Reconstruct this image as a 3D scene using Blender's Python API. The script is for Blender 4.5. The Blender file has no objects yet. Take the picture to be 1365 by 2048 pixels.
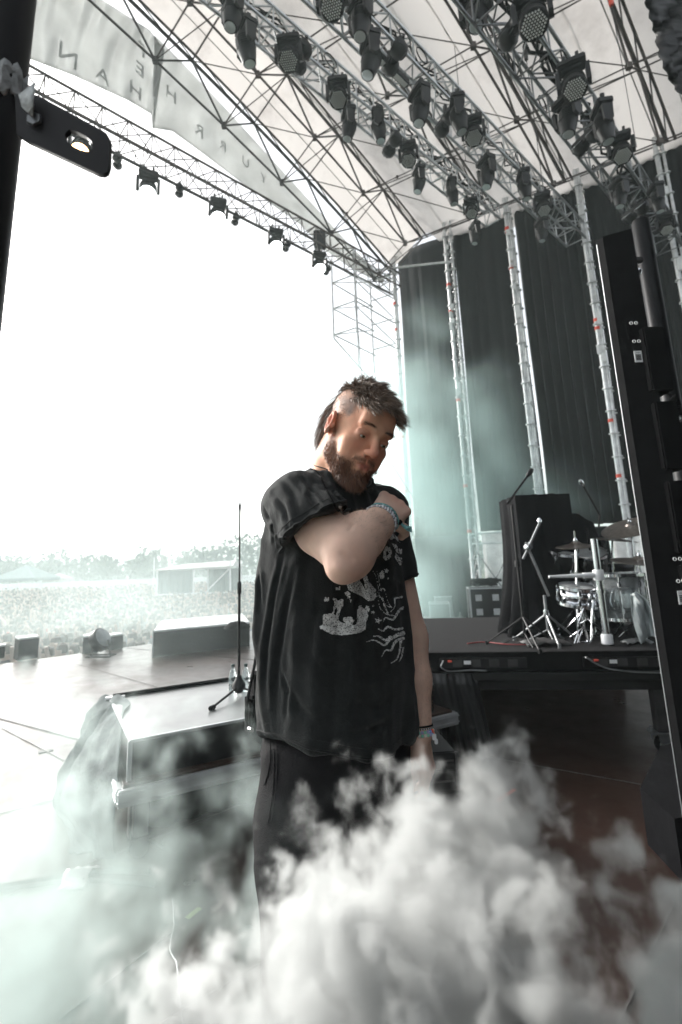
import bpy, bmesh, math, random
import numpy as np
from mathutils import Vector, Matrix, Euler
R = math.radians
scn = bpy.context.scene
# ------------------------------------------------------------ camera
FPX = 1000.0; CX = 682.5; CY = 928.0; EYE = 1.39
PITCH = math.atan(0.2); ROLL = R(2.0)
FW = np.array([0, math.cos(PITCH), math.sin(PITCH)])
_u0 = np.array([0, -math.sin(PITCH), math.cos(PITCH)]); _r0 = np.array([1.0, 0, 0])
UPV = _u0 * math.cos(ROLL) + _r0 * math.sin(ROLL)
RT = _r0 * math.cos(ROLL) - _u0 * math.sin(ROLL)
CAMP = np.array([0, 0, EYE])
cam_d = bpy.data.cameras.new('camera'); cam = bpy.data.objects.new('camera', cam_d)
scn.collection.objects.link(cam)
m3 = Matrix(((RT[0], UPV[0], -FW[0]), (RT[1], UPV[1], -FW[1]), (RT[2], UPV[2], -FW[2])))
cam.matrix_world = Matrix.Translation(CAMP.tolist()) @ m3.to_4x4()
cam_d.sensor_fit = 'VERTICAL'; cam_d.sensor_height = 36; cam_d.lens = 36 * FPX / 2048
cam_d.shift_y = -(1024 - CY) / 2048
cam_d.clip_start = 0.02; cam_d.clip_end = 3000
cam_d.dof.use_dof = True; cam_d.dof.focus_distance = 1.2; cam_d.dof.aperture_fstop = 4.5
scn.camera = cam
# ------------------------------------------------------------ world, sun, exposure
SUN_EL = R(27); SUN_AZ = R(-52)          # azimuth from +Y, negative = camera left (the open audience side)
w = bpy.data.worlds.new('World'); scn.world = w; w.use_nodes = True
nt = w.node_tree; nt.nodes.clear()
sky = nt.nodes.new('ShaderNodeTexSky'); sky.sky_type = 'NISHITA'; sky.sun_disc = False
sky.sun_elevation = SUN_EL; sky.sun_rotation = SUN_AZ
sky.air_density = 1.0; sky.dust_density = 4.0; sky.ozone_density = 1.0
hs = nt.nodes.new('ShaderNodeHueSaturation'); hs.inputs['Saturation'].default_value = 0.22
bg = nt.nodes.new('ShaderNodeBackground'); bg.inputs['Strength'].default_value = 0.15
wo = nt.nodes.new('ShaderNodeOutputWorld')
nt.links.new(sky.outputs[0], hs.inputs['Color']); nt.links.new(hs.outputs[0], bg.inputs['Color']); nt.links.new(bg.outputs[0], wo.inputs['Surface'])
sl = bpy.data.lights.new('sun', 'SUN'); sl.energy = 1.4; sl.angle = R(14); sl.color = (1, 0.97, 0.93)
so = bpy.data.objects.new('sun', sl); scn.collection.objects.link(so)
sd = Vector((math.sin(SUN_AZ) * math.cos(SUN_EL), math.cos(SUN_AZ) * math.cos(SUN_EL), math.sin(SUN_EL)))
so.rotation_euler = sd.to_track_quat('Z', 'Y').to_euler(); so.location = (-10, 10, 30)
scn.view_settings.view_transform = 'Standard'; scn.view_settings.look = 'None'
scn.view_settings.exposure = 1.3; scn.view_settings.gamma = 1.0
cy = scn.cycles
cy.use_denoising = True; cy.max_bounces = 8; cy.diffuse_bounces = 4; cy.glossy_bounces = 3
cy.transmission_bounces = 6; cy.volume_bounces = 2; cy.transparent_max_bounces = 12
cy.volume_max_steps = 512; cy.sample_clamp_indirect = 6.0
cy.use_adaptive_sampling = True; cy.adaptive_threshold = 0.02
# ------------------------------------------------------------ pixel helpers (only used to find real positions)
def ray(px, py): return FW + RT * (px - CX) / FPX - UPV * (py - CY) / FPX
def U(px, py, Y): d = ray(px, py); return CAMP + d * Y / d[1]
def G(px, py, z=0.0): d = ray(px, py); return CAMP + d * (z - EYE) / d[2]
def PL(px, py, o, dv):
    n = np.array([dv[1], -dv[0], 0.0]); d = ray(px, py); return CAMP + d * (((o - CAMP) @ n) / (d @ n))
def V(*a): return np.array(a, float)
def nrm(a): a = np.asarray(a, float); return a / (np.linalg.norm(a) + 1e-12)
# ------------------------------------------------------------ materials
MATS = {}
def mat(name, col, rough=0.6, metal=0.0, var=0.15, scale=6.0, bump=0.0, bscale=60.0, emit=None, es=0.0, trans=0.0, sheen=0.0, spec=0.5, coat=0.0, stretch=None, alpha=1.0, transl=0.0, sss=0.0):
    if name in MATS: return MATS[name]
    m = bpy.data.materials.new(name); m.use_nodes = True; MATS[name] = m
    n = m.node_tree.nodes; l = m.node_tree.links; b = n['Principled BSDF']
    tc = n.new('ShaderNodeTexCoord'); mp = n.new('ShaderNodeMapping'); l.new(tc.outputs['Object'], mp.inputs[0])
    if stretch: mp.inputs['Scale'].default_value = stretch
    nz = n.new('ShaderNodeTexNoise'); nz.inputs['Scale'].default_value = scale; nz.inputs['Detail'].default_value = 5
    l.new(mp.outputs[0], nz.inputs['Vector'])
    mr = n.new('ShaderNodeMapRange'); mr.inputs['From Min'].default_value = .3; mr.inputs['From Max'].default_value = .7
    mr.inputs['To Min'].default_value = 1 - var; mr.inputs['To Max'].default_value = 1 + var
    l.new(nz.outputs['Fac'], mr.inputs['Value'])
    mx = n.new('ShaderNodeVectorMath'); mx.operation = 'SCALE'; mx.inputs[0].default_value = col[:3]; l.new(mr.outputs[0], mx.inputs['Scale'])
    l.new(mx.outputs[0], b.inputs['Base Color'])
    b.inputs['Roughness'].default_value = rough; b.inputs['Metallic'].default_value = metal
    b.inputs['Specular IOR Level'].default_value = spec
    b.inputs['Transmission Weight'].default_value = trans; b.inputs['Sheen Weight'].default_value = sheen
    b.inputs['Coat Weight'].default_value = coat; b.inputs['Alpha'].default_value = alpha
    if sss: b.inputs['Subsurface Weight'].default_value = sss; b.inputs['Subsurface Radius'].default_value = (1, .35, .2); b.inputs['Subsurface Scale'].default_value = .012
    if emit: b.inputs['Emission Color'].default_value = (*emit, 1); b.inputs['Emission Strength'].default_value = es
    if bump:
        n2 = n.new('ShaderNodeTexNoise'); n2.inputs['Scale'].default_value = bscale; n2.inputs['Detail'].default_value = 4
        l.new(mp.outputs[0], n2.inputs['Vector'])
        bp = n.new('ShaderNodeBump'); bp.inputs['Strength'].default_value = bump; bp.inputs['Distance'].default_value = 0.01
        l.new(n2.outputs['Fac'], bp.inputs['Height']); l.new(bp.outputs[0], b.inputs['Normal'])
    if transl:
        t = n.new('ShaderNodeBsdfTranslucent'); l.new(mx.outputs[0], t.inputs['Color'])
        ms = n.new('ShaderNodeMixShader'); ms.inputs[0].default_value = transl
        l.new(b.outputs[0], ms.inputs[1]); l.new(t.outputs[0], ms.inputs[2]); l.new(ms.outputs[0], n['Material Output'].inputs['Surface'])
    return m
M_black = mat('black_paint', (.0065, .006, .007), .5, spec=.25, var=.3, scale=20)
M_blackp = mat('black_plastic', (.010, .010, .011), .45, spec=.35, var=.2, scale=30)
M_matte = mat('matte_black_panel', (.005, .005, .0055), .85, spec=.08, var=.3, scale=14)
M_steel = mat('galvanised_steel', (.24, .25, .255), .45, .7, var=.25, scale=12)
M_alu = mat('aluminium', (.5, .52, .53), .35, .6, var=.15, scale=10)
M_chrome = mat('chrome', (.8, .82, .84), .12, 1.0, var=.05)
M_dsteel = mat('dark_steel', (.05, .048, .048), .6, .3, var=.3, scale=9)
M_rsteel = mat('worn_brown_steel', (.10, .082, .078), .65, .2, var=.4, scale=5)
M_white = mat('white_paint', (.78, .79, .8), .5, var=.08)
M_red = mat('red_marking', (.75, .09, .05), .5)
M_rubber = mat('rubber', (.009, .009, .009), .8, spec=.2)
M_cloth = mat('black_cloth', (.005, .005, .006), .95, spec=.1, var=.3, scale=4, bump=.3, bscale=25)
M_label = mat('label_paper', (.75, .76, .76), .6, var=.05)
M_lens = mat('lamp_lens_lit', (.9, .9, .9), .2, emit=(.95, 1, 1), es=6)
M_lensw = mat('lamp_lens_warm', (.9, .8, .6), .2, emit=(1, .62, .28), es=9)
M_glass = mat('lamp_lens_glass', (.55, .6, .62), .1, .2, var=.1)
# ------------------------------------------------------------ mesh builder
class MB:
    def __init__(s): s.v = []; s.f = []; s.n = 0
    def add(s, v, f, M=None):
        v = np.asarray(v, float)
        if M is not None: v = v @ np.asarray(M)[:3, :3].T + np.asarray(M)[:3, 3]
        s.v.append(v); s.f += [tuple(i + s.n for i in q) for q in f]; s.n += len(v); return s
    def box(s, c, d, M=None, rz=0.0, bev=0.0):
        x, y, z = [k / 2 for k in d]
        if bev <= 0:
            v = np.array([(a, b, e) for a in (-x, x) for b in (-y, y) for e in (-z, z)])
            f = [(0, 1, 3, 2), (4, 6, 7, 5), (0, 4, 5, 1), (2, 3, 7, 6), (0, 2, 6, 4), (1, 5, 7, 3)]
        else:
            bm = bmesh.new(); bmesh.ops.create_cube(bm, size=1)
            for q in bm.verts: q.co = (q.co.x * 2 * x, q.co.y * 2 * y, q.co.z * 2 * z)
            bmesh.ops.bevel(bm, geom=bm.edges[:], offset=bev, segments=2, affect='EDGES')
            bm.verts.ensure_lookup_table(); v = np.array([q.co[:] for q in bm.verts]); f = [tuple(w.index for w in q.verts) for q in bm.faces]; bm.free()
        if rz:
            c_, s_ = math.cos(rz), math.sin(rz); v = v @ np.array([[c_, -s_, 0], [s_, c_, 0], [0, 0, 1]]).T
        return s.add(v + np.asarray(c, float), f, M)
    def pipe(s, pts, r, n=6, cap=True, M=None, closed=False):
        pts = [np.asarray(p, float) for p in pts]; k = len(pts)
        rs = r if hasattr(r, '__len__') else [r] * k
        v = []; t0 = nrm(pts[1] - pts[0]); a = nrm(np.cross(t0, (0, 0, 1) if abs(t0[2]) < .9 else (1, 0, 0)))
        for i in range(k):
            t = nrm((pts[(i + 1) % k] if (i < k - 1 or closed) else pts[i]) - (pts[i - 1] if (i > 0 or closed) else pts[i]))
            a = nrm(a - t * (a @ t)); b = np.cross(t, a)
            for j in range(n):
                q = 2 * math.pi * j / n; v.append(pts[i] + rs[i] * (a * math.cos(q) + b * math.sin(q)))
        f = []
        for i in range(k if closed else k - 1):
            i2 = (i + 1) % k
            for j in range(n): f.append((i * n + j, i * n + (j + 1) % n, i2 * n + (j + 1) % n, i2 * n + j))
        if cap and not closed: f += [tuple(range(n))[::-1], tuple((k - 1) * n + j for j in range(n))]
        return s.add(v, f, M)
    def tube(s, p, q, r, n=6, r2=None): return s.pipe([p, q], [r, r if r2 is None else r2], n)
    def lathe(s, prof, o=(0, 0, 0), ax=(0, 0, 1), n=16, M=None, capa=True):
        ax = nrm(ax); a = nrm(np.cross(ax, (1, 0, 0) if abs(ax[0]) < .9 else (0, 1, 0))); b = np.cross(ax, a); o = np.asarray(o, float)
        v = [o + ax * z + r * (a * math.cos(2 * math.pi * j / n) + b * math.sin(2 * math.pi * j / n)) for r, z in prof for j in range(n)]
        f = [(i * n + j, i * n + (j + 1) % n, (i + 1) * n + (j + 1) % n, (i + 1) * n + j) for i in range(len(prof) - 1) for j in range(n)]
        if capa: f += [tuple(range(n))[::-1], tuple((len(prof) - 1) * n + j for j in range(n))]
        return s.add(v, f, M)
    def prism(s, poly, z0, z1, M=None):
        k = len(poly); v = [(x, y, z0) for x, y in poly] + [(x, y, z1) for x, y in poly]
        f = [tuple(range(k))[::-1], tuple(range(k, 2 * k))] + [(i, (i + 1) % k, k + (i + 1) % k, k + i) for i in range(k)]
        return s.add(v, f, M)
    def grid(s, P, M=None, thick=0.0):
        P = np.asarray(P, float); a, b = P.shape[:2]
        f = [(i * b + j, (i + 1) * b + j, (i + 1) * b + j + 1, i * b + j + 1) for i in range(a - 1) for j in range(b - 1)]
        return s.add(P.reshape(-1, 3), f, M)
    def build(s, name, m, parent=None, smooth=True, solid=0.0, origin=None):
        v = np.concatenate(s.v) if s.v else np.zeros((0, 3))
        if origin is not None: v = v - np.asarray(origin, float)
        me = bpy.data.meshes.new(name); me.from_pydata(v.tolist(), [], s.f); me.update()
        if isinstance(m, (list, tuple)):
            for k in m: me.materials.append(k)
        elif m: me.materials.append(m)
        if smooth:
            me.polygons.foreach_set('use_smooth', [True] * len(me.polygons))
            try: me.set_sharp_from_angle(angle=R(40))
            except Exception: pass
        o = bpy.data.objects.new(name, me); scn.collection.objects.link(o)
        if origin is not None: o.location = tuple(float(k) for k in origin)
        if parent: o.parent = parent
        if solid:
            md = o.modifiers.new('thickness', 'SOLIDIFY'); md.thickness = solid; md.offset = 0
        return o
def tag(o, label=None, cat=None, group=None, kind=None):
    if label: o['label'] = label
    if cat: o['category'] = cat
    if group: o['group'] = group
    if kind: o['kind'] = kind
    return o
def thing(name, label, cat, loc=(0, 0, 0), rz=0.0, group=None):
    o = bpy.data.objects.new(name, None); scn.collection.objects.link(o)
    o.empty_display_size = .1; o.location = tuple(float(k) for k in loc); o.rotation_euler = (0, 0, rz)
    return tag(o, label, cat, group)
def kids(o): return [c for c in bpy.data.objects if c.parent == o]
TREE = {}
def copy_tree(o, parent=None):
    c = o.copy(); scn.collection.objects.link(c); c.parent = parent
    for ch in TREE.get(o.name) or kids(o): copy_tree(ch, c)
    return c
def ang(d): return math.atan2(d[1], d[0])
rnd = random.Random(7)
# stage axes: C0 far front corner, WD along the far wall (up-stage), SD across the stage away from camera
C0 = U(808, 1000, 13.0); C0[2] = 0
WD = nrm(V(.85, -.53, 0)); SD = V(.728, .686, 0)
def ST(s, w, z=0.0): p = C0 + WD * w - SD * s; return V(p[0], p[1], z)
# ------------------------------------------------------------ ground, stage floor
def floor_mat():
    m = mat('phenolic_ply_floor', (.034, .019, .014), .33, var=.28, scale=2.2, bump=.0, spec=.38)
    n = m.node_tree.nodes; l = m.node_tree.links; b = n['Principled BSDF']
    tc = [q for q in n if q.type == 'TEX_COORD'][0]
    # fine anti-slip grid + scuffs
    vo = n.new('ShaderNodeTexVoronoi'); vo.inputs['Scale'].default_value = 130; vo.feature = 'DISTANCE_TO_EDGE'; l.new(tc.outputs['Object'], vo.inputs['Vector'])
    bp = n.new('ShaderNodeBump'); bp.inputs['Strength'].default_value = .12; bp.inputs['Distance'].default_value = .002; l.new(vo.outputs['Distance'], bp.inputs['Height']); l.new(bp.outputs[0], b.inputs['Normal'])
    s = n.new('ShaderNodeTexNoise'); s.inputs['Scale'].default_value = 3.2; s.inputs['Detail'].default_value = 9; s.inputs['Roughness'].default_value = .7; l.new(tc.outputs['Object'], s.inputs['Vector'])
    mr = n.new('ShaderNodeMapRange'); mr.inputs['From Min'].default_value = .35; mr.inputs['From Max'].default_value = .65; mr.inputs['To Min'].default_value = .27; mr.inputs['To Max'].default_value = .42
    l.new(s.outputs['Fac'], mr.inputs['Value']); l.new(mr.outputs[0], b.inputs['Roughness'])
    return m
M_floor = floor_mat()
# field: one sheet to the horizon, rising very gently away from the stage
P = []
for d in np.concatenate([np.linspace(-30, 60, 31), np.array([80, 110, 160, 240, 400, 800])]):
    P.append([(x, d, -1.95 + max(0, d - 60) * .004 + .06 * math.sin(x * .13) * math.sin(d * .21)) for x in np.concatenate([[-900, -400, -200], np.linspace(-100, 60, 41), [120, 300, 900]])])
mb = MB(); mb.grid(P); tag(mb.build('grass_field', mat('grass_field', (.07, .085, .045), .95, var=.5, scale=.8, bump=.4, bscale=8)), kind='structure')
# stage deck slab: its rim follows the stage axes
poly = [ST(-1.2, -1.7), ST(16, -1.7), ST(16, 13), ST(-1.2, 13)]
mb = MB(); mb.prism([(p[0], p[1]) for p in poly][::-1], -.16, 0.0)
tag(mb.build('stage_floor', M_floor, smooth=False), kind='structure')
mb = MB(); q = [ST(-1.1, -1.6), ST(15.9, -1.6), ST(15.9, 12.9), ST(-1.1, 12.9)]; mb.prism([(p[0], p[1]) for p in q][::-1], -1.99, -.165)
tag(mb.build('stage_base', M_cloth, smooth=False), kind='structure')
mb = MB()
def strip(a, b, wd, z=.004, t=.003):
    a = V(*a[:2], z); b = V(*b[:2], z); n_ = nrm(np.cross(b - a, (0, 0, 1))) * wd / 2
    mb.add([a - n_, b - n_, b + n_, a + n_, a - n_ + V(0, 0, t), b - n_ + V(0, 0, t), b + n_ + V(0, 0, t), a + n_ + V(0, 0, t)], [(3, 2, 1, 0), (4, 5, 6, 7), (0, 1, 5, 4), (1, 2, 6, 5), (2, 3, 7, 6), (3, 0, 4, 7)])
for a, b in [((4, 1457), (137, 1526)), ((152, 1328), (491, 1425)), ((0, 1800), (560, 1580)), ((920, 1505), (1335, 1580)), ((1365, 1770), (1225, 2080)), ((560, 1905), (300, 2060)), ((120, 2040), (350, 1860)), ((1335, 1580), (1300, 1680))]:
    strip(G(*a), G(*b), .008)
for s in (1.5, 3.5):
    strip(ST(-1, s), ST(4, s), .01)
tag(mb.build('panel_joints', mat('joint_metal', (.13, .12, .115), .5, .4, var=.3, scale=15), smooth=False), kind='structure')
mb = MB(); strip(G(0, 1629), G(150, 1590), .012); strip(ST(9.5, -1.6), ST(9.5, 7), .012); strip(ST(6, -1.6), ST(6, 6), .012)
tag(mb.build('dark_joints', M_black, smooth=False), kind='structure')
# small inlaid socket flaps and tape marks on the floor
mb = MB(); c = G(92, 1503); mb.box((c[0], c[1], .003), (.1, .055, .006), rz=.6); tag(mb.build('socket_flap', M_dsteel), 'small grey socket flap set in the pale floor at far left', 'floor flap')
for i, (a, b, col, lab) in enumerate([((995, 1603), (1030, 1580), M_red, 'short orange tape strip on the floor seen through the smoke'),
                                      ((375, 1838), (400, 1818), mat('green_tape', (.22, .30, .10), .6), 'small yellow green tape strip on the floor at left')]):
    mb = MB(); strip(G(*a), G(*b), .022, z=.002); tag(mb.build('floor_tape', col, smooth=False), lab, 'tape')
mb = MB(); strip(G(727, 1762), G(742, 1770), .012, z=.002); strip(G(742, 1770), G(727, 1784), .012, z=.006); tag(mb.build('floor_tape', M_red, smooth=False), 'orange tape arrow head on the floor in the thick smoke', 'tape')
# floor cable runs at left
def fcable(pts, r, name, lab, m=M_rubber, z=None):
    mb = MB(); P_ = [G(*p) + V(0, 0, r if z is None else z) for p in pts]
    Q = []
    for i in range(len(P_) - 1):
        for t in np.linspace(0, 1, 6, endpoint=False):
            Q.append(P_[i] * (1 - t) + P_[i + 1] * t + V(0, 0, 0) + .003 * V(math.sin(i * 2 + t * 3), math.cos(i + t * 3), 0))
    Q.append(P_[-1]); mb.pipe(Q, r, 8); return tag(mb.build(name, m), lab, 'cable')
fcable([(-60, 1790), (60, 1772), (150, 1757), (230, 1747), (300, 1750)], .014, 'floor_cable', 'thick black cable running across the floor from the left edge to the riser')
fcable([(-60, 1797), (40, 1779), (150, 1763), (250, 1768), (310, 1775)], .010, 'floor_cable', 'thinner dark cable lying just in front of the thick one', M_dsteel)
fcable([(345, 1800), (348, 1850), (342, 1900), (355, 1930), (358, 1990), (368, 2050)], .0032, 'floor_cable', 'thin grey cable running down the floor through the smoke', M_steel)
# gaffer tape lump over the cables
mb = MB(); c = G(160, 1757)
T = [[(c[0] + .06 * (i / 6 - .5) * 2 + .01 * math.sin(j * 2), c[1] + .09 * (j / 6 - .5) * 2, .004 + .036 * math.exp(-((j / 6 - .5) * 5) ** 2) + .004 * math.sin(i * 3 + j)) for j in range(7)] for i in range(7)]
mb.grid(T); tag(mb.build('cable_tape', mat('silver_tape', (.5, .5, .5), .35, .3, var=.3), solid=.002), 'crumpled silver tape holding the cables on the floor', 'tape')

# ------------------------------------------------------------ far field: woodland, fence, tents
rr = np.random.RandomState(3)
M_leaf = mat('woodland_foliage', (.045, .075, .04), .9, var=.5, scale=.4)
mb = MB()
for k in range(150):
    x = -130 + k * 1.15 + rr.uniform(-1, 1); yd = 118 + rr.uniform(-8, 14)
    pxx = CX + 1000 * x / yd
    hgt = (9.2 if pxx > 380 else 6.8 if pxx > 250 else 7.2) + rr.uniform(-1.2, 1.2) + 1.2 * math.sin(k * .35)
    base = V(x, yd, -1.8); mb.tube(base, base + V(0, 0, hgt * .7), .25, 5, .08)
    n = 150
    c = rr.normal(size=(n, 3)); c /= np.linalg.norm(c, axis=1)[:, None]; c *= rr.uniform(.35, 1, (n, 1)) ** .5
    c = c * V(2.3, 2.0, hgt * .46) + base + V(0, 0, hgt * .56)
    for q in c:
        a = nrm(rr.normal(size=3)); b = nrm(np.cross(a, rr.normal(size=3))); e = rr.uniform(.25, .55)
        mb.add([q + a * e, q + b * e, q - a * e, q - b * e], [(0, 1, 2, 3)])
tag(mb.build('far_woodland', M_leaf, smooth=False), 'line of hazy woodland behind the festival field', 'woodland', kind='stuff')
fe = thing('site_fence', 'long white hoarding fence between the crowd and the trees', 'fence', (-50, 92, -1.9))
for i in range(46):
    x0 = -45 + i * 2.2; mb = MB(); mb.box((x0, .0, 1.15), (2.14, .06, 1.5)); mb.tube((x0 - 1.07, 0, 0), (x0 - 1.07, 0, 2.0), .04, 5); mb.build('panel', M_white, fe, smooth=False)
def tent(px, py_eave, wpx, Y, apex_dz, m, lab):
    p = U(px, py_eave, Y); hw = wpx / 2 / 1000 * Y; t = thing('marquee_tent', lab, 'tent', (p[0], p[1], -1.85)); ez = p[2] + 1.85
    mb = MB(); mb.add([(-hw, -hw, ez), (hw, -hw, ez), (hw, hw, ez), (-hw, hw, ez), (0, 0, ez + apex_dz), (-hw, -hw, ez - .35), (hw, -hw, ez - .35), (hw, hw, ez - .35), (-hw, hw, ez - .35)],
                      [(0, 1, 4), (1, 2, 4), (2, 3, 4), (3, 0, 4), (5, 6, 1, 0), (6, 7, 2, 1), (7, 8, 3, 2), (8, 5, 0, 3)]); mb.build('canopy', m, t, smooth=False, solid=.03)
    for a in (-1, 1):
        for b in (-1, 1):
            mb = MB(); mb.tube((a * hw * .97, b * hw * .97, 0), (a * hw * .97, b * hw * .97, ez), .05); mb.build('pole', M_white, t)
tent(53, 1156, 86, 62, 1.55, mat('teal_tent_cloth', (.34, .44, .43), .8, transl=.3), 'large pale teal pointed tent at the far left behind the crowd')
tent(118, 1157, 40, 66, .7, mat('white_tent_cloth', (.7, .7, .68), .8, transl=.3), 'low white tent just right of the teal tent')
# scaffold mix tower in the crowd
c = U(403, 1150, 36); t = thing('mixing_tower', 'scaffold sound tower with dark cloth sides standing in the crowd', 'scaffold tower', (c[0], c[1], -1.9))
W_, D_, Hh = 2.45, 1.8, 3.3
for a in (-1, 0, 1):
    for b in (-1, 1): mb = MB(); mb.tube((a * W_, b * D_, 0), (a * W_, b * D_, Hh + (.5 if a == 1 else 0)), .06); mb.build('post', M_white, t)
mb = MB(); mb.tube((-W_, -D_, Hh), (W_, -D_, Hh), .05); mb.tube((0, -D_, 1), (W_, -D_, Hh), .05); mb.tube((-W_, -D_, 1.7), (W_, -D_, 1.7), .05); mb.build('brace', M_white, t)
mb = MB(); mb.grid([[(-W_ + .05 + (W_ - .1) * i / 16, -D_ + .1 + .05 * math.sin(i * 1.9), Hh * j) for j in (0, .5, .99)] for i in range(17)]); mb.build('side_cloth', mat('dark_teal_cloth', (.05, .08, .08), .9), t, solid=.02)
mb = MB(); mb.grid([[(W_ * .05 + (W_ * .9) * i / 16, D_ - .2 + .05 * math.sin(i * 1.9), Hh * j) for j in (0.2, .5, .99)] for i in range(17)]); mb.build('side_cloth', MATS['dark_teal_cloth'], t, solid=.02)
mb = MB(); mb.add([(-W_ - .2, -D_ - .2, Hh), (W_ + .2, -D_ - .2, Hh + .1), (W_ + .2, D_ + .2, Hh + .1), (-W_ - .2, D_ + .2, Hh), (-W_ * .5, 0, Hh + .35), (W_, 0, Hh + .5)], [(0, 1, 5, 4), (1, 2, 5), (2, 3, 4, 5), (3, 0, 4)]); mb.build('roof_sheet', MATS['white_tent_cloth'], t, smooth=False, solid=.03)
c = U(309, 1150, 80); mb = MB(); mb.tube((c[0], c[1], -1.8), U(309, 1114, 80), .12, 6, .06); tag(mb.build('flag_pole', M_white), 'slim white pole rising against the far trees', 'pole')

# ------------------------------------------------------------ the crowd
def crowd_mesh(shirt, trous, hair, arms, seed):
    q = random.Random(seed); mb = MB(); seg = []
    def lump(prof, o=(0, 0, 0), ax=(0, 0, 1), n=8, sc=(1, 1, 1)):
        m2 = MB(); m2.lathe(prof, (0, 0, 0), ax, n); v = np.concatenate(m2.v) * V(*sc) + V(*o); f0 = len(mb.f); mb.add(v, m2.f); seg.append(len(mb.f))
    lump([(.09, 0), (.075, .45), (.1, .9)], (-.1, 0, 0)); lump([(.09, 0), (.075, .45), (.1, .9)], (.1, 0, 0))
    nt_ = len(mb.f)
    lump([(.17, .8), (.18, 1.0), (.2, 1.3), (.19, 1.42), (.07, 1.5)], sc=(1.15, .65, 1))
    ns = len(mb.f)
    lump([(.055, 1.45), (.055, 1.52), (.09, 1.58), (.1, 1.66), (.085, 1.74), (.03, 1.77)])
    for sd in (-1, 1):
        if arms[0 if sd < 0 else 1]: P_ = [(sd * .2, 0, 1.4), (sd * .34, -.12, 1.55), (sd * .3, -.2, 1.85)]
        else: P_ = [(sd * .2, 0, 1.4), (sd * .27, -.02, 1.12), (sd * .24, -.12, .88)]
        mb.pipe(P_, [.055, .045, .035], 6)
    nk = len(mb.f)
    lump([(.105, 1.62), (.11, 1.7), (.09, 1.78), (.03, 1.81)], o=(0, .015, 0))
    o = mb.build('person', [trous, shirt, M_skinc, hair])
    idx = [0] * nt_ + [1] * (ns - nt_) + [2] * (nk - ns) + [3] * (len(mb.f) - nk)
    o.data.polygons.foreach_set('material_index', idx); return o, mb, idx
M_skinc = mat('crowd_skin', (.46, .36, .31), .6); M_hairc = mat('crowd_hair', (.06, .04, .03), .8)
cols = [((.02, .02, .025), 'black'), ((.55, .55, .55), 'white'), ((.45, .05, .05), 'red'), ((.06, .1, .2), 'dark blue'), ((.12, .2, .15), 'green'), ((.2, .19, .2), 'grey')]
protos = []
for i, (c, nme) in enumerate(cols):
    for a in (0, 1):
        o, mbx, idx = crowd_mesh(mat('crowd_shirt_' + nme.replace(' ', '_'), c, .9), mat('crowd_trousers', (.04, .045, .06), .9), M_hairc, (a, a and i % 2), i)
        protos.append((o, mbx, idx, nme, a)); scn.collection.objects.unlink(o)
spots = []
for k in range(4200):
    Y = 10.8 * (7.2 ** rr.uniform()); px = rr.uniform(-30, 545); x = (px - CX) / 1000 * Y
    # stay in front of the stage rim
    d = V(x, Y, 0) - C0; ww = d[0] * (.686) / .967 * 1 - d[1] * (.728) / .967 * 1
    ww = (d[0] * -.686 + .728 * d[1]) / -.967
    if ww > -2.6: continue
    if abs(x - U(403, 1150, 36)[0]) < 2.9 and abs(Y - 36) < 2.2: continue
    if all((x - a) ** 2 + (Y - b) ** 2 > .22 for a, b in spots[-900:]): spots.append((x, Y))
spots.sort(key=lambda q: q[1]); near = spots[:130]; far = spots[130:1700]
SRT = {}
for k, (x, Y) in enumerate(near):
    pr = protos[rr.randint(len(protos))]; o = pr[0].copy(); scn.collection.objects.link(o)
    sc_ = rr.uniform(.92, 1.06); o.scale = (sc_,) * 3; o.location = (x, Y, -1.93); o.rotation_euler = (0, 0, math.atan2(-x, Y) * -1 + rr.uniform(-.5, .5) + math.pi * 0)
    tag(o, 'person in a %s shirt, %s, in the hazy front rows' % (pr[3], 'arms raised' if pr[4] else 'arms down'), 'person', 'people in the front rows of the crowd')
VV = []; FF = []; II = []; n0 = 0
for k, (x, Y) in enumerate(far):
    pr = protos[rr.randint(len(protos))]; v = np.concatenate(pr[1].v) * rr.uniform(.92, 1.06); a = rr.uniform(-.6, .6); c_, s_ = math.cos(a), math.sin(a)
    v = v @ np.array([[c_, -s_, 0], [s_, c_, 0], [0, 0, 1]]).T + V(x, Y, -1.93 + max(0, Y - 60) * .004)
    VV.append(v); FF += [tuple(j + n0 for j in q) for q in pr[1].f]; n0 += len(v)
    ci = protos.index(pr) // 2; II += [[0, 2 + ci, 1, 8][j] for j in pr[2]]
me = bpy.data.meshes.new('crowd'); me.from_pydata(np.concatenate(VV).tolist(), [], FF)
for m_ in [MATS['crowd_trousers'], M_skinc] + [mat('crowd_shirt_' + c[1].replace(' ', '_'), c[0]) for c in cols] + [M_hairc]: me.materials.append(m_)
me.polygons.foreach_set('material_index', II); o = bpy.data.objects.new('crowd', me); scn.collection.objects.link(o)
tag(o, 'packed festival crowd fading into white haze across the field', 'crowd', kind='stuff')
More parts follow.
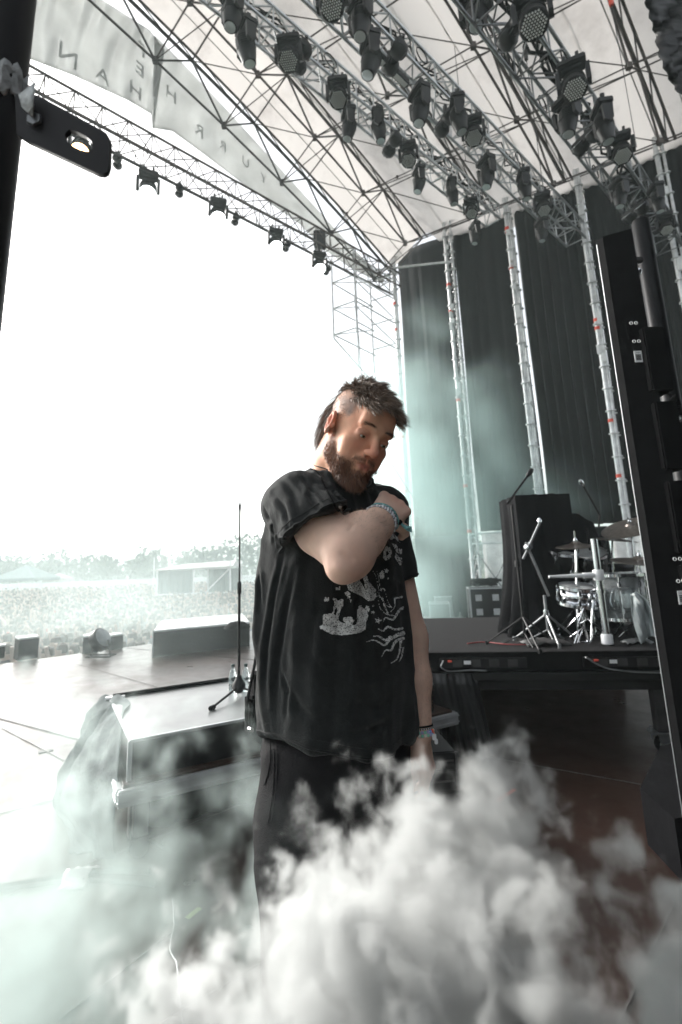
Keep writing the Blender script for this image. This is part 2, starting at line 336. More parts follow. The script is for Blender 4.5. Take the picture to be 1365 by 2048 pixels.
# ------------------------------------------------------------ stage roof
def zroof(s, w=2.0): return 10.2 + .48 * s - .0125 * s * s - .75 * max(0.0, 1 - w)
def membrane_mat():
    m = bpy.data.materials.new('roof_membrane'); m.use_nodes = True; n = m.node_tree.nodes; l = m.node_tree.links; b = n['Principled BSDF']
    tc = n.new('ShaderNodeTexCoord'); nz = n.new('ShaderNodeTexNoise'); nz.inputs['Scale'].default_value = .9; nz.inputs['Detail'].default_value = 8; nz.inputs['Roughness'].default_value = .68
    l.new(tc.outputs['Object'], nz.inputs['Vector'])
    cr = n.new('ShaderNodeValToRGB'); cr.color_ramp.elements[0].position = .3; cr.color_ramp.elements[0].color = (.50, .47, .45, 1); cr.color_ramp.elements[1].position = .5; cr.color_ramp.elements[1].color = (.66, .63, .605, 1)
    l.new(nz.outputs['Fac'], cr.inputs[0]); l.new(cr.outputs[0], b.inputs['Base Color']); b.inputs['Roughness'].default_value = .6
    t = n.new('ShaderNodeBsdfTranslucent'); mx = n.new('ShaderNodeMixShader'); mx.inputs[0].default_value = .40
    l.new(cr.outputs[0], t.inputs['Color']); l.new(b.outputs[0], mx.inputs[1]); l.new(t.outputs[0], mx.inputs[2]); l.new(mx.outputs[0], n['Material Output'].inputs['Surface'])
    return m
roof = thing('stage_roof', 'arched stage roof of pale stained membrane on brown steel space frame', 'stage roof', ST(0, 0, 0))
RO = np.array(roof.location)
ribw = [0.05, 1.03, 2.9, 4.74, 6.8, 8.6]; SM = 13.5
P = []
for w_ in np.linspace(0.05, 9.4, 56):
    row = []
    for s in np.linspace(-.7 if w_ > 1.25 else -.02, SM, 62):
        k = min(range(len(ribw)), key=lambda i: abs(ribw[i] - w_)); d = abs(ribw[k] - w_)
        row.append(ST(s, w_, zroof(s, w_) + .1 + .05 * math.cos(min(d, .9) * math.pi / .9) + .01 * math.sin(s * 9 + w_ * 3)) - RO)
    P.append(row)
mb = MB(); mb.grid(P); mb.build('membrane', membrane_mat(), roof)
mb = MB()
for w_ in np.arange(.45, 9.2, .62):
    r1 = [ST(s, w_ - .012, zroof(s, w_) + .085) - RO for s in np.linspace(-.6 if w_ > 1.25 else 0, SM, 40)]; r2 = [ST(s, w_ + .012, zroof(s, w_) + .085) - RO for s in np.linspace(-.6 if w_ > 1.25 else 0, SM, 40)]; mb.grid([r1, r2])
mb.build('weld_seams', mat('weld_seam', (.42, .41, .40), .6), roof)
ns = int(SM / 1.55)
for k, w_ in enumerate(ribw):
    mb = MB()
    top = [ST(s, w_, zroof(s, w_)) - RO for s in np.arange(0, SM + .1, .75)]
    mb.pipe(top, .04, 6); t2 = [p + WD * .16 + V(0, 0, -.02) for p in top]; mb.pipe(t2, .028, 6)
    for i in range(0, len(top) - 1): mb.tube(top[i], t2[i + 1], .014, 4)
    lo_ = []
    for i in range(ns):
        s0, s1 = i * 1.55, (i + 1) * 1.55; sm_ = (s0 + s1) / 2
        q = ST(sm_, w_, zroof(sm_, w_) - .85) - RO; lo_.append(q)
        mb.tube(q, ST(s0, w_, zroof(s0, w_)) - RO, .020, 5); mb.tube(q, ST(s1, w_, zroof(s1, w_)) - RO, .024, 5)
        mb.box(q, (.09, .09, .12))
    if k in (0, 1, 3): mb.pipe(lo_, .026, 5)
    mb.build('arch_rib', M_rsteel if k else M_dsteel, roof)
    if k:
        mb = MB(); wp = ribw[k - 1]
        for i in range(ns + 1):
            s0 = i * 1.55
            mb.tube(ST(s0, wp, zroof(s0, wp)) - RO, ST(s0, w_, zroof(s0, w_)) - RO, .02, 4)
            if i < ns:
                sm_ = s0 + .775
                a = ST(sm_, wp, zroof(sm_, wp) - .85) - RO; b = ST(sm_, w_, zroof(sm_, w_) - .85) - RO
                mb.tube(a, b, .018, 4)
                mb.tube(a, ST(s0, w_, zroof(s0, w_)) - RO, .015, 4); mb.tube(b, ST(s0 + 1.55, wp, zroof(s0 + 1.55, wp)) - RO, .015, 4)
                if i % 3 == 1: c = a * .5 + b * .5; mb.box(c, (.05, .05, .05))
        mb.build('purlin_lattice', M_rsteel, roof)
# ------------------------------------------------------------ front banner, seen from behind
def polyint(pts, n):
    pts = np.array(pts, float); d = np.r_[0, np.cumsum(np.linalg.norm(np.diff(pts, axis=0), axis=1))]; t = np.linspace(0, d[-1], n)
    return np.stack([np.interp(t, d, pts[:, k]) for k in range(pts.shape[1])], 1)
OB = C0 + WD * -.15
M_banner = mat('banner_gauze', (.56, .57, .565), .8, var=.08, scale=2, transl=.72)
ban = thing('front_banner', 'sheer grey green banner hanging folded from the front roof edge', 'banner', ST(5, -.15, 9)); BO = np.array(ban.location)
for nm, up_, lo_, sd_ in [('banner_cloth', [(20, -90), (190, -10), (300, 60), (330, 100)], [(20, 95), (60, 118), (150, 152), (255, 200), (303, 228), (306, 256)], 1),
                     ('banner_cloth', [(310, 70), (360, 120), (450, 215), (600, 380), (700, 490), (770, 560)], [(305, 256), (345, 262), (400, 302), (500, 378), (600, 448), (650, 500), (700, 535), (765, 568)], 2)]:
    A = polyint(up_, 70); B = polyint(lo_, 70); P = []
    for i in range(70):
        row = []
        for j in range(22):
            t = j / 21; px, py = A[i] * (1 - t) + B[i] * t
            o_ = C0 + WD * (-.15 + .07 * math.sin(i * .55 + t * 2 + sd_) * (.3 + .7 * t) + .05 * math.sin(i * .21 - t * 5) + .05 * math.sin((i * .9 + t * 9)) * (1 - t))
            row.append(PL(px, py, o_, SD) - BO)
        P.append(row)
    mb = MB(); mb.grid(P); mb.build(nm, M_banner, ban, solid=.004)
def text_mesh(txt, size, name, m, parent=None, M=None, extr=.004):
    cu = bpy.data.curves.new(name + '_c', 'FONT'); cu.body = txt; cu.size = size; cu.extrude = extr; cu.align_x = 'CENTER'; cu.align_y = 'CENTER'; cu.resolution_u = 3
    tmp = bpy.data.objects.new(name + '_c', cu); scn.collection.objects.link(tmp)
    dg = bpy.context.evaluated_depsgraph_get(); me = bpy.data.meshes.new_from_object(tmp.evaluated_get(dg)); bpy.data.objects.remove(tmp)
    me.materials.clear(); me.materials.append(m); me.name = name
    o = bpy.data.objects.new(name, me); scn.collection.objects.link(o)
    if M is not None: o.matrix_local = M
    if parent: o.parent = parent
    return o
M_letter = mat('banner_letter', (.60, .61, .61), .7, transl=.8)
for ch, px, py, sz in [('N', 137, 113, .5), ('A', 206, 152, .4), ('H', 272, 182, .42), ('F', 284, 100, .42), ('E', 281, 140, .42), ('H', 343, 190, .4), ('R', 400, 262, .4), ('R', 447, 292, .34), ('U', 492, 325, .34), ('Y', 528, 358, .3)]:
    p = PL(px, py, C0 + WD * .02, SD) - BO
    # outward normal is -WD (facing the audience); read mirrored from the stage
    zax = Vector((-WD).tolist()).normalized(); yax = Vector((0, 0, 1)); xax = yax.cross(zax).normalized()
    M = Matrix((xax, yax, zax)).transposed().to_4x4(); M.translation = Vector(p.tolist())
    text_mesh(ch, sz, 'letter', M_letter, ban, M)
# ------------------------------------------------------------ trusses
def box_truss(name, a, b, size, bay, label, mC=M_alu, r=.025, endframe=True):
    a = np.asarray(a, float); b = np.asarray(b, float); t = thing(name, label, 'truss', a); d = b - a; L = np.linalg.norm(d); d /= L
    sx = nrm(np.cross(d, (0, 0, 1))); h = size / 2; up_ = V(0, 0, 1)
    cor = [sx * h + up_ * h, -sx * h + up_ * h, -sx * h - up_ * h, sx * h - up_ * h]
    for c in cor: mb = MB(); mb.tube(c, c + d * L, r, 8); mb.build('chord', mC, t)
    n = max(2, int(round(L / bay))); mb = MB()
    for i in range(n + 1):
        u = d * (L * i / n)
        for k in range(4):
            if i % 1 == 0: mb.tube(u + cor[k], u + cor[(k + 1) % 4], r * .5, 5)
            if i < n: u2 = d * (L * (i + 1) / n); mb.tube(u + cor[k if i % 2 else (k + 1) % 4], u2 + cor[(k + 1) % 4 if i % 2 else k], r * .5, 5)
    mb.build('lacing', mC, t)
    return t
def trs(px, py, z, L, s0=0): p = G(px, py, z); return p, p - SD * L
TR = {}
aA, bA = trs(985, 432, 9.0, 8.2); TR['A'] = (aA, bA)
aB, bB = trs(1150, 468, 8.6, 9.6); TR['B'] = (aB, bB)
aC, bC = trs(1335, 482, 7.8, 8.5); TR['C'] = (aC, bC)
aF, bF = trs(790, 566, 9.2, 12.0); TR['F'] = (aF, bF)
box_truss('lighting_truss', aA, bA, .36, .42, 'silver box truss with moving heads, left one of the three over the stage')
box_truss('lighting_truss', aB, bB, .42, .5, 'silver box truss with moving heads, middle one of the three over the stage')
box_truss('lighting_truss', aC, bC, .46, .5, 'darker box truss with moving heads, rightmost of the three over the stage', M_steel)
box_truss('front_truss', aF, bF, .42, .45, 'long grey front truss spanning the bright opening with small lamps', M_rsteel, .024)
# the extra pipe carrying the side lamps of the front truss, and cable bundles on the trusses
mb = MB(); mb.pipe([aF + V(0, 0, -.42), bF + V(0, 0, -.42)], .022, 6)
for i in range(9): q = aF + (bF - aF) * (i + .5) / 9; mb.tube(q + V(0, 0, -.42), q + V(0, 0, -.2), .012, 4)
tag(mb.build('lamp_bar', M_dsteel), 'thin dark pipe slung under the long front truss', 'pipe')
for k, lab in (('A', 'black cable bundle lying along the left stage truss'), ('B', 'black cable bundle lying along the middle stage truss'), ('C', 'thick looping black cables along the rightmost stage truss')):
    a, b = TR[k]; mb = MB(); rq = random.Random(ord(k))
    for c in range(3 if k != 'C' else 5):
        pts = [a + (b - a) * t + V(rq.uniform(-.1, .1), rq.uniform(-.1, .1), .23 + rq.uniform(-.05, .09)) for t in np.linspace(.02, .98, 46)]
        mb.pipe(pts, .014 if k != 'C' else .02, 5)
    for c in range(14 if k == 'C' else 7):
        t = rq.uniform(.05, .9); o_ = a + (b - a) * t; sgn = rq.choice((-1, 1)) * .25; sx = nrm(np.cross(b - a, (0, 0, 1)))
        mb.pipe([o_ + sx * sgn + SD * .25 * math.sin(q) * .5 + V(0, 0, .2 - .22 * math.sin(q / 2) ** 2 - .1) for q in np.linspace(0, 2 * math.pi, 12)], .01, 4)
    tag(mb.build('truss_cable', M_rubber), lab, 'cable')
# ------------------------------------------------------------ moving head lamps
def head_proto(kind, lit=None):
    t = thing('moving_head_lamp', '', 'stage lamp'); sc = 1.0
    mb = MB(); mb.tube((-.1, 0, .1), (-.1, 0, 0), .018); mb.tube((.1, 0, .1), (.1, 0, 0), .018); mb.box((-.1, 0, .12), (.05, .07, .07), bev=.008); mb.box((.1, 0, .12), (.05, .07, .07), bev=.008); mb.box((0, 0, .012), (.22, .03, .02)); mb.build('clamp', M_dsteel, t)
    mb = MB(); mb.box((0, 0, -.06), (.42, .26, .12), bev=.02); mb.box((0, .12, -.06), (.3, .04, .08), bev=.008); mb.box((0, -.135, -.07), (.12, .012, .05)); mb.build('base', M_blackp, t)
    W2 = .2 if kind == 'beam' else .22
    mb = MB(); mb.box((0, 0, -.15), (.3, .16, .05), bev=.012)
    for sx in (-1, 1): mb.prism([(-.09, -.17), (.09, -.17), (.075, -.46), (0, -.52), (-.075, -.46)], sx * W2 - .03, sx * W2 + .03, M=np.array([[0, 0, 1, 0], [1, 0, 0, 0], [0, 1, 0, 0], [0, 0, 0, 1]]))
    mb.build('yoke', M_blackp, t)
    hd = None
    if kind == 'beam':
        mb = MB(); mb.lathe([(.06, .24), (.12, .22), (.15, .12), (.155, 0), (.15, -.1), (.125, -.22), (.11, -.3), (.095, -.31)], n=20)
        for i in range(5): mb.lathe([(.158, .12 - i * .035), (.165, .11 - i * .035), (.158, .10 - i * .035)], n=20, capa=False)
        mb.box((0, .13, .03), (.12, .06, .22), bev=.02)
        hd = mb.build('head', M_blackp, t)
        mb = MB(); mb.lathe([(.001, -.312), (.085, -.314), (.09, -.309)], n=20, capa=False); le = mb.build('lens', lit or M_glass, hd)
    else:
        mb = MB(); mb.lathe([(.08, .2), (.15, .17), (.175, .08), (.165, -.02), (.185, -.08), (.19, -.14), (.18, -.15)], n=24)
        for i in range(4): mb.lathe([(.172, .13 - i * .03), (.182, .122 - i * .03), (.172, .115 - i * .03)], n=24, capa=False)
        mb.box((0, .15, .05), (.14, .06, .18), bev=.02)
        hd = mb.build('head', M_blackp, t)
        mb = MB(); mb.lathe([(.001, -.152), (.17, -.152), (.175, -.148)], n=24, capa=False)
        if lit: le = mb.build('lens', lit, hd)
        else:
            le = mb.build('lens', M_black, hd); mb = MB()
            for i in range(-4, 5):
                for j in range(-4, 5):
                    x = (i + .5 * (j % 2)) * .038; y = j * .033
                    if x * x + y * y < .155 ** 2: mb.lathe([(.001, -.163), (.012, -.161), (.0155, -.153)], (x, y, 0), n=6, capa=False)
            mb.build('led_beads', mat('led_bead', (.8, .82, .82), .25, var=.25, scale=60), le)
    hd.location = (0, 0, -.44); return t, hd
PR = {('beam', 0): head_proto('beam'), ('wash', 0): head_proto('wash'), ('beam', 1): head_proto('beam', M_lens), ('wash', 1): head_proto('wash', M_lens), ('wash', 2): head_proto('wash', M_lensw)}
def reg(o):
    TREE[o.name] = [c for c in bpy.data.objects if c.parent == o]
    for c in TREE[o.name]: reg(c)
for v_ in PR.values(): reg(v_[0])
used = set()
def lamp(kind, lit, tr, px, py, tilt, pan, scale, label, dz=0.0, group=None):
    a, b = TR[tr]; half = {'A': .18, 'B': .21, 'C': .23, 'F': .21}[tr]; scale *= (.78 if tr != 'F' else 1.0); z = a[2] - half - .13 * scale + dz
    p = G(px, py, z)
    o = copy_tree(PR[(kind, lit)][0]); o.location = tuple(float(k) for k in p); o.scale = (scale,) * 3
    o.rotation_euler = (0, 0, ang(SD) + R(pan))
    for c in bpy.data.objects:
        if c.parent == o and c.name.startswith('head'): c.rotation_euler = (R(tilt), 0, 0)
    # short drop pipe when the lamp sits beside the truss line
    tag(o, label, 'stage lamp', group or 'moving head lamps on the overhead trusses'); return o
# (kind, lit, truss, px, py of its base, tilt, pan, scale, label)
LP = [
 ('beam', 0, 'A', 466, -14, 8, 90, 1, 'black beam lamp cut by the top edge, first on the left truss'),
 ('beam', 0, 'A', 493, 52, -12, 80, 1.05, 'black beam lamp pointing down beside the left truss top, below the cut off one'),
 ('wash', 0, 'A', 578, 78, -28, -50, 1.0, 'dotted wash lamp glowing face down near the top of the left truss'),
 ('wash', 0, 'A', 676, 160, -28, -50, .95, 'dotted wash lamp second down the left truss, above a beam lamp'),
 ('beam', 0, 'A', 697, 222, 10, 60, .95, 'beam lamp hanging just below the second dotted lamp of the left truss'),
 ('beam', 0, 'A', 756, 226, -6, 40, .95, 'slim beam lamp alone mid way down the left truss'),
 ('wash', 0, 'A', 816, 287, -26, -60, .9, 'dotted wash lamp third down the left truss'),
 ('beam', 0, 'A', 837, 337, 14, 60, .9, 'beam lamp directly below the third dotted lamp of the left truss'),
 ('beam', 0, 'A', 903, 362, -5, 40, .9, 'beam lamp close to the far end of the left truss'),
 ('wash', 0, 'A', 941, 398, -26, -60, .85, 'small dotted wash lamp at the far end of the left truss'),
 ('beam', 0, 'A', 949, 448, 10, 60, .85, 'lowest small beam lamp at the far end of the left truss'),
 ('wash', 0, 'B', 664, -36, -26, -60, 1, 'dotted wash lamp cut by the top edge over the middle truss'),
 ('beam', 0, 'B', 720, 0, 6, 80, 1, 'big black beam lamp near the top edge on the middle truss'),
 ('beam', 0, 'B', 740, 78, 14, 60, 1.05, 'big beam lamp with small lens below the top one of the middle truss'),
 ('beam', 0, 'B', 838, 180, 10, 70, 1.05, 'large beam lamp hanging clear to the left of the middle truss'),
 ('beam', 0, 'B', 914, 200, -8, 40, 1.0, 'beam lamp half hidden inside the middle truss'),
 ('wash', 0, 'B', 944, 236, -28, -60, .95, 'dotted wash lamp in the middle of the middle truss'),
 ('beam', 0, 'B', 971, 318, 10, 70, 1.0, 'beam lamp hanging clear to the left of the middle truss, lower of two'),
 ('beam', 0, 'B', 1046, 345, -4, 40, .95, 'beam lamp in front of the dark wall top on the middle truss'),
 ('wash', 0, 'B', 1084, 388, -26, -60, .9, 'dotted wash lamp near the far end of the middle truss'),
 ('beam', 0, 'B', 1082, 440, 8, 60, .85, 'lowest beam lamp under the far end of the middle truss'),
 ('beam', 0, 'B', 948, -20, 16, 100, 1.1, 'black lamp body cut by the top edge between middle and right trusses'),
 ('wash', 0, 'C', 1060, -12, -22, -70, 1.05, 'largest dotted wash lamp near the top of the right truss'),
 ('wash', 0, 'C', 1142, 126, -26, -70, 1.0, 'second dotted wash lamp on the right truss, under thick cables'),
 ('beam', 0, 'C', 1130, 198, 8, 70, 1.0, 'beam lamp on the left side of the right truss below a dotted lamp'),
 ('beam', 0, 'C', 1202, 212, -6, 40, 1.0, 'beam lamp on the right side of the right truss'),
 ('wash', 0, 'C', 1238, 270, -26, -70, .9, 'third dotted wash lamp on the right truss against the dark wall'),
 ('beam', 0, 'C', 1236, 362, 10, 60, .85, 'dim beam lamp on the left side of the right truss near its end'),
 ('beam', 0, 'C', 1310, 372, -4, 40, .85, 'dim beam lamp on the right side of the right truss near its end'),
 ('wash', 0, 'C', 1328, 428, -24, -70, .8, 'last dotted wash lamp at the end of the right truss'),
]
FL = [
 ('wash', 2, 'F', 165, 262, -24, -23, .8, 'warm glowing lamp on the front truss seen through the bracket slot'),
 ('wash', 1, 'F', 298, 346, -24, -23, .85, 'bright white lamp on the front truss, nearest of the row'),
 ('wash', 1, 'F', 437, 400, -24, -23, .8, 'bright white lamp second along the front truss'),
 ('wash', 1, 'F', 552, 460, -24, -23, .78, 'bright white lamp third along the front truss'),
 ('wash', 1, 'F', 638, 506, -24, -23, .8, 'bright white lamp last along the front truss beside the tall case'),
]
for a in LP: lamp(*a)
for a in FL: lamp(*a, group='lit lamps along the front truss')
for v_ in PR.values():
    def rm(o):
        for c in kids(o): rm(c)
        bpy.data.objects.remove(o)
    rm(v_[0])
# small blinders and floods
def flood(tr, px, py, lab, sc=1.0, grp='small floods on the trusses', two=True):
    a, b = TR[tr]; p = G(px, py, a[2] - .35); t = thing('flood_lamp', lab, 'flood lamp', p, ang(SD) + 1.2, grp); t.scale = (sc,) * 3
    mb = MB(); mb.box((0, 0, .12), (.04, .04, .2)); mb.box((0, 0, .02), (.42, .03, .03)); mb.build('bracket', M_dsteel, t)
    mb = MB()
    for sx in (-.1, .1): mb.lathe([(.05, .08), (.09, .04), (.1, -.05), (.095, -.06)], (sx, 0, -.05), (0, -.7, -.7), n=14)
    mb.box((0, .02, -.03), (.38, .1, .14), bev=.02); mb.build('housing', M_blackp, t)
    mb = MB()
    for sx in (-.1, .1): mb.lathe([(.001, -.063), (.085, -.063), (.088, -.058)], (sx, 0, -.05), (0, .7, .7) if 0 else (0, -.7, -.7), n=14, capa=False)
    mb.build('lens', M_glass, t)
for tr, px, py, lab in [('F', 236, 320, 'small dark flood on the front truss beside the bracket'), ('F', 360, 378, 'small dark flood between the first two lit front lamps'), ('F', 472, 436, 'small dark flood right of the second lit front lamp'),
                        ('F', 574, 490, 'small dark flood right of the third lit front lamp'), ('F', 655, 538, 'small dark flood right of the last lit front lamp'),
                        ('B', 790, 110, 'dark double flood inside the top of the middle truss'), ('A', 603, 110, 'dark flood behind the first dotted lamp of the left truss'), ('A', 785, 285, 'dark slanted flood on the left truss mid way'),
                        ('B', 893, 240, 'dark slanted flood left of the middle truss mid way'), ('C', 1030, 50, 'large slanted flood at the top left of the right truss'), ('C', 1175, 275, 'dark flood under the right truss mid way'), ('C', 1272, 420, 'dark flood by the end of the right truss')]:
    flood(tr, px, py, lab, 1.25 if tr != 'F' else .85)
# tall speaker-like case on the front truss near the last lamp
p = G(640, 480, 9.4); mb = MB(); mb.box((0, 0, 0), (.3, .25, .42), bev=.02); mb.box((0, 0, -.3), (.1, .1, .2)); t = mb.build('truss_case', M_blackp); t.location = tuple(p.tolist()); tag(t, 'small black box mounted above the last lit front lamp', 'box')
# slim LED batten on the middle truss
a, b = TR['B']; p = G(780, 135, 8.2); t = thing('led_batten', 'slim bar light with pale face beside the big beam lamp of the middle truss', 'bar light', p, ang(SD))
mb = MB(); mb.box((0, 0, 0), (.75, .1, .1), bev=.01); mb.box((0, 0, .15), (.04, .04, .25)); mb.build('body', M_blackp, t); mb = MB(); mb.box((0, 0, -.053), (.7, .07, .006)); mb.build('diffuser', M_white, t)
# hoist chains and hooks
for i, (px, p1, p2, lab) in enumerate([(1055, (1052, 110), (1062, 340), 'thin steel drop cable beside the right truss top'), (1225, (1222, 0), (1278, 300), 'long steel drop cable from the upper right roof'), (920, (920, 200), (922, 345), 'short drop cable hanging over the middle truss')]):
    a = G(*p1, 9.6); b = G(*p2, 8.2) ; b = V(a[0], a[1], 7.0 if i != 2 else 8.3)
    t = thing('drop_cable', lab, 'cable', a); mb = MB(); mb.tube((0, 0, 1.2), b - a, .006, 4); mb.build('wire', M_dsteel, t); mb = MB(); mb.box((0, 0, .1), (.06, .06, .22), bev=.01); mb.lathe([(.03, -.1), (.035, -.02), (.02, 0)], n=8); mb.build('hook', M_red if i == 1 else M_dsteel, t)
# ------------------------------------------------------------ far wall: scaffold towers, drapes
M_drape = mat('black_drape', (.0095, .0105, .0115), .65, spec=.12, var=.25, scale=1.2, sheen=.06, bump=.15, bscale=14)
TW = [0.15, 1.73, 3.34, 4.99, 6.6]
def drape(w0, w1, z0, z1, lab, seed, amp=.06, fold=.21, m=None, off=.35, full=True, tp=None):
    o0 = ST(-off, w0, z0); n = max(24, int((w1 - w0) * 40)); rq = np.random.RandomState(seed); ph = rq.uniform(0, 6, 5); P = []
    for i in range(n + 1):
        u = (w1 - w0) * i / n; col = []
        for j in range(31):
            v = j / 30; k = (1 - v) ** 1.2
            d = amp * (.25 + 1.0 * k) * math.sin(2 * math.pi * u / fold + ph[0] + 1.6 * math.sin(u * 2.3 + ph[1]) + .5 * math.sin(v * 3 + u))
            d += .05 * math.sin(u * 3.1 + ph[2] + v * 2) + .02 * math.sin(u * 37 + ph[3]) * k + .05 * math.sin(v * 9 + u * 2 + ph[4]) * .4
            zt = (z1 if tp is None else tp)
            col.append(ST(-off - d, w0 + u, z0 + (zt - z0) * v) - o0)
        P.append(col)
    mb = MB(); mb.grid(P); o = mb.build('stage_drape', m or M_drape, solid=.006); o.location = tuple(o0.tolist()); return tag(o, lab, 'curtain')
ZT = 10.25
drape(-.02, 1.7, 2.0, ZT, 'leftmost tall dark curtain panel lit pale by the opening', 1, .018, .33)
drape(1.75, 3.3, 2.05, ZT, 'second tall dark curtain panel from the left with soft haze', 2, .035, .27)
drape(3.34, 4.95, 2.05, ZT, 'third tall dark curtain panel with deep lower folds behind the drums', 3, .12, .23)
drape(4.97, 6.6, 2.05, ZT + .05, 'fourth tall dark curtain panel mostly behind the black panel wall', 4, .06, .2)
drape(6.6, 10, 0.02, ZT + .1, 'widest black curtain at the right edge in deep shade', 5, .06, .24)
drape(-.02, 1.66, .02, 2.0, 'low dark curtain under the leftmost panel reaching the floor', 6, .03, .3)
drape(2.95, 4.5, .02, 2.0, 'low black curtain behind the draped amplifier', 7, .04, .2, M_cloth)
drape(5.3, 6.6, .02, 2.0, 'low black curtain behind the right of the drum kit', 8, .04, .2, M_cloth)
M_scrim = mat('white_scrim', (.75, .76, .76), .8, transl=.55)
for w0, w1, lab in ((1.66, 2.95, 'pale translucent sheet behind the scaffold cross braces'), (4.5, 5.3, 'pale translucent sheet added as the outside light behind the drum kit')):  # second sheet is added in place of daylight through a gap
    mb = MB(); mb.grid([[ST(-.55 - .02 * math.sin(i), w0 + (w1 - w0) * i / 12, z) for z in (.02, 1, 2.0)] for i in range(13)]); tag(mb.build('scrim_sheet', M_scrim, solid=.004), lab, 'sheet')
M_tw = mat('bright_scaffold', (.7, .71, .72), .45, .25, var=.2, scale=8)
towlab = ['scaffold tower at the left edge of the far wall', 'lattice scaffold tower second from the left against the curtains', 'slim scaffold tower rising behind the draped amplifier', 'slim scaffold tower beside the black panel wall', 'scaffold tower at the far right edge of the picture']
for k, w_ in enumerate(TW):
    o0 = ST(.1, w_, 0); t = thing('scaffold_tower', towlab[k], 'scaffold tower', o0)
    wd = [.06, .17, .07, .07, .12][k]; top = ZT + .1; rq = random.Random(k)
    posts = [V(0, 0, 0), WD * wd] + ([SD * .28] if k in (1, 2, 3) else [])
    for q, p in enumerate(posts):
        mb = MB(); r = .03 if q else [.03, .045, .045, .045, .05][k]
        mb.tube(p, p + V(0, 0, top), r if q < 2 else .026, 8); z = .4
        while z < top: mb.lathe([(r + .005, -.012), (r + .035, -.01), (r + .035, .01), (r + .005, .012)], p + V(0, 0, z), n=8); z += .5
        mb.lathe([(.1, 0), (.1, .01), (.025, .02), (.025, .2)], p, n=8)
        mb.build('upright', M_tw, t)
    mb = MB(); z = .5
    while z < top - .2:
        mb.tube(V(0, 0, z), WD * wd + V(0, 0, z + (.25 if k == 1 else 0)), .012, 5)
        if len(posts) > 2: mb.tube(V(0, 0, z), SD * .28 + V(0, 0, z), .012, 5); mb.tube(V(0, 0, z), SD * .28 + V(0, 0, z + .5), .009, 5)
        z += .25 if k == 1 else .5
    mb.build('rungs', M_steel, t)
    for q in range(5): mb = MB(); z = rq.uniform(.8, top - .5); mb.lathe([(.055, 0), (.055, .07)], V(0, 0, z), n=10); mb.build('marker_band', M_red, t)
    for q in range(7): mb = MB(); z = rq.uniform(5.5, 9.8); mb.box(V(0, 0, z) + WD * rq.uniform(0, .08) - SD * .05, (rq.uniform(.06, .12), .06, rq.uniform(.12, .35)), rz=ang(WD), bev=.01); mb.build('clamp_plate', M_white, t)
# ledgers and cross braces in the lower bay
t = thing('scaffold_bay', 'low scaffold bay with crossed braces between the towers by the flight case', 'scaffold', ST(.1, 1.73, 0)); O = np.array(t.location)
for s_, a, b in ((0, 1.73, 2.78), (0, 2.78, 3.34)):
    for z in (.15, 1.75, 1.98): mb = MB(); mb.tube(ST(.1, a, z) - O, ST(.1, b, z) - O, .025, 6); mb.build('ledger', M_tw, t)
mb = MB(); mb.tube(ST(.1, 2.78, 0) - O, ST(.1, 2.78, 2.05) - O, .035, 8); mb.build('upright', M_tw, t)
for a, b, c, d in ((1.78, .2, 2.75, 1.7), (1.78, 1.7, 2.75, .2), (2.8, .2, 3.3, 1.7)): mb = MB(); mb.tube(ST(.12, a, b) - O, ST(.14, c, d) - O, .018, 6); mb.build('brace', M_steel, t)
# corner lattice outside the opening
t = thing('corner_scaffold', 'open scaffold lattice by the far corner of the roof above the bright field', 'scaffold', ST(0, -.2, 0)); O = np.array(t.location)
for s_, w_ in ((1.6, -.6), (1.6, .1), (.1, -.6), (.7, -.6)):
    mb = MB(); mb.tube(ST(s_, w_, 7.2 if s_ > 1 else 6.6) - O, ST(s_, w_, 9.5) - O, .028, 6); mb.build('upright', M_tw, t)
mb = MB()
for z in (7.3, 8.05, 8.8, 9.4):
    mb.tube(ST(1.6, -.6, z) - O, ST(0, -.6, z - .15) - O, .02, 5); mb.tube(ST(1.6, .1, z) - O, ST(0, .1, z - .15) - O, .02, 5); mb.tube(ST(1.6, -.6, z) - O, ST(1.6, .1, z) - O, .02, 5); mb.tube(ST(.1, -.6, z) - O, ST(.1, .1, z) - O, .02, 5)
for z in (7.3, 8.05, 8.8):
    mb.tube(ST(1.6, -.6, z) - O, ST(.1, -.6, z + .6) - O, .016, 5); mb.tube(ST(.1, .1, z) - O, ST(1.6, .1, z + .6) - O, .016, 5)
mb.tube(ST(1.6, -.6, 7.2) - O, ST(0, -.3, 5.8) - O, .02, 5)
mb.build('lattice', M_tw, t)
mb = MB(); mb.tube(ST(.3, -.3, 9.6) - O, ST(.3, 2.0, 9.0) - O, .03, 6); mb.build('brace', M_tw, t)
# thin rope hanging in the opening
mb = MB(); a = U(708, 590, 11.5); b = U(725, 770, 11.5); c = U(830, 1000, 11.8); mb.pipe([a, a * .5 + b * .5 + V(.03, 0, 0), b, b * .6 + c * .4 + V(-.25, 0, -.1), c], .008, 5); tag(mb.build('guy_rope', M_steel), 'very thin rope hanging behind the head of the man', 'rope')
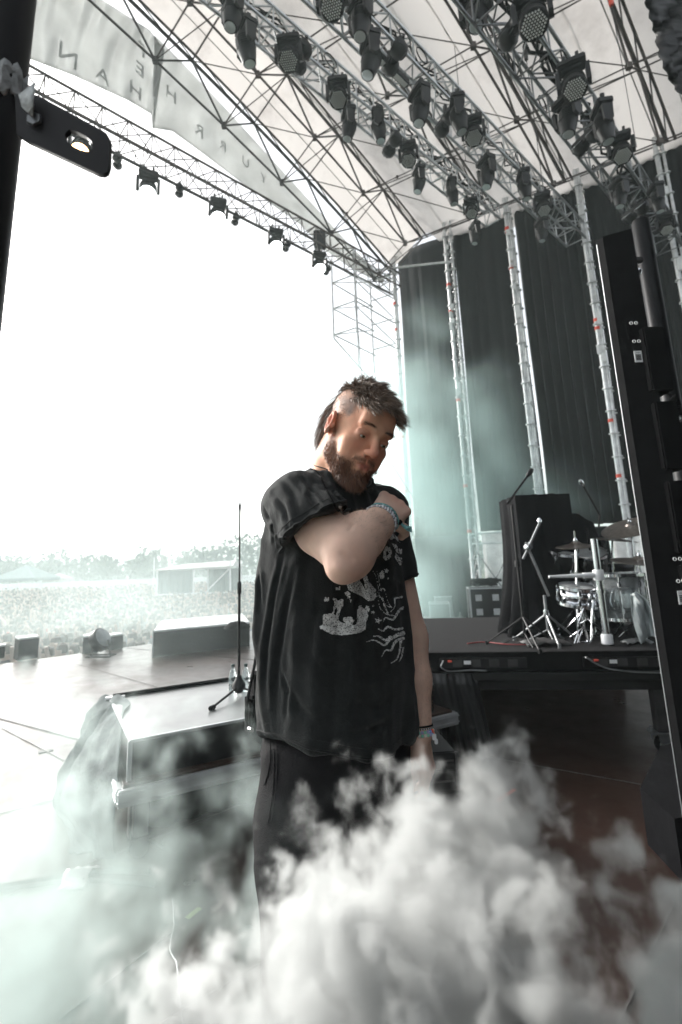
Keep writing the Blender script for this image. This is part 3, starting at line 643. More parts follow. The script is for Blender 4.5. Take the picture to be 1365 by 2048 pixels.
# ------------------------------------------------------------ flight cases by the wall
def flight_case(px, py, wpx, hpx, lab, parts=True, dep=.6, rz=None, body=M_black, name='flight_case', hinge=True):
    p = G(px, py); sc = np.linalg.norm(p[:2]) ; Y = p[1]; W2 = wpx / 1000 * Y; H2 = hpx / 1000 * Y
    t = thing(name, lab, 'flight case', (p[0], p[1] + dep / 2, 0), R(-8) if rz is None else rz); lift = .1 if parts else 0.01
    mb = MB(); mb.box((0, 0, lift + (H2 - lift) / 2), (W2, dep, H2 - lift), bev=.01); mb.build('body', body, t)
    mb = MB(); e = .03; z0, z1 = lift, H2
    for sx in (-1, 1):
        for sy in (-1, 1): mb.box((sx * W2 / 2, sy * dep / 2, (z0 + z1) / 2), (e, e, z1 - z0), bev=.004)
    for sz in (z0, z1):
        for sy in (-1, 1): mb.box((0, sy * dep / 2, sz), (W2 - e, e, e), bev=.004)
        for sx in (-1, 1): mb.box((sx * W2 / 2, 0, sz), (e, dep - e, e), bev=.004)
    mb.build('edge_trim', M_alu, t)
    if parts:
        for sx in (-.25, .25):
            for sz in (.3, .72): mb = MB(); mb.box((sx * W2, -dep / 2 - .006, lift + (H2 - lift) * sz), (.13, .012, .13), bev=.003); mb.build('latch', M_alu, t)
        for sx in (-1, 1):
            for sy in (-1, 1): mb = MB(); mb.lathe([(.045, -.02), (.05, 0), (.045, .02)], (sx * (W2 / 2 - .08), sy * (dep / 2 - .08), .05), (1, 0, 0), 12); mb.box((sx * (W2 / 2 - .08), sy * (dep / 2 - .08), .09), (.07, .07, .02)); mb.build('castor', M_rubber, t)
    return t, W2, H2
flight_case(984, 1254, 64, 72, 'black flight case with bright metal edges standing before the white sheet')
p = G(984, 1254); t = thing('cable_pile', 'dark coiled gear lying on top of the big flight case', 'cable', (p[0], p[1] + .3, .072 * p[1] + .02))
mb = MB(); rq = random.Random(4)
for i in range(5): mb.pipe([(.28 * math.cos(q) + rq.uniform(-.02, .02), .2 * math.sin(q), .03 + i * .03 + rq.uniform(0, .02)) for q in np.linspace(0, 6.28, 16)], .018, 5)
mb.build('coil', M_rubber, t); mb = MB(); mb.box((.1, 0, .13), (.5, .3, .06), bev=.01); mb.build('cover', M_black, t)
flight_case(885, 1244, 38, 34, 'low case with pale lid on the floor left of the big flight case', False, .5, body=mat('grey_case', (.2, .22, .22), .6))
flight_case(905, 1236, 56, 40, 'dim grey case behind the low pale one by the low curtain', False, .5, body=MATS['grey_case'])

# unseen black curtains added behind and right of the camera to block light
mb = MB()
for a, b in ((V(3.6, 3.2, 0), V(3.6, -3.5, 0)), (V(3.6, -3.5, 0), V(.6, -3.5, 0))):
    y = nrm(np.cross(b - a, (0, 0, 1))); n = 90; mb.grid([[a + (b - a) * i / n + y * (.07 * math.sin(i * 1.1) + .03 * math.sin(i * 2.7)) + V(0, 0, z) for z in (.01, 3, 6.5)] for i in range(n + 1)])
tag(mb.build('unseen_wing_blocker', M_cloth), kind='structure')
# ------------------------------------------------------------ low riser at left with cloth, stage box, stand, bottles
EX = nrm(V(.86, .5, 0)); EY = V(-EX[1], EX[0], 0)         # along / across (away)
c0 = G(247, 1574, .37); RO_ = V(c0[0], c0[1], 0)
def RP(u, v, z): return EX * u + EY * v + V(0, 0, z)
t = thing('low_riser', 'low grey riser with aluminium edge holding the black stage box, at left', 'riser', RO_, ang(EX))
L_, W_, TZ = 2.1, 1.12, .375
mb = MB(); mb.box((L_ / 2, W_ / 2, TZ - .012), (L_, W_, .024), bev=.003); mb.build('top_board', M_floor, t)
for nm, c, d in (('edge_rail', (L_ / 2, -.016, TZ - .05), (L_ + .05, .03, .075)), ('edge_rail', (L_ / 2, W_ + .016, TZ - .05), (L_ + .05, .03, .075)), ('edge_rail', (-.016, W_ / 2, TZ - .05), (.03, W_, .075)), ('edge_rail', (L_ + .016, W_ / 2, TZ - .05), (.03, W_, .075))):
    mb = MB(); mb.box(c, d, bev=.004); e = V(*d); k = 0 if d[0] > d[1] else 1
    for dz in (-.018, .02): e2 = V(*d) * (1.004 if 1 else 1); e2[2] = .008; e2[1 - k] = .038; mb.box(V(*c) + V(0, 0, dz), e2, bev=.002)
    mb.build(nm, M_alu, t)
for u, v in ((.10, .10), (L_ - .1, .10), (.1, W_ - .1), (L_ - .1, W_ - .1)):
    mb = MB(); mb.box((u, v, .215), (.07, .07, .24), bev=.006); mb.box((u - .05, v, .215), (.012, .075, .26), bev=.002); mb.box((u, v - .038, .24), (.045, .004, .06)); lg = mb.build('leg', M_steel, t)
    mb = MB(); mb.box((u, v, .098), (.12, .10, .012), bev=.003); mb.tube((u + .03, v - .05, .09), (u + .10, v - .08, .05), .008, 6); mb.lathe([(.045, -.015), (.048, 0), (.045, .015)], (u, v, .048), (0, 1, 0), 14); mb.box((u, v + .02, .06), (.05, .006, .08)); mb.box((u, v - .02, .06), (.05, .006, .08)); mb.build('castor', M_dsteel, t)
# flat stage box on top
BZ = .175; u0, v0, L2, W2 = .03, .05, 1.95, 1.02
t = thing('stage_box', 'flat black stage box with pale scuffed lid and labels lying on the low riser', 'stage box', RO_ + RP(u0, v0, TZ + .001), ang(EX))
mb = MB(); mb.box((L2 / 2, W2 / 2, BZ / 2), (L2, W2, BZ), bev=.004); mb.build('body', M_black, t)
M_lid = mat('scuffed_grey_lid', (.13, .135, .135), .34, var=.25, scale=5, spec=.7, bump=.05, bscale=40)
mb = MB(); mb.box((L2 / 2, W2 / 2, BZ + .004), (L2 - .02, W2 - .02, .006), bev=.001); mb.build('lid', M_lid, t)
mb = MB(); mb.box((L2 / 2, .004, BZ + .003), (L2 + .01, .018, .014), bev=.002); mb.box((.004, W2 / 2, BZ + .003), (.018, W2 - .02, .014), bev=.002); mb.box((.0, .0, BZ / 2), (.022, .022, BZ + .01), bev=.002); mb.build('edge_trim', M_alu, t)
for i in range(3): mb = MB(); mb.box((.92 + i * .235, .01, BZ + .013), (.20, .07, .005), bev=.001); mb.build('lid_plate', M_alu, t)
M_ink = mat('label_ink', (.05, .05, .05), .7); M_blue = mat('blue_label', (.2, .35, .45), .6)
for u, z, w_, h_, m_, code in ((1.03, .10, .12, .045, M_label, 1), (1.03, .055, .09, .02, M_label, 1), (1.23, .095, .09, .06, M_blue, 0)):
    mb = MB(); mb.box((u, -.0015, z), (w_, .002, h_)); lb = mb.build('label', m_, t)
    mb = MB()
    if code:
        x = u - w_ * .42; q = random.Random(int(u * 100 + z * 1000))
        while x < u + w_ * .4: b_ = q.choice((.0015, .003)); mb.box((x, -.003, z + h_ * .1), (b_, .001, h_ * .5)); x += b_ + q.choice((.0015, .003))
    else:
        for k in range(3): mb.box((u, -.003, z - .015 + k * .014), (w_ * .7, .001, .004))
    mb.build('label_print', M_ink if code else M_label, lb)
mb = MB(); mb.box((.80, -.006, .11), (.06, .02, .05), bev=.003); mb.box((.805, -.02, .12), (.03, .02, .02), bev=.003); mb.build('socket', M_chrome, t)
# cable from the socket along the riser
P = [(.81, -.03, .12), (.72, -.06, .13), (.64, -.03, .09), (.68, -.02, .04), (.80, -.03, .012), (1.0, -.04, .012), (1.3, -.025, .015), (1.55, -.04, .02), (1.8, -.04, .018)]
P = [RO_ + RP(u0 + p[0], v0 + p[1] + .005, TZ + p[2]) for p in P]
def cat(P, k=6):
    P = [np.array(p) for p in P]; Q = []
    for i in range(len(P) - 1):
        a, b, c, d = P[max(i - 1, 0)], P[i], P[i + 1], P[min(i + 2, len(P) - 1)]
        for t_ in np.linspace(0, 1, k, endpoint=False): Q.append(.5 * (2 * b + (c - a) * t_ + (2 * a - 5 * b + 4 * c - d) * t_ ** 2 + (3 * b - a - 3 * c + d) * t_ ** 3))
    return Q + [P[-1]]
mb = MB(); mb.pipe(cat(P), .007, 7); tag(mb.build('power_cable', M_rubber), 'black cable looping from the stage box socket along the riser edge', 'cable')
# cloth over the far left corner
aT = RO_ + RP(u0 - .01, v0 + W2 + .0, TZ + BZ + .02)
K = [  # rows from top of cloth down; each row spans left (outer) -> right (over the box)
 [aT + V(-.05, .02, .0), aT + EX * .07 + EY * -.02 + V(0, 0, .006)],
 [aT + EY * -.12 - EX * .10 + V(0, 0, -.06), aT + EY * -.30 + EX * .10 + V(0, 0, .005)],
 [aT - EX * .17 + EY * -.1 + V(0, 0, -.22), aT - EY * .52 + EX * .04 + V(0, 0, .0)],
 [aT - EX * .25 + EY * -.05 + V(0, 0, -.40), aT - EY * .80 - EX * .005 + V(0, 0, -.05)],
 [aT - EX * .30 - EY * .15 + V(0, 0, -.56), aT - EY * .98 - EX * .03 + V(0, 0, -.22)],
 [aT - EX * .22 - EY * .45 + V(0, 0, -.566), aT - EY * 1.02 - EX * .05 + V(0, 0, -.42)],
 [aT - EX * .20 - EY * .75 + V(0, 0, -.566), aT - EY * .98 - EX * .04 + V(0, 0, -.54)]]
A = np.array(cat([k[0] for k in K], 8)); B = np.array(cat([k[1] for k in K], 8)); P = []
for i in range(len(A)):
    row = []
    for j in range(44):
        q = j / 43; p = A[i] * (1 - q) + B[i] * q; p = p - EX * (.022 * math.sin(q * 11 + i * .13) + .012 * math.sin(q * 23 + i * .3) + .007 * math.sin(q * 47 - i * .5) + .005 * math.sin(q * 19 + i * 1.1)) * min(1, i / 8) * (1 - q * .8) + V(0, 0, .012 * math.sin(q * 9 + i * .5) * (q * (1 - q) * 3)); p[2] = max(p[2], .008); row.append(p - aT)
    P.append(row)
mb = MB(); mb.grid(P); o = mb.build('drape_cloth', mat('grey_gauze_cloth', (.16, .18, .178), .95, var=.3, scale=9, spec=.1, bump=.6, bscale=60), solid=.003); o.location = tuple(aT.tolist()); tag(o, 'pale grey cloth draped over the left corner of the riser to the floor', 'cloth')
# black cloths added below the riser to stand for the shade there
mb = MB(); mb.grid([[RO_ + RP(-.02 + (L_) * i / 60, W_ + .05 + .02 * math.sin(i * .9), z) for z in (.006, .15, .36)] for i in range(61)]); tag(mb.build('riser_shade_skirt', M_cloth, solid=.004), 'black cloth added as the shade under the far side of the low riser', 'cloth')
mb = MB(); mb.grid([[RO_ + RP(.16 + (L_ - .2) * i / 60, .34 + .02 * math.sin(i * 1.3), z) for z in (.006, .15, .33)] for i in range(61)]); tag(mb.build('riser_shade_skirt', M_cloth, solid=.004), 'black cloth added as the shade under the near half of the low riser', 'cloth')
# black tube along the far edge
zt = TZ + BZ + .02
a = RO_ + RP(.05, v0 + W2 - .02, zt); b = RO_ + RP(1.9, v0 + W2 - .02, zt)
t = thing('foam_tube', 'long black tube with a taped pale joint along the far edge of the riser', 'tube', a)
mb = MB(); mb.tube((0, 0, 0), (b - a) * .50, .014, 10); mb.tube((b - a) * .60, b - a, .014, 10); mb.build('tube', M_rubber, t)
mb = MB(); mb.tube((b - a) * .50, (b - a) * .60, .0155, 10); mb.build('tape', M_label, t)
mb = MB(); mb.box((.02, -.01, -.004), (.12, .05, .012), rz=.4); mb.build('tape', M_label, t)
# microphone stand
top_ = TZ + BZ + .008
b = G(478, 1392, top_ ); t = thing('microphone_stand', 'empty black straight microphone stand standing on the low riser', 'mic stand', b)
mb = MB(); mb.lathe([(.02, .02), (.045, .05), (.042, .075), (.022, .11), (.014, .13)], n=14); mb.build('tripod_hub', M_blackp, t)
tp = U(478, 1000, b[1])[2] - b[2]
mb = MB(); mb.tube((0, 0, .03), (0, 0, tp * .54), .0095, 10); mb.build('pole', M_black, t)
mb = MB(); mb.lathe([(.010, 0), (.0145, .01), (.0145, .07), (.011, .085)], (0, 0, tp * .50), n=12); mb.build('clutch', M_blackp, t)
mb = MB(); mb.tube((0, 0, tp * .53), (0, 0, tp * .97), .006, 8); mb.tube((0, 0, tp * .945), (0, 0, tp * .975), .009, 8); mb.build('inner_pole', M_dsteel, t)
mb = MB(); mb.pipe([(0, 0, tp * .97), (0, 0, tp * .982)], .008, 8)
for sx in (-1, 1): mb.pipe([(0, 0, tp * .98), (sx * .014, 0, tp * .987), (sx * .017, 0, tp * 1.01), (sx * .012, 0, tp * 1.02)], .003, 6)
mb.build('microphone_clip', M_white, t)
for px, py in ((397, 1435), (520, 1400), (470, 1362)):
    e = G(px, py, top_) - b; e[2] = .012; e = e / np.linalg.norm(e[:2]) * .33; e[2] = .014
    mb = MB(); mb.tube(e * .08 + V(0, 0, .055), e, .0075, 8); lg = mb.build('leg', M_black, t); mb = MB(); mb.tube(e * .93, e * 1.06, .014, 10); mb.build('foot', M_rubber, lg)
# bottles
M_bot = mat('clear_plastic', (.85, .93, .93), .06, trans=.92, var=.02); M_cap = mat('dark_green_cap', (.02, .05, .045), .5)
for i, (px, py, lab) in enumerate([(466, 1383, 'clear plastic bottle with dark cap standing left of the stand pole'), (492, 1382, 'clear plastic bottle with dark cap standing right of the stand pole')]):
    p = G(px, py, top_); p = p + EY * .0; t = thing('plastic_bottle', lab, 'bottle', p, group='two water bottles behind the microphone stand')
    mb = MB(); prof = [(.001, 0), (.026, .001), (.030, .008)] + [(.030 - .0015 * (k % 2), .012 + k * .009) for k in range(9)] + [(.028, .10), (.018, .135), (.011, .155), (.011, .165)]
    mb.lathe(prof, n=20); mb.build('shell', M_bot, t); mb = MB(); mb.lathe([(.0125, .160), (.0125, .178), (.001, .179)], n=16); mb.build('cap', M_cap, t)
# dark radio rack / pouch beside the man
p = G(498, 1472, top_); t = thing('equipment_pouch', 'tall black equipment pouch with cable standing behind the back of the man', 'equipment bag', p, ang(EX))
mb = MB(); mb.box((.04, 0, .10), (.10, .10, .19), bev=.015); mb.box((.05, 0, .24), (.06, .07, .12), bev=.012); mb.build('body', M_cloth, t)
mb = MB(); mb.pipe(cat([(-.01, -.03, .03), (-.025, -.03, .12), (-.005, -.02, .22), (.03, 0, .33), (.05, .02, .40)]), .008, 7); mb.build('cable', M_rubber, t); mb = MB(); mb.lathe([(.012, 0), (.014, .01), (.012, .03)], (-.015, -.052, .05), (0, -1, 0), 12); mb.build('connector', M_chrome, t); mb = MB(); mb.box((.08, -.053, .14), (.015, .004, .07)); mb.build('buckle', mat('brass', (.5, .3, .15), .4, .8), t)
# ------------------------------------------------------------ things far out on the stage
M_topw = mat('worn_white_top', (.6, .62, .62), .4, var=.15, scale=3)
def far_box(A, B, Cc, h, name, lab, cat_, top=M_topw, body=M_cloth, lip=True):
    """A near corner, B right corner, Cc left/back corner on the floor"""
    A, B, Cc = [V(q[0], q[1], 0) for q in (A, B, Cc)]; e1 = B - A; e2 = Cc - A; t = thing(name, lab, cat_, A)
    mb = MB(); q = [(0, 0), tuple(e1[:2]), tuple((e1 + e2)[:2]), tuple(e2[:2])]; mb.prism(q, .0, h - .03); mb.build('body', body, t, smooth=False)
    mb = MB(); c = (e1 + e2)[:2] / 2; q2 = [tuple(np.array(k) + (np.array(k) - c) * -.01) for k in q]; mb.prism(q2, h - .029, h); mb.build('top', top, t, smooth=False)
    if lip: mb = MB(); mb.tube((0, 0, 0), (0, 0, h), .012, 6); mb.build('corner_trim', M_alu, t)
    return t
a = G(305, 1315); b = G(500, 1292); far_box(a, b, a + (G(252, 1302) - a) * 1.0 + V(.3, .9, 0), .42, 'far_riser', 'long black clad riser with pale top standing out on the bright stage', 'riser')
for (A, B, h, lab) in [((35, 1322), (76, 1316), .36, 'black monitor wedge with pale top at the left of the stage rim'), ((165, 1308), (196, 1305), .3, 'small black monitor box left of the round fan on the stage rim'), ((-10, 1318), (8, 1316), .22, 'low dark box cut by the left edge of the picture'), ((222, 1300), (246, 1296), .26, 'small black monitor box right of the round fan on the stage rim')]:
    a = G(*A); b = G(*B); e = b - a; far_box(a, b, a + V(-e[1], e[0], 0) * .8 + V(-.05, .1, 0), h, 'stage_monitor', lab, 'monitor', lip=False)
p = G(201, 1313); t = thing('stage_fan', 'tilted round fan or light on a small stand at the stage rim', 'fan', p); ax_ = nrm(V(.75, -.2, .45)); c = V(-.02, 0, .27)
mb = MB(); mb.lathe([(.17, -.08), (.19, -.06), (.19, .06), (.17, .08)], c, ax_, 20); mb.build('housing', M_blackp, t); mb = MB(); mb.lathe([(.001, .082), (.16, .084), (.165, .08)], c, ax_, 20, capa=False); mb.build('grille', M_steel, t)
mb = MB(); mb.pipe([(-.2, -.1, .01), (.2, -.1, .01), (.2, .14, .01), (-.2, .14, .01)], .012, 6, closed=True); mb.tube((-.16, .02, .0), (-.12, 0, .27), .014, 6); mb.tube((.16, .02, 0), (.12, 0, .27), .014, 6); mb.build('stand', M_dsteel, t)
p = G(377, 1296); t = thing('plastic_bottle', 'single pale bottle standing against the long far riser', 'bottle', p + V(.0, -.05, 0)); t.scale = (1.2, 1.2, 1.2)
mb = MB(); mb.lathe([(.001, 0), (.032, .001), (.033, .11), (.012, .15), (.012, .17)], n=14); mb.build('shell', M_white, t); mb = MB(); mb.lathe([(.0135, .165), (.0135, .182), (.001, .183)], n=12); mb.build('cap', M_cap, t)
# black pouch hump on far riser
p = G(440, 1262, .42) ; mb = MB(); mb.lathe([(.001, .11), (.12, .09), (.2, .03), (.22, 0)], (0, 0, 0), n=16); o = mb.build('cloth_heap', M_cloth); o.location = (p[0] + .2, p[1] + .35, .42); tag(o, 'low dark heap of cloth lying on the long far riser', 'cloth')
# ------------------------------------------------------------ rolling drum riser
DZ = .72; D0 = V(.54, 3.96, 0); D1 = V(2.23, 3.72, 0); DX = nrm(D1 - D0); DY = V(-DX[1], DX[0], 0)
DO = D0 - DX * .35
t = thing('drum_riser', 'tall black rolling riser carrying the drum kit, at right', 'riser', DO, ang(DX)); LX = 2.55; LYY = 2.3
mb = MB(); mb.box((LX / 2, LYY / 2, DZ - .02), (LX, LYY, .04), bev=.004); mb.build('top_board', mat('dark_carpet', (.014, .013, .014), .95, spec=.15, var=.4, scale=40, bump=.5, bscale=200), t)
mb = MB(); mb.box((LX / 2, -.014, DZ - .065), (LX, .028, .13), bev=.003); mb.build('front_fascia', M_matte, t)
mb = MB(); mb.box((LX / 2, .02, DZ - .165), (LX, .1, .05), bev=.004); mb.box((LX / 2, .06, DZ - .235), (LX, .06, .07), bev=.004); mb.build('frame_beam', mat('dim_black_metal', (.010, .010, .010), .5, .2), t)
for u in (.12, LX - .12 - .38, LX - .1):
    if u < 1: continue
for u, v in ((2.02, .14), (.2, .14), (.2, LYY - .15), (2.3, LYY - .15)):
    mb = MB(); mb.box((u, v, .36), (.085, .085, .42), bev=.005); mb.box((u, v - .045, .50), (.03, .004, .05)); lg = mb.build('leg', M_dsteel, t)
    mb = MB(); mb.box((u, v, .145), (.17, .11, .014), bev=.003)
    for sx in (-1, 1): mb.tube((u + sx * .075, v, .10), (u + sx * .075, v, .19), .008, 6); mb.lathe([(.014, 0), (.014, .012)], (u + sx * .075, v, .165), n=6)
    for sy in (-1, 1): mb.prism([(-.03, -.09), (.03, -.09), (.045, 0), (-.045, 0)], -.003, .003, M=np.array([[1, 0, 0, u], [0, 0, 1, v + sy * .03], [0, 1, 0, .14], [0, 0, 0, 1]]))
    cs = mb.build('castor_fork', M_steel, lg)
    mb = MB(); mb.lathe([(.05, -.02), (.062, -.018), (.064, 0), (.062, .018), (.05, .02)], (u, v, .066), (0, 1, 0), 22, capa=False); mb.lathe([(.001, -.016), (.05, -.016), (.05, .016), (.001, .016)], (u, v, .066), (0, 1, 0), 22, capa=False); mb.build('castor_wheel', M_rubber, cs)
    mb = MB(); mb.lathe([(.03, -.024), (.038, -.021), (.03, -.019)], (u, v, .066), (0, 1, 0), 18, capa=False); mb.build('wheel_rim', M_alu, cs)
# skirts; the back one is added as the shade under the riser
def skirt(name, lab, a, b, z0, z1, amp=.03, f=2.2, m=M_cloth, n=60, slant=V(0, 0, 0)):
    a = np.asarray(a, float); b = np.asarray(b, float); y = nrm(np.cross(b - a, (0, 0, 1)))
    mb = MB(); mb.grid([[a + (b - a) * i / n + y * (amp * math.sin(i * 6.28 / n * f * 3) + amp * .5 * math.sin(i * 1.7)) * (1 - k / 6 * .8) + V(0, 0, z0 + (z1 - z0) * k / 6) + slant * (1 - k / 6) for k in range(7)] for i in range(n + 1)]); return tag(mb.build(name, m, solid=.004), lab, 'cloth')
skirt('riser_shade_skirt', 'black cloth added as the shade at the back under the drum riser', DO + DY * (LYY - .05), DO + DX * LX + DY * (LYY - .05), .01, DZ - .05)
M_sheen = mat('black_satin', (.008, .008, .009), .42, var=.3, scale=6, bump=.2, bscale=30)
skirt('riser_drape', 'creased black satin drape hanging from the left front of the drum riser', DO + DX * .0 - DY * .05, DO + DX * .75 - DY * .03, .02, DZ - .14, .025, 1.6, M_sheen, slant=DX * .08)
skirt('riser_shade_skirt', 'black skirt closing the far left side of the drum riser', DO, DO + DY * LYY, .01, DZ - .05)
# stacked flat cases in front of the drape, beside the hand of the man
p = G(880, 1500, .0); 
t = thing('flat_case', 'flat dark case at the bottom of the stack beside the hanging hand', 'case', V(.52, 2.9, .30), ang(DX) + .1, 'stacked flat dark cases')
def fc(loc, d, lab, m=M_black, trim=True, g='stacked flat dark cases'):
    t = thing('flat_case', lab, 'case', loc, R(6), g); mb = MB(); mb.box((0, 0, d[2] / 2), d, bev=.006); mb.build('body', m, t)
    if trim:
        mb = MB()
        for sx in (-1, 1): mb.box((sx * (d[0] / 2), -d[1] / 2, d[2] / 2), (.014, .014, d[2] * .96), bev=.002)
        mb.box((0, -d[1] / 2 - .001, d[2] * .5), (d[0] - .03, .006, .008)); mb.build('trim', M_dsteel, t)
    return t
bpy.data.objects.remove(t)
q = U(860, 1470, 2.75); zb = q[2]
fc(V(q[0] - .12, 2.95, 0), (.46, .6, .30), 'largest dark case at the floor, bottom of the stack beside the hanging hand', M_matte)
fc(V(q[0] - .14, 2.95, .301), (.44, .6, .09), 'flat dark case with steel corners in the middle of the stack', mat('grey_black_case', (.012, .012, .013), .7, spec=.15))
fc(V(q[0] - .13, 2.95, .392), (.43, .58, .08), 'flat dark case above the middle one of the stack', MATS['grey_black_case'])
t = fc(V(q[0] - .22, 2.95, .473), (.36, .5, .13), 'black case with a pale blue lid on top of the stack', trim=False)
mb = MB(); mb.box((0, 0, .134), (.34, .48, .006)); mb.build('lid', mat('pale_blue_lid', (.3, .42, .46), .35), t)
# connectors and cables on the front fascia
def on(u, dz, off=.0): return DO + DX * u - DY * (.03 + off) + V(0, 0, DZ + dz)
for u0, lab in ((.62, 'power strip with pale sockets clipped on the riser front, left one'), (1.62, 'power strip with pale sockets clipped on the riser front, right one')):
    t = thing('power_strip', lab, 'power strip', on(u0, -.07), ang(DX)); mb = MB(); mb.box((.18, -.0, 0), (.62, .03, .07), bev=.004); mb.build('body', M_blackp, t)
    for k in range(4): mb = MB(); mb.box((.0 + k * .13, -.017, 0), (.07, .006, .05), bev=.002); mb.build('socket', M_dsteel, t)
    mb = MB(); mb.box((.07, -.021, .005), (.05, .002, .025)); mb.build('label', M_label, t)
for i, (P, lab, m_) in enumerate([([(.52, -.05, .03), (.5, -.09, .05), (.56, -.12, .04), (.7, -.115, .03), (.82, -.12, .03)], 'short looping cable at the left power strip', M_steel),
                              ([(1.55, -.06, .03), (1.5, -.03, .06), (1.62, -.10, .05), (1.8, -.13, .04), (2.0, -.14, .03), (2.15, -.16, .03), (2.22, -.22, .03)], 'pale cable sagging from the right power strip along the riser front', M_steel),
                              ([(2.0, -.11, .03), (2.12, -.08, .05), (2.15, -.04, .04), (2.1, -.02, .04)], 'small cable loop at the right end of the riser front', M_dsteel)]):
    mb = MB(); mb.pipe(cat([on(u, z, o_) for u, z, o_ in P]), .0055, 6); tag(mb.build('signal_cable', m_), lab, 'cable')
for u in (.55, 1.56): mb = MB(); mb.lathe([(.008, 0), (.009, .015), (.006, .03)], on(u, -.055, .03), DX, 10); tag(mb.build('cable_plug', M_red), 'small orange plug at the %s power strip' % ('left' if u < 1 else 'right'), 'plug')
# ------------------------------------------------------------ on the riser
def at(px, py, Y): return U(px, py, Y)
def base(px, Y): p = U(px, 1290, Y); return V(p[0], Y, DZ)
# draped amplifier stack
b = base(1096, 4.75); t = thing('draped_amplifier', 'tall amplifier stack fully covered by a black cloth behind the drum stands', 'covered amplifier', b)
S_ = []
for j in range(15):
    z = 1.22 * j / 14; k = j / 14; row = []
    for i in range(64):
        a = 2 * math.pi * i / 64; ca, sa = math.cos(a), math.sin(a); r = 1 / max(abs(ca) / (.245 + .05 * (1 - k) ** 3), abs(sa) / .26); r = min(r, .36 + .05 * (1 - k))
        r += (.02 + .05 * (1 - k) ** 2) * math.sin(a * 9 + 2 * k) * (1 - k * .6); row.append((ca * r - .06 * (1 - k) ** 3 * (ca < 0), sa * r, z + .004))
    row.append(row[0]); S_.append(row)
top_row = [[(p[0] * f, p[1] * f, 1.22 + .02 * (1 - f) + .012 * math.sin(i)) for i, p in enumerate(S_[-1])] for f in (.96, .6, .2, .01)]
mb = MB(); mb.grid(S_ + top_row); mb.build('cover', M_cloth, t)
b2 = base(1165, 5.1); mb = MB(); rr2 = []
for j in range(12):
    k = j / 11; rr2.append([(math.cos(a) * (.36 - .14 * k ** 2 + .02 * math.sin(a * 7)) + .02 * k, math.sin(a) * (.28 - .1 * k * k), 1.08 * k - .12 * max(0, math.cos(a)) * k) for a in np.linspace(0, 2 * math.pi, 50)])
rr2.append([(0.02, 0, 1.0)] * 50); mb.grid(rr2); o = mb.build('covered_rack', M_cloth); o.location = tuple(b2.tolist()); tag(o, 'lower black covered rack sloping down right of the tall covered amplifier', 'covered equipment')
def stand3(nm, lab, b, foot=.3, h=1.2, r=.011, m=M_chrome, mc=M_black, rot=0.0, parts=True):
    t = thing(nm, lab, 'stand', b); mb = MB(); mb.tube((0, 0, .1), (0, 0, h), r, 8); mb.build('pole', m, t)
    for k in range(3):
        a = rot + k * 2.094; e = V(math.cos(a) * foot, math.sin(a) * foot, .012); mb = MB(); mb.tube((0, 0, .22), e, r * .7, 6); mb.tube((0, 0, .10), e * .55 + V(0, 0, .01), r * .5, 6); mb.lathe([(.014, -.012), (.014, .02)], e, n=8); mb.build('leg', m, t)
    mb = MB(); mb.lathe([(r * 1.8, 0), (r * 2, .02), (r * 1.8, .05)], (0, 0, h * .55), n=10); mb.build('clutch', mc, t)
    return t
# boom microphone stand at the front left
b = base(1052, 4.05); t = stand3('boom_microphone_stand', 'black boom microphone stand in front of the covered amplifier', b, .3, at(1030, 1010, 4.05)[2] - DZ, .011, M_black, M_blackp, 2.6)
p0 = at(1015, 1008, 4.05) - b; p1 = at(1058, 948, 4.15) - b; mb = MB(); mb.tube(p0, p1, .009, 8); mb.build('boom', M_black, t); mb = MB(); mb.lathe([(.012, -.03), (.02, 0), (.022, .035), (.014, .06)], p1, p1 - p0, 10); mb.build('microphone', M_blackp, t)
# crossed chrome boom arm
b = base(1100, 4.2); t = stand3('cymbal_boom_stand', 'chrome boom stand with crossed arms left of the drum kit', b, .28, at(1100, 1190, 4.2)[2] - DZ, .012, M_steel, M_chrome, .4)
j = at(1057, 1095, 4.15) - b
for a_, c_, r_ in ((at(1098, 1192, 4.2), at(1052, 1085, 4.15), .011), (at(1080, 1045, 4.1), at(1047, 1118, 4.15), .009)): mb = MB(); mb.tube(a_ - b, c_ - b, r_, 8); mb.build('arm', M_steel, t)
mb = MB(); mb.lathe([(.02, -.03), (.034, -.01), (.034, .01), (.02, .03)], j, V(.3, -.9, .1), 10); mb.box(j + V(.02, 0, .02), (.03, .03, .05), bev=.006); mb.lathe([(.016, 0), (.018, .02), (.004, .04)], at(1080, 1045, 4.1) - b, n=8); mb.build('joint', M_chrome, t)
# second vocal boom
b = base(1205, 4.7); t = stand3('boom_microphone_stand', 'black boom microphone reaching up left above the drum kit', b, .25, at(1198, 1055, 4.7)[2] - DZ, .009, M_black, M_blackp, 1.0)
p0 = at(1200, 1030, 4.7) - b; p1 = at(1165, 968, 4.6) - b; mb = MB(); mb.tube(at(1198, 1055, 4.7) - b, p0, .009, 8); mb.tube(p0, p1, .009, 8); mb.build('boom', M_black, t); mb = MB(); mb.lathe([(.012, -.02), (.02, .0), (.02, .03), (.012, .045)], p1, p1 - p0, 10); mb.build('microphone', M_chrome, t)
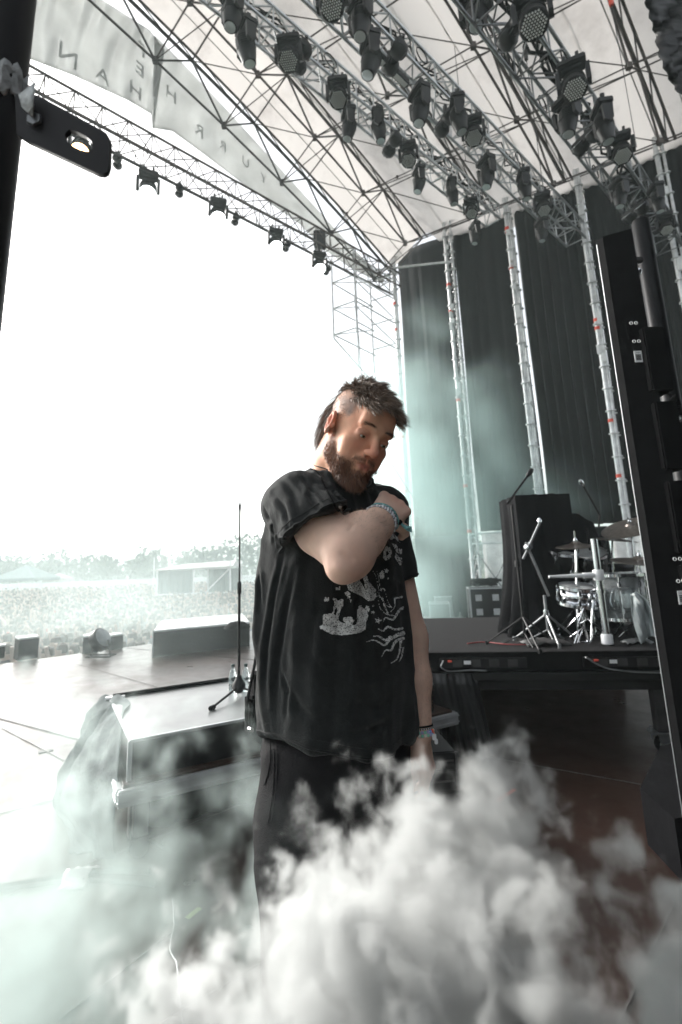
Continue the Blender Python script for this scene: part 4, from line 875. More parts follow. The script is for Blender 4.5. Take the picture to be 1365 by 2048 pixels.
# cymbals
M_cym = mat('dark_bronze_cymbal', (.16, .14, .125), .35, .85, var=.25, scale=30)
def cymbal(px, py, Y, rad, tilt, lab, bx=None, post=.08):
    c = at(px, py, Y); b = base(bx or px, Y); t = thing('cymbal_stand', lab, 'cymbal', b); ax_ = nrm(V(*tilt)); c = c - b
    mb = MB(); mb.lathe([(.006, .03), (.03, .028), (.045, .012), (rad * .5, .004), (rad, -.012), (rad, -.015), (rad * .5, .001), (.04, .008), (.006, .024)], c, ax_, 40, capa=False); mb.build('cymbal', M_cym, t)
    mb = MB(); mb.tube(c - V(0, 0, .01), c + ax_ * post, .006, 8); mb.lathe([(.016, .03), (.018, .045), (.008, .06)], c, ax_, 10); mb.lathe([(.03, 0), (.02, .02)], c, ax_, 10); mb.build('felt_post', M_chrome, t)
    lo = V(0, 0, 0) + V(0, 0, .1); mb = MB(); mb.tube(lo, c - ax_ * .02, .010, 8); mb.build('pole', M_chrome, t); mb = MB(); mb.lathe([(.016, 0), (.018, .05)], c * .6 + lo * .4, n=10); mb.build('clutch', M_chrome, t)
    for k in range(3): a = k * 2.094 + px; e = V(math.cos(a) * .24, math.sin(a) * .24, .01); mb = MB(); mb.tube(lo + V(0, 0, .15), e, .007, 6); mb.build('leg', M_chrome, t)
cymbal(1152, 1090, 4.3, .16, (-.05, -.12, 1), 'small dark cymbal level in front of the black covers, left of the thick pole', 1160, .12)
cymbal(1262, 1052, 4.5, .25, (-.35, -.25, 1), 'large pale cymbal tilted at the upper right of the drum kit', 1285)
cymbal(1278, 1120, 4.15, .21, (.04, -.16, 1), 'dark brown cymbal right above the clear floor tom', 1310)
cymbal(1225, 1078, 4.9, .22, (.1, -.1, 1), 'thin dark cymbal behind the thick silver pole', 1235)
# thick chrome pole with white cross bar
b = base(1216, 4.0); t = thing('rack_pole', 'thick shiny silver pole with a white side arm in front of the drums', 'pole', V(b[0], 4.0, DZ)); b = V(b[0], 4.0, DZ); tpz = at(1187, 1078, 4.0)
mb = MB(); tt = V(0, 0, tpz[2] - DZ); mb.lathe([(.026, .005), (.026, tt[2])], n=20); mb.build('pole', M_chrome, t)
c = at(1198, 1150, 4.0) - b; e = at(1103, 1150, 3.95) - b; c[0] = 0; mb = MB(); mb.lathe([(.036, -.04), (.04, -.03), (.04, .03), (.036, .04)], (0, 0, c[2]), n=16); mb.tube((0, 0, c[2]), V(-.12, 0, c[2]), .022, 10); mb.build('clamp', M_white, t); mb = MB(); mb.tube(V(-.10, 0, c[2]), V(e[0], 0, c[2]), .018, 10, .010); mb.build('side_arm', M_white, t)
mb = MB(); mb.lathe([(.036, .004), (.042, .01), (.042, .07), (.034, .08)], n=16); mb.build('foot_collar', M_white, t); mb = MB(); mb.lathe([(.034, 0), (.034, .03)], (0, 0, .38), n=16); mb.build('tube_collar', M_chrome, t)
# drums
M_acr = mat('clear_acrylic', (.75, .8, .8), .05, trans=.85, var=.05); M_skin2 = mat('drum_head', (.45, .47, .47), .5, transl=.3, var=.15)
def drum(c, rad, h, ax_, lab, legs=0, nm='floor_tom', lugs=8, head=M_skin2, shell=M_acr):
    ax_ = nrm(ax_); b = V(c[0], c[1], DZ); t = thing(nm, lab, 'drum', b); c = np.asarray(c) - b
    mb = MB(); mb.lathe([(rad, -h / 2), (rad, h / 2)], c, ax_, 36, capa=False); mb.build('shell', shell, t, solid=.006)
    for s_ in (-1, 1):
        mb = MB(); z = s_ * h / 2; mb.lathe([(rad + .004, z - .014), (rad + .014, z - .012), (rad + .014, z + .012), (rad + .004, z + .014), (rad + .004, z - .014)], c, ax_, 36, capa=False); mb.build('hoop', M_chrome, t)
        mb = MB(); mb.lathe([(.001, z + s_ * .002), (rad + .002, z)], c, ax_, 36, capa=False); mb.build('drum_head', head, t, solid=.001)
    a1 = nrm(np.cross(ax_, (1, .1, 0))); b1 = np.cross(ax_, a1)
    for k in range(lugs):
        q = 2 * math.pi * (k + .3) / lugs; o_ = c + (a1 * math.cos(q) + b1 * math.sin(q)) * (rad + .012)
        mb = MB(); mb.tube(o_ - ax_ * h * .48, o_ + ax_ * h * .48, .004, 5); mb.box(o_ + ax_ * h * .3, (.022, .022, .04), bev=.004); mb.box(o_ - ax_ * h * .3, (.022, .022, .04), bev=.004); mb.build('lug', M_chrome, t)
    for k in range(legs):
        q = 2 * math.pi * (k + .1) / legs + .5; o_ = c + V(math.cos(q), math.sin(q), 0) * (rad + .022); mb = MB(); mb.pipe([o_ + V(0, 0, h * .2), V(o_[0], o_[1], .06), V(o_[0] * 1.0 + math.cos(q) * .02, o_[1] + math.sin(q) * .02, .008)], .007, 7); mb.build('leg', M_chrome, t)
    return t
c = at(1240, 1192, 4.25); drum(c, .19, .34, (0, 0, 1), 'clear acrylic floor tom with chrome lugs right of the thick silver pole', 3)
c = at(1118, 1118, 4.6); drum(c, .14, .2, (.1, -.5, 1), 'small chrome edged rack tom left of the thick silver pole', 0, 'rack_tom', 6, shell=M_black)
c = at(1178, 1128, 4.7); drum(c, .15, .22, (-.1, -.4, 1), 'dark rack tom half hidden behind the thick silver pole', 0, 'rack_tom', 6, shell=M_black)
c = at(1140, 1205, 4.85); drum(c, .28, .38, (.25, -1, 0), 'dark bass drum low behind the stands', 0, 'bass_drum', 10, head=M_black, shell=M_black)
c = at(1160, 1190, 4.25); drum(c, .16, .13, (.05, -.15, 1), 'shallow silver snare drum left of the thick silver pole', 0, 'snare_drum', 8, shell=M_chrome)
b = V(c[0], c[1], DZ); t = stand3('snare_stand', 'low chrome stand under the silver snare drum', b, .22, c[2] - DZ - .075, .009, M_chrome, M_chrome, .2)
# hi-hat pedal wire frame
b = base(1160, 4.05); t = thing('pedal_frame', 'bent chrome wire pedal frame hanging at the front of the drum kit', 'pedal', V(b[0], 4.05, DZ)); b = V(b[0], 4.05, DZ)
P = [at(*q, 4.05) - b for q in ((1168, 1217), (1160, 1238), (1157, 1246), (1170, 1252), (1158, 1262), (1150, 1288), (1156, 1292), (1166, 1258), (1160, 1248), (1173, 1240), (1170, 1218))]
for p in P: p[2] = max(p[2], .012)
mb = MB(); mb.pipe(P, .006, 7, closed=True); mb.build('wire', M_chrome, t); mb = MB(); mb.pipe([at(1163, 1294, 4.05) * V(1, 1, 0) + V(0, 0, DZ + .02) - b, at(1184, 1290, 4.05) * V(1, 1, 0) + V(0, 0, DZ + .02) - b, at(1186, 1200, 4.05) - b], .008, 7); mb.build('rod', M_chrome, t)
# drum stool and towel
b = base(1255, 5.2); t = stand3('drum_stool', 'round black drum stool behind the clear floor tom', b, .25, .5, .014); mb = MB(); mb.lathe([(.001, 0), (.17, .0), (.18, .04), (.16, .08), (.001, .09)], (0, 0, .5), n=24); mb.build('seat', M_blackp, t)
b = base(1296, 4.02); P = []
A = polyint([(1262, 1190), (1264, 1230), (1272, 1262), (1283, 1288)], 24); B = polyint([(1272, 1183), (1295, 1200), (1312, 1240), (1318, 1280)], 24)
for i in range(24):
    row = []
    for j in range(16):
        q = j / 15; px, py = A[i] * (1 - q) + B[i] * q; row.append(at(px, py - 6 * math.sin(q * 3.1) * (i / 24) * 2, 3.98 + .05 * math.sin(q * 8 + i * .2) + .02 * math.sin(q * 19)) - b)
    P.append(row)
mb = MB(); mb.grid(P); o = mb.build('towel', mat('pale_grey_towel', (.55, .6, .6), .95, bump=.6, bscale=180), solid=.006); o.location = tuple(b.tolist()); tag(o, 'pale grey towel hanging in folds at the right end of the drum kit', 'towel')
# small cases, foot pad and gear on riser floor
for px, Y, d, lab, m_ in ((1090, 4.1, (.34, .2, .04), 'crumpled dark grey cloth pad lying in front of the covered amplifier', M_dsteel), (1275, 4.0, (.2, .1, .03), 'small flat metal pedal at the foot of the towel', M_steel)):
    b = base(px, Y); mb = MB(); mb.grid([[(d[0] * (i / 10 - .5), d[1] * (j_ / 8 - .5), d[2] * (1 - ((i / 5 - 1) ** 2 + (j_ / 4 - 1) ** 2) / 2) + .008 * math.sin(i * 2 + j_) + .006) for j_ in range(9)] for i in range(11)]); o = mb.build('floor_pad', m_, solid=.004); o.location = tuple(b.tolist()); tag(o, lab, 'pad')
mb = MB(); q0 = V(*at(938, 1297, 4.3)); mb.pipe(cat([V(at(px, 1290, 4.2)[0], Y, DZ + .006) for px, Y in ((938, 4.25), (975, 4.3), (1010, 4.15), (1048, 4.1))]), .005, 6); tag(mb.build('signal_cable', mat('red_cable', (.3, .05, .05), .6)), 'thin dull red cable on the riser left of the boom stand', 'cable')
# ------------------------------------------------------------ near left pole with bracket
c = U(-122, 1128, .5); t = thing('black_pole', 'out of focus thick black pole at the left edge', 'pole', (c[0], .5, 0))
mb = MB(); mb.lathe([(.0305, 0), (.0305, 3.6)], n=32); mb.build('pole', M_black, t)
zt = PL(30, 185, V(c[0], .5, 0), V(1, 0, 0))[2]
mb = MB(); prof = []
P = [[((.0318 + .0018 * math.sin(j * 1.7) + .001 * math.sin(i * 2.3 + j)) * math.cos(a), (.0318 + .0018 * math.sin(j * 1.7)) * math.sin(a), zt + (i / 5 - .5) * .045 + .006 * math.sin(j * .9) + .004 * math.sin(j * 2.1 + i)) for j, a in enumerate(np.linspace(0, 2 * math.pi, 40))] for i in range(6)]
mb.grid(P); mb.build('tape_wrap', mat('torn_white_tape', (.5, .52, .52), .7, var=.5, scale=60, bump=.5, bscale=120), t, solid=.0008)
mb = MB(); w0 = U(38, 190, .47); w1 = U(70, 165, .46); w2 = U(66, 235, .465); w3 = U(45, 215, .47); mb.add([w0, w1, w2, w3], [(0, 1, 2, 3)]); o = mb.build('tape_flap', MATS['torn_white_tape'], t, solid=.001); o.location = tuple((-V(c[0], .5, 0)).tolist())
# bracket plate
YB = .475; out_ = [(30, 185), (72, 188), (140, 225), (200, 258), (214, 266), (220, 280), (219, 330), (213, 347), (200, 349), (185, 342), (120, 312), (34, 272)]
inn = [(130, 268), (138, 259), (152, 262), (172, 272), (184, 283), (186, 297), (177, 303), (160, 299), (142, 289), (132, 280)]
def resamp(poly, cpt, n=60):
    poly = np.array(poly + [poly[0]], float); r_ = []
    for q in np.linspace(0, 2 * math.pi, n, endpoint=False):
        d = V(math.cos(q), math.sin(q)); best = None
        for i in range(len(poly) - 1):
            a, b = poly[i], poly[i + 1]; M = np.array([d, a - b]).T
            if abs(np.linalg.det(M)) < 1e-9: continue
            s_, u_ = np.linalg.solve(M, a - cpt)
            if s_ > 0 and -1e-9 <= u_ <= 1 + 1e-9: best = s_ if best is None else max(best, s_)
        r_.append(cpt + d * best)
    return np.array(r_)
cp = np.array([158, 281.]); A = resamp(out_, cp); B = resamp(inn, cp); n_ = 60
fo_ = [U(*p, YB) for p in A]; fi = [U(*p, YB) for p in B]; th_ = V(0, .006, 0)
v = fo_ + fi + [p + th_ for p in fo_] + [p + th_ for p in fi]; f = []
for i in range(n_):
    j = (i + 1) % n_; f += [(i, j, n_ + j, n_ + i), (2 * n_ + j, 2 * n_ + i, 3 * n_ + i, 3 * n_ + j), (i, 2 * n_ + i, 2 * n_ + j, j), (n_ + j, 3 * n_ + j, 3 * n_ + i, n_ + i)]
t2 = thing('steel_bracket', 'blurred black flat bracket with a slotted hole fixed to the left pole', 'bracket', fo_[0]); mb = MB(); mb.add(v, f); o = mb.build('plate', M_black, t2, origin=None); o.location = tuple((-fo_[0]).tolist())
mb = MB(); p = U(70, 240, YB - .003) - fo_[0]; mb.lathe([(.001, -.003), (.008, -.003), (.009, 0)], p, (0, 1, 0), 6); mb.build('bolt', M_steel, t2)
# cable hanging beside the pole
mb = MB(); mb.pipe(cat([U(14, 380, .52), U(17, 430, .52), U(12, 500, .52), U(2, 570, .52), U(-14, 640, .52), U(-30, 800, .52)]), .0035, 8); tag(mb.build('hanging_cable', M_rubber), 'blurred black cable curving off the left edge below the bracket', 'cable')
# ------------------------------------------------------------ right hand panel wall seen on edge
YP = 2.25; pl = U(1291, 1128, YP); pr = U(1372, 1128, YP); X0 = pl[0]
zt_ = PL(1200, 482, V(X0, YP, 0), V(1, 0, 0))[2]
t = thing('panel_wall', 'tall black panel wall seen edge on at the right, with labels and rings', 'panel wall', (X0, YP, 0))
# top corner is cut by a sloping shoulder
mb = MB(); mb.prism([(.012, -.035), (.125, -.09), (.125, 0), (0, 0)], .02, zt_); mb.build('body', M_matte, t, smooth=False)
mb = MB(); mb.box((-.001, .001, zt_ / 2), (.003, .003, zt_ - .04)); mb.build('edge_strip', M_alu, t)
mods = [(2.42, 2.10), (2.06, 1.74), (1.70, 1.38), (1.34, 1.02), (.98, .66), (.62, .30)]
for i, (za, zb_) in enumerate(mods):
    mb = MB(); mb.box((.14, -.03, (za + zb_) / 2), (.10, .15, za - zb_ - .01), bev=.006); mb.box((.196, -.02, (za + zb_) / 2 + .06), (.012, .05, .12), bev=.003); md_ = mb.build('module', M_matte, t)
def ringset(px, py):
    p = U(px, py, YP - .11) - V(X0, YP, 0)
    for dx in (-.011, .011):
        for dz in (-.055, .035): mb = MB(); mb.pipe([(p[0] + dx + .0065 * math.cos(a), p[1], p[2] + dz + .0065 * math.sin(a)) for a in np.linspace(0, 2 * math.pi, 16, endpoint=False)], .0018, 6, closed=True); mb.build('ring', M_label, t)
ringset(1270, 660); ringset(1358, 1135)
for px, py in ((1277, 713), (1365, 1195)):
    p = U(px, py, YP - .107) - V(X0, YP, 0); mb = MB(); mb.box((p[0], p[1], p[2]), (.035, .002, .055), bev=.0005); lb = mb.build('label', M_label, t)
    mb = MB(); 
    for k in range(7): mb.box((p[0], p[1] - .0015, p[2] + .008 - k * .004), (.024, .001, .0018 if k % 2 else .003))
    mb.box((p[0], p[1] - .0015, p[2] + .018), (.016, .001, .0015)); mb.build('label_print', M_ink, lb)
# cables and connectors hanging on the panel wall
mb = MB(); 
for k in range(3): mb.pipe(cat([U(1278 + k * 6, 735, YP + .02), U(1290 + k * 5, 770, YP), U(1305 + k * 5, 800, YP), U(1325 + k * 4, 815 - k * 4, YP), U(1352, 800 - k * 5, YP)]), .006, 6)
tag(mb.build('power_cable', M_rubber), 'black looped cables under the barcode label of the panel wall', 'cable')
p = U(1302, 756, YP - .02); mb = MB(); mb.lathe([(.012, 0), (.014, .02), (.012, .035)], p, (.6, 0, .8), 12); tag(mb.build('cable_plug', M_red), 'small red connector under the barcode label', 'plug')
# big dark pole with a bright edge, behind the panel wall
p = U(1398, 1128, 2.75); t = thing('black_pole', 'thick glossy black pole with a bright edge behind the panel wall', 'pole', (p[0] - .0, 2.75, 0)); top_ = PL(1288, 445, V(p[0], 2.75, 0), V(1, 0, 0))[2]
mb = MB(); mb.lathe([(.05, 0), (.05, top_), (.045, top_ + .01)], n=32); mb.build('tube', mat('gloss_black', (.004, .004, .005), .4, spec=.15), t)
for i, (px, py, lab) in enumerate([(1250, 515, 'chrome clamp with a small lamp on the glossy pole top'), (1330, 800, 'black clamp with chrome bolts mid way on the glossy pole'), (1320, 850, 'chrome clamp and bright knob beside the panel wall'), (1340, 960, 'dark clamp with a bright knob at the right edge'), (1355, 1050, 'round black reel with a red mark at the right edge')]):
    q = U(px, py, 2.5); t = thing('pipe_clamp', lab, 'clamp', q, .3 * i)
    mb = MB(); mb.pipe([(.05 * math.cos(a), 0, .05 * math.sin(a)) for a in np.linspace(.4, 5.6, 16)], .011, 7); mb.box((.06, 0, -.02), (.07, .03, .03), bev=.006); mb.box((-.06, .02, .03), (.06, .04, .02), bev=.005); mb.build('body', M_dsteel if i != 1 else M_black, t)
    mb = MB(); mb.tube((-.02, -.02, -.05), (.03, -.02, -.09), .006, 6); mb.lathe([(.012, 0), (.022, .008), (.022, .02), (.01, .028)], (.035, -.02, -.1), (.5, -.5, -.6), 8); mb.build('bolt', M_chrome, t)
    if i == 4: mb = MB(); mb.pipe([(.07 * math.cos(a), -.01, .10 * math.sin(a)) for a in np.linspace(0, 2 * math.pi, 24, endpoint=False)], .012, 8, closed=True); mb.build('reel', M_blackp, t); mb = MB(); mb.box((0, -.02, -.02), (.03, .02, .06), bev=.004); mb.build('mark', M_red, t)
# black case at the lower right
a = G(1335, 1582); b = G(1296, 1690); c_ = G(1368, 1768); mb = MB(); q = [tuple(b[:2]), tuple(c_[:2]), (c_[0] + .7, c_[1] + .1), (a[0] + .7, a[1] + .2), tuple(a[:2])]
mb.prism([(x - b[0], y - b[1]) for x, y in q], 0.002, .25); t = mb.build('covered_case', M_cloth, smooth=False); t.location = (b[0], b[1], 0); tag(t, 'black cloth covered case at the lower right corner of the floor', 'case')
# torn black border cloth top right
A = polyint([(1287, -90), (1290, 0), (1308, 60), (1318, 110), (1335, 150), (1350, 178), (1375, 200)], 40); P = []; o0 = U(1340, 60, 3.6)
for i in range(40):
    row = []
    for j in range(18):
        q = j / 17; px = A[i][0] + q * 330 + 3 * math.sin(i * 1.9) * (1 - q); row.append(U(px, A[i][1] - q * 60, 3.6 + .06 * math.sin(q * 17 + i * .4) + .03 * math.sin(q * 41 + i)) - o0)
    P.append(row)
mb = MB(); mb.grid(P); o = mb.build('border_cloth', M_sheen, solid=.006); o.location = tuple(o0.tolist()); tag(o, 'crumpled black border cloth hanging in at the top right corner', 'cloth')
# ------------------------------------------------------------ haze and smoke
# ------------------------------------------------------------ signed distance sculpting
BIG = 1e3
class SDF:
    def __init__(s, lo, hi, h):
        s.lo = np.array(lo, float); s.h = h; s.n = (np.ceil((np.array(hi) - s.lo) / h)).astype(int) + 1
        s.D = np.full(s.n, .5, np.float32)
    def _sub(s, lo, hi):
        a = np.clip(np.floor((np.minimum(lo, hi) - s.lo) / s.h).astype(int), 0, s.n - 1); b = np.clip(np.ceil((np.maximum(lo, hi) - s.lo) / s.h).astype(int) + 1, 1, s.n)
        if (b <= a).any(): return None
        ax = [s.lo[i] + s.h * np.arange(a[i], b[i]) for i in range(3)]
        return tuple(slice(a[i], b[i]) for i in range(3)), np.stack(np.meshgrid(*ax, indexing='ij'), -1)
    def put(s, lo, hi, fn, k=.01, sub=False, mx=False):
        r = s._sub(np.asarray(lo) - .04 - k, np.asarray(hi) + .04 + k)
        if r is None: return s
        sl, P = r; d = fn(P).astype(np.float32); D = s.D[sl]
        if sub or mx:
            if sub: d = -d
            hh = np.clip(.5 - .5 * (D - d) / max(k, 1e-6), 0, 1); s.D[sl] = D * (1 - hh) + d * hh + k * hh * (1 - hh)
        else:
            hh = np.clip(.5 + .5 * (D - d) / max(k, 1e-6), 0, 1); s.D[sl] = D * (1 - hh) + d * hh - k * hh * (1 - hh)
        return s
    def cap(s, a, b, ra, rb, k=.01, **kw):
        a = np.asarray(a, float); b = np.asarray(b, float); m = max(ra, rb)
        def f(P):
            ab = b - a; t = np.clip(((P - a) @ ab) / (ab @ ab + 1e-12), 0, 1); return np.linalg.norm(P - a - t[..., None] * ab, axis=-1) - (ra + (rb - ra) * t)
        return s.put(np.minimum(a, b) - m, np.maximum(a, b) + m, f, k, **kw)
    def ell(s, c, r, k=.01, Rm=None, **kw):
        c = np.asarray(c, float); r = np.asarray(r, float); m = r.max()
        def f(P):
            q = P - c
            if Rm is not None: q = q @ Rm
            k0 = np.linalg.norm(q / r, axis=-1); k1 = np.linalg.norm(q / (r * r), axis=-1) + 1e-9
            return k0 * (k0 - 1) / k1
        return s.put(c - m, c + m, f, k, **kw)
    def chain(s, pts, rs, k=.01, **kw):
        for i in range(len(pts) - 1): s.cap(pts[i], pts[i + 1], rs[i], rs[i + 1], k, **kw)
        return s
    def mesh(s, smooth=1):
        D = s.D; n = D.shape; ins = D < 0
        C = [(i, j, k) for i in (0, 1) for j in (0, 1) for k in (0, 1)]
        cs = lambda A, c: A[c[0]:n[0] - 1 + c[0], c[1]:n[1] - 1 + c[1], c[2]:n[2] - 1 + c[2]]
        cnt = sum(cs(ins, c).astype(np.int8) for c in C); act = (cnt > 0) & (cnt < 8); I = np.argwhere(act)
        acc = np.zeros((len(I), 3)); num = np.zeros(len(I))
        for a in C:
            for ax in range(3):
                if a[ax] == 1: continue
                b = list(a); b[ax] = 1
                da = D[I[:, 0] + a[0], I[:, 1] + a[1], I[:, 2] + a[2]]; db = D[I[:, 0] + b[0], I[:, 1] + b[1], I[:, 2] + b[2]]
                m = (da < 0) != (db < 0); t = np.where(m, da / np.where(m, da - db, 1), 0)
                p = np.tile(np.array(a, float), (len(I), 1)); p[:, ax] += t; acc[m] += p[m]; num[m] += 1
        vtx = s.lo + s.h * (I + acc / num[:, None]); idx = np.full(act.shape, -1, np.int64); idx[act] = np.arange(len(I)); F_ = []
        for ax in range(3):
            o = [1 if q != ax else 0 for q in range(3)]; e = [q for q in range(3) if q != ax]
            sl0 = [slice(1, n[q] - 1) if q != ax else slice(0, n[q] - 1) for q in range(3)]
            sl1 = list(sl0); sl1[ax] = slice(1, n[ax])
            A = ins[tuple(sl0)]; B = ins[tuple(sl1)]; J = np.argwhere(A != B); fl = A[tuple(J.T)]
            J = J + np.array([1 if q != ax else 0 for q in range(3)])
            def g(d1, d2):
                q = J.copy(); q[:, e[0]] += d1; q[:, e[1]] += d2; return idx[q[:, 0], q[:, 1], q[:, 2]]
            quad = np.stack([g(-1, -1), g(0, -1), g(0, 0), g(-1, 0)], 1)
            flip = fl if ax != 1 else ~fl
            quad[~flip] = quad[~flip][:, ::-1]; F_.append(quad)
        F_ = np.concatenate(F_); F_ = F_[(F_ >= 0).all(1)]
        for _ in range(smooth):
            S_ = np.zeros_like(vtx); N_ = np.zeros(len(vtx))
            for a, b in ((0, 1), (1, 2), (2, 3), (3, 0)):
                np.add.at(S_, F_[:, a], vtx[F_[:, b]]); np.add.at(S_, F_[:, b], vtx[F_[:, a]]); np.add.at(N_, F_[:, a], 1); np.add.at(N_, F_[:, b], 1)
            vtx = vtx * .5 + .5 * S_ / np.maximum(N_, 1)[:, None]
        return vtx, F_
def vnormals(v, f):
    n_ = np.cross(v[f[:, 2]] - v[f[:, 0]], v[f[:, 3]] - v[f[:, 1]]); N = np.zeros_like(v)
    for k in range(4): np.add.at(N, f[:, k], n_)
    return N / (np.linalg.norm(N, axis=1)[:, None] + 1e-12)
def mesh_obj(name, v, f, m, parent=None, col=None):
    me = bpy.data.meshes.new(name); me.from_pydata(np.asarray(v).tolist(), [], np.asarray(f).tolist()); me.update()
    me.polygons.foreach_set('use_smooth', [True] * len(me.polygons)); me.materials.append(m)
    if col is not None:
        a = me.color_attributes.new('Col', 'FLOAT_COLOR', 'POINT'); a.data.foreach_set('color', np.concatenate([col, np.ones((len(col), 1))], 1).ravel().astype(np.float32))
    o = bpy.data.objects.new(name, me); scn.collection.objects.link(o)
    if parent: o.parent = parent
    return o
def ss(x, a, b): t = np.clip((x - a) / (b - a), 0, 1); return t * t * (3 - 2 * t)
# ------------------------------------------------------------ the man
HM = np.array([[0.78897717, -0.40916619, 0.45836455], [0.54635405, 0.80849175, -0.21871976], [-0.28109123, 0.42299422, 0.86143114]])
HT = V(.0413, 1.18, 1.697); HS = .925
def HW(p): return (np.asarray(p, float) * HS) @ HM.T + HT
def HL(p): return ((np.asarray(p, float) - HT) @ HM) / HS
man = thing('person', 'bearded man in a faded black printed T-shirt gripping his shoulder, foreground', 'person', (-.03, 1.27, 0))
MO = np.array(man.location)
TH = R(47); FD = V(math.sin(TH), -math.cos(TH), 0); RD = V(FD[1], -FD[0], 0)     # body forward, body right
TC = V(-.035, 1.27, 0)
shR = U(590, 1000, 1.12); elR = U(700, 1108, 1.0); wrR = U(768, 1034, 1.12)
shL = U(764, 1022, 1.37); elL = U(817, 1275, 1.38); wrL = U(842, 1468, 1.34)
neck = U(676, 950, 1.25)
def hand(S, W, d, nrm_, curl, thumb, sc=1.0, spread=.06, k=.006):
    d = nrm(d); n_ = nrm(nrm_ - d * (nrm_ @ d)); s_ = np.cross(d, n_)     # s_: towards the thumb side
    lens = [(.045, .026, .02), (.05, .03, .022), (.046, .028, .022), (.036, .022, .019)]
    W = np.asarray(W, float)
    for i in range(4):
        off = (1.5 - i) * .0195; base = W + s_ * off * .75 + d * .012 * sc; kn = W + (s_ * off * 1.08 + d * (.088 - .004 * abs(i - 1)) + n_ * (.004 - .002 * abs(i - 1.3))) * sc
        S.cap(base, kn, .0145 * sc, .0118 * sc, .012); S.ell(kn + n_ * .002, (.0105 * sc,) * 3, .006)
        p = kn; a = 0.0; dd = nrm(d + s_ * (1.5 - i) * spread)
        for j in range(3):
            a += R(curl[i][j]); v = dd * math.cos(a) - n_ * math.sin(a); q = p + v * lens[i][j] * sc
            S.cap(p, q, (.0098 - .001 * j) * sc, (.0092 - .0011 * j) * sc, .003 if j else .006); S.ell(q, (.0092 * sc - .0009 * j,) * 3, .004); p = q
    # palm pad, thumb
    S.cap(W + d * .03 * sc - n_ * .008 * sc + s_ * .018 * sc, W + d * .07 * sc - n_ * .006 * sc, .014 * sc, .012 * sc, .012)
    t0 = W + (d * .015 + s_ * .022 - n_ * .004) * sc; t1 = t0 + (d * thumb[0][0] + s_ * thumb[0][1] - n_ * thumb[0][2]) * .045 * sc
    t2 = t1 + (d * thumb[1][0] + s_ * thumb[1][1] - n_ * thumb[1][2]) * .032 * sc; t3 = t2 + (d * thumb[2][0] + s_ * thumb[2][1] - n_ * thumb[2][2]) * .026 * sc
    S.chain([t0, t1, t2, t3], [.016 * sc, .0125 * sc, .0108 * sc, .009 * sc], .006)
# --- body grid (arms, hands, trunk core, legs core come from one field)
S = SDF((-.34, .80, .70), (.36, 1.62, 1.70), .0034)
S.cap(TC + V(0, 0, 1.05), TC + V(0, 0, 1.42), .13, .13, .02)
S.cap(TC + V(0, 0, 1.42), neck + V(0, 0, -.03), .09, .062, .05)
S.cap(shR + V(.02, 0, -.03), TC + V(0, 0, 1.47), .042, .07, .02); S.cap(shL, TC + V(0, 0, 1.5), .06, .08, .04)
mR = shR * .5 + elR * .5
S.chain([shR, mR + V(0, 0, -.010), elR], [.040, .053, .049], .012)
fR = elR * .62 + wrR * .38
S.chain([elR, fR + V(-.002, 0, .008), elR * .25 + wrR * .75, wrR], [.048, .049, .037, .0285], .012)
S.ell(elR + nrm(elR - wrR) * .018 + V(-.008, -.022, -.018), (.027, .027, .027), .035)       # point of the elbow
S.cap(elR + V(-.015, -.02, .01), elR * .8 + mR * .2 + V(0, -.02, 0), .024, .03, .03)
dR = nrm(U(797, 1000, 1.205) - wrR); nR = nrm(V(.38, -.8, .5))
hand(S, wrR - dR * .004, dR, nR, [(58, 62, 30), (64, 66, 30), (70, 66, 30), (74, 60, 30)], [(.75, .62, .35), (.7, .3, .6), (.4, .0, .8)], 1.0)
S.chain([shL, elL, elL * .55 + wrL * .45, wrL], [.050, .048, .043, .028], .02)
dL = nrm(U(860, 1590, 1.33) - wrL); nL = nrm(V(.75, -.35, .1))
hand(S, wrL, dL, nL, [(14, 18, 10), (18, 22, 12), (22, 26, 14), (26, 28, 14)], [(.85, .5, .2), (.95, .15, .25), (.95, 0, .3)], 1.0)
vb, fb = S.mesh(1)
from mathutils.bvhtree import BVHTree
_bv = BVHTree.FromPolygons([Vector(q) for q in vb.tolist()], fb.tolist()); _nb = vnormals(vb, fb)
def crease(pxs, rad, depth):
    global vb
    pxs = np.array(pxs, float); k = len(pxs)
    for i in range(k - 1):
        for t in np.linspace(0, 1, 10, endpoint=(i == k - 2)):
            p = pxs[i] * (1 - t) + pxs[i + 1] * t; h_ = _bv.ray_cast(Vector(CAMP.tolist()), Vector(ray(*p).tolist()).normalized())
            if h_[0] is None: continue
            d_ = np.linalg.norm(vb - np.array(h_[0]), axis=1); vb = vb - _nb * (depth * .22 * np.exp(-(d_ / rad) ** 2))[:, None]
crease([(708, 1046), (700, 1060)], .005, .004)
crease([(684, 1106), (696, 1116), (708, 1121)], .005, .0028)
crease([(672, 1128), (684, 1140), (700, 1146)], .008, -.002)
crease([(760, 1042), (772, 1050)], .005, .002)
for a_, b_ in (((772, 1000), (792, 988)), ((778, 1012), (802, 1002)), ((780, 1022), (806, 1016))): crease([a_, b_], .0045, -.0022)
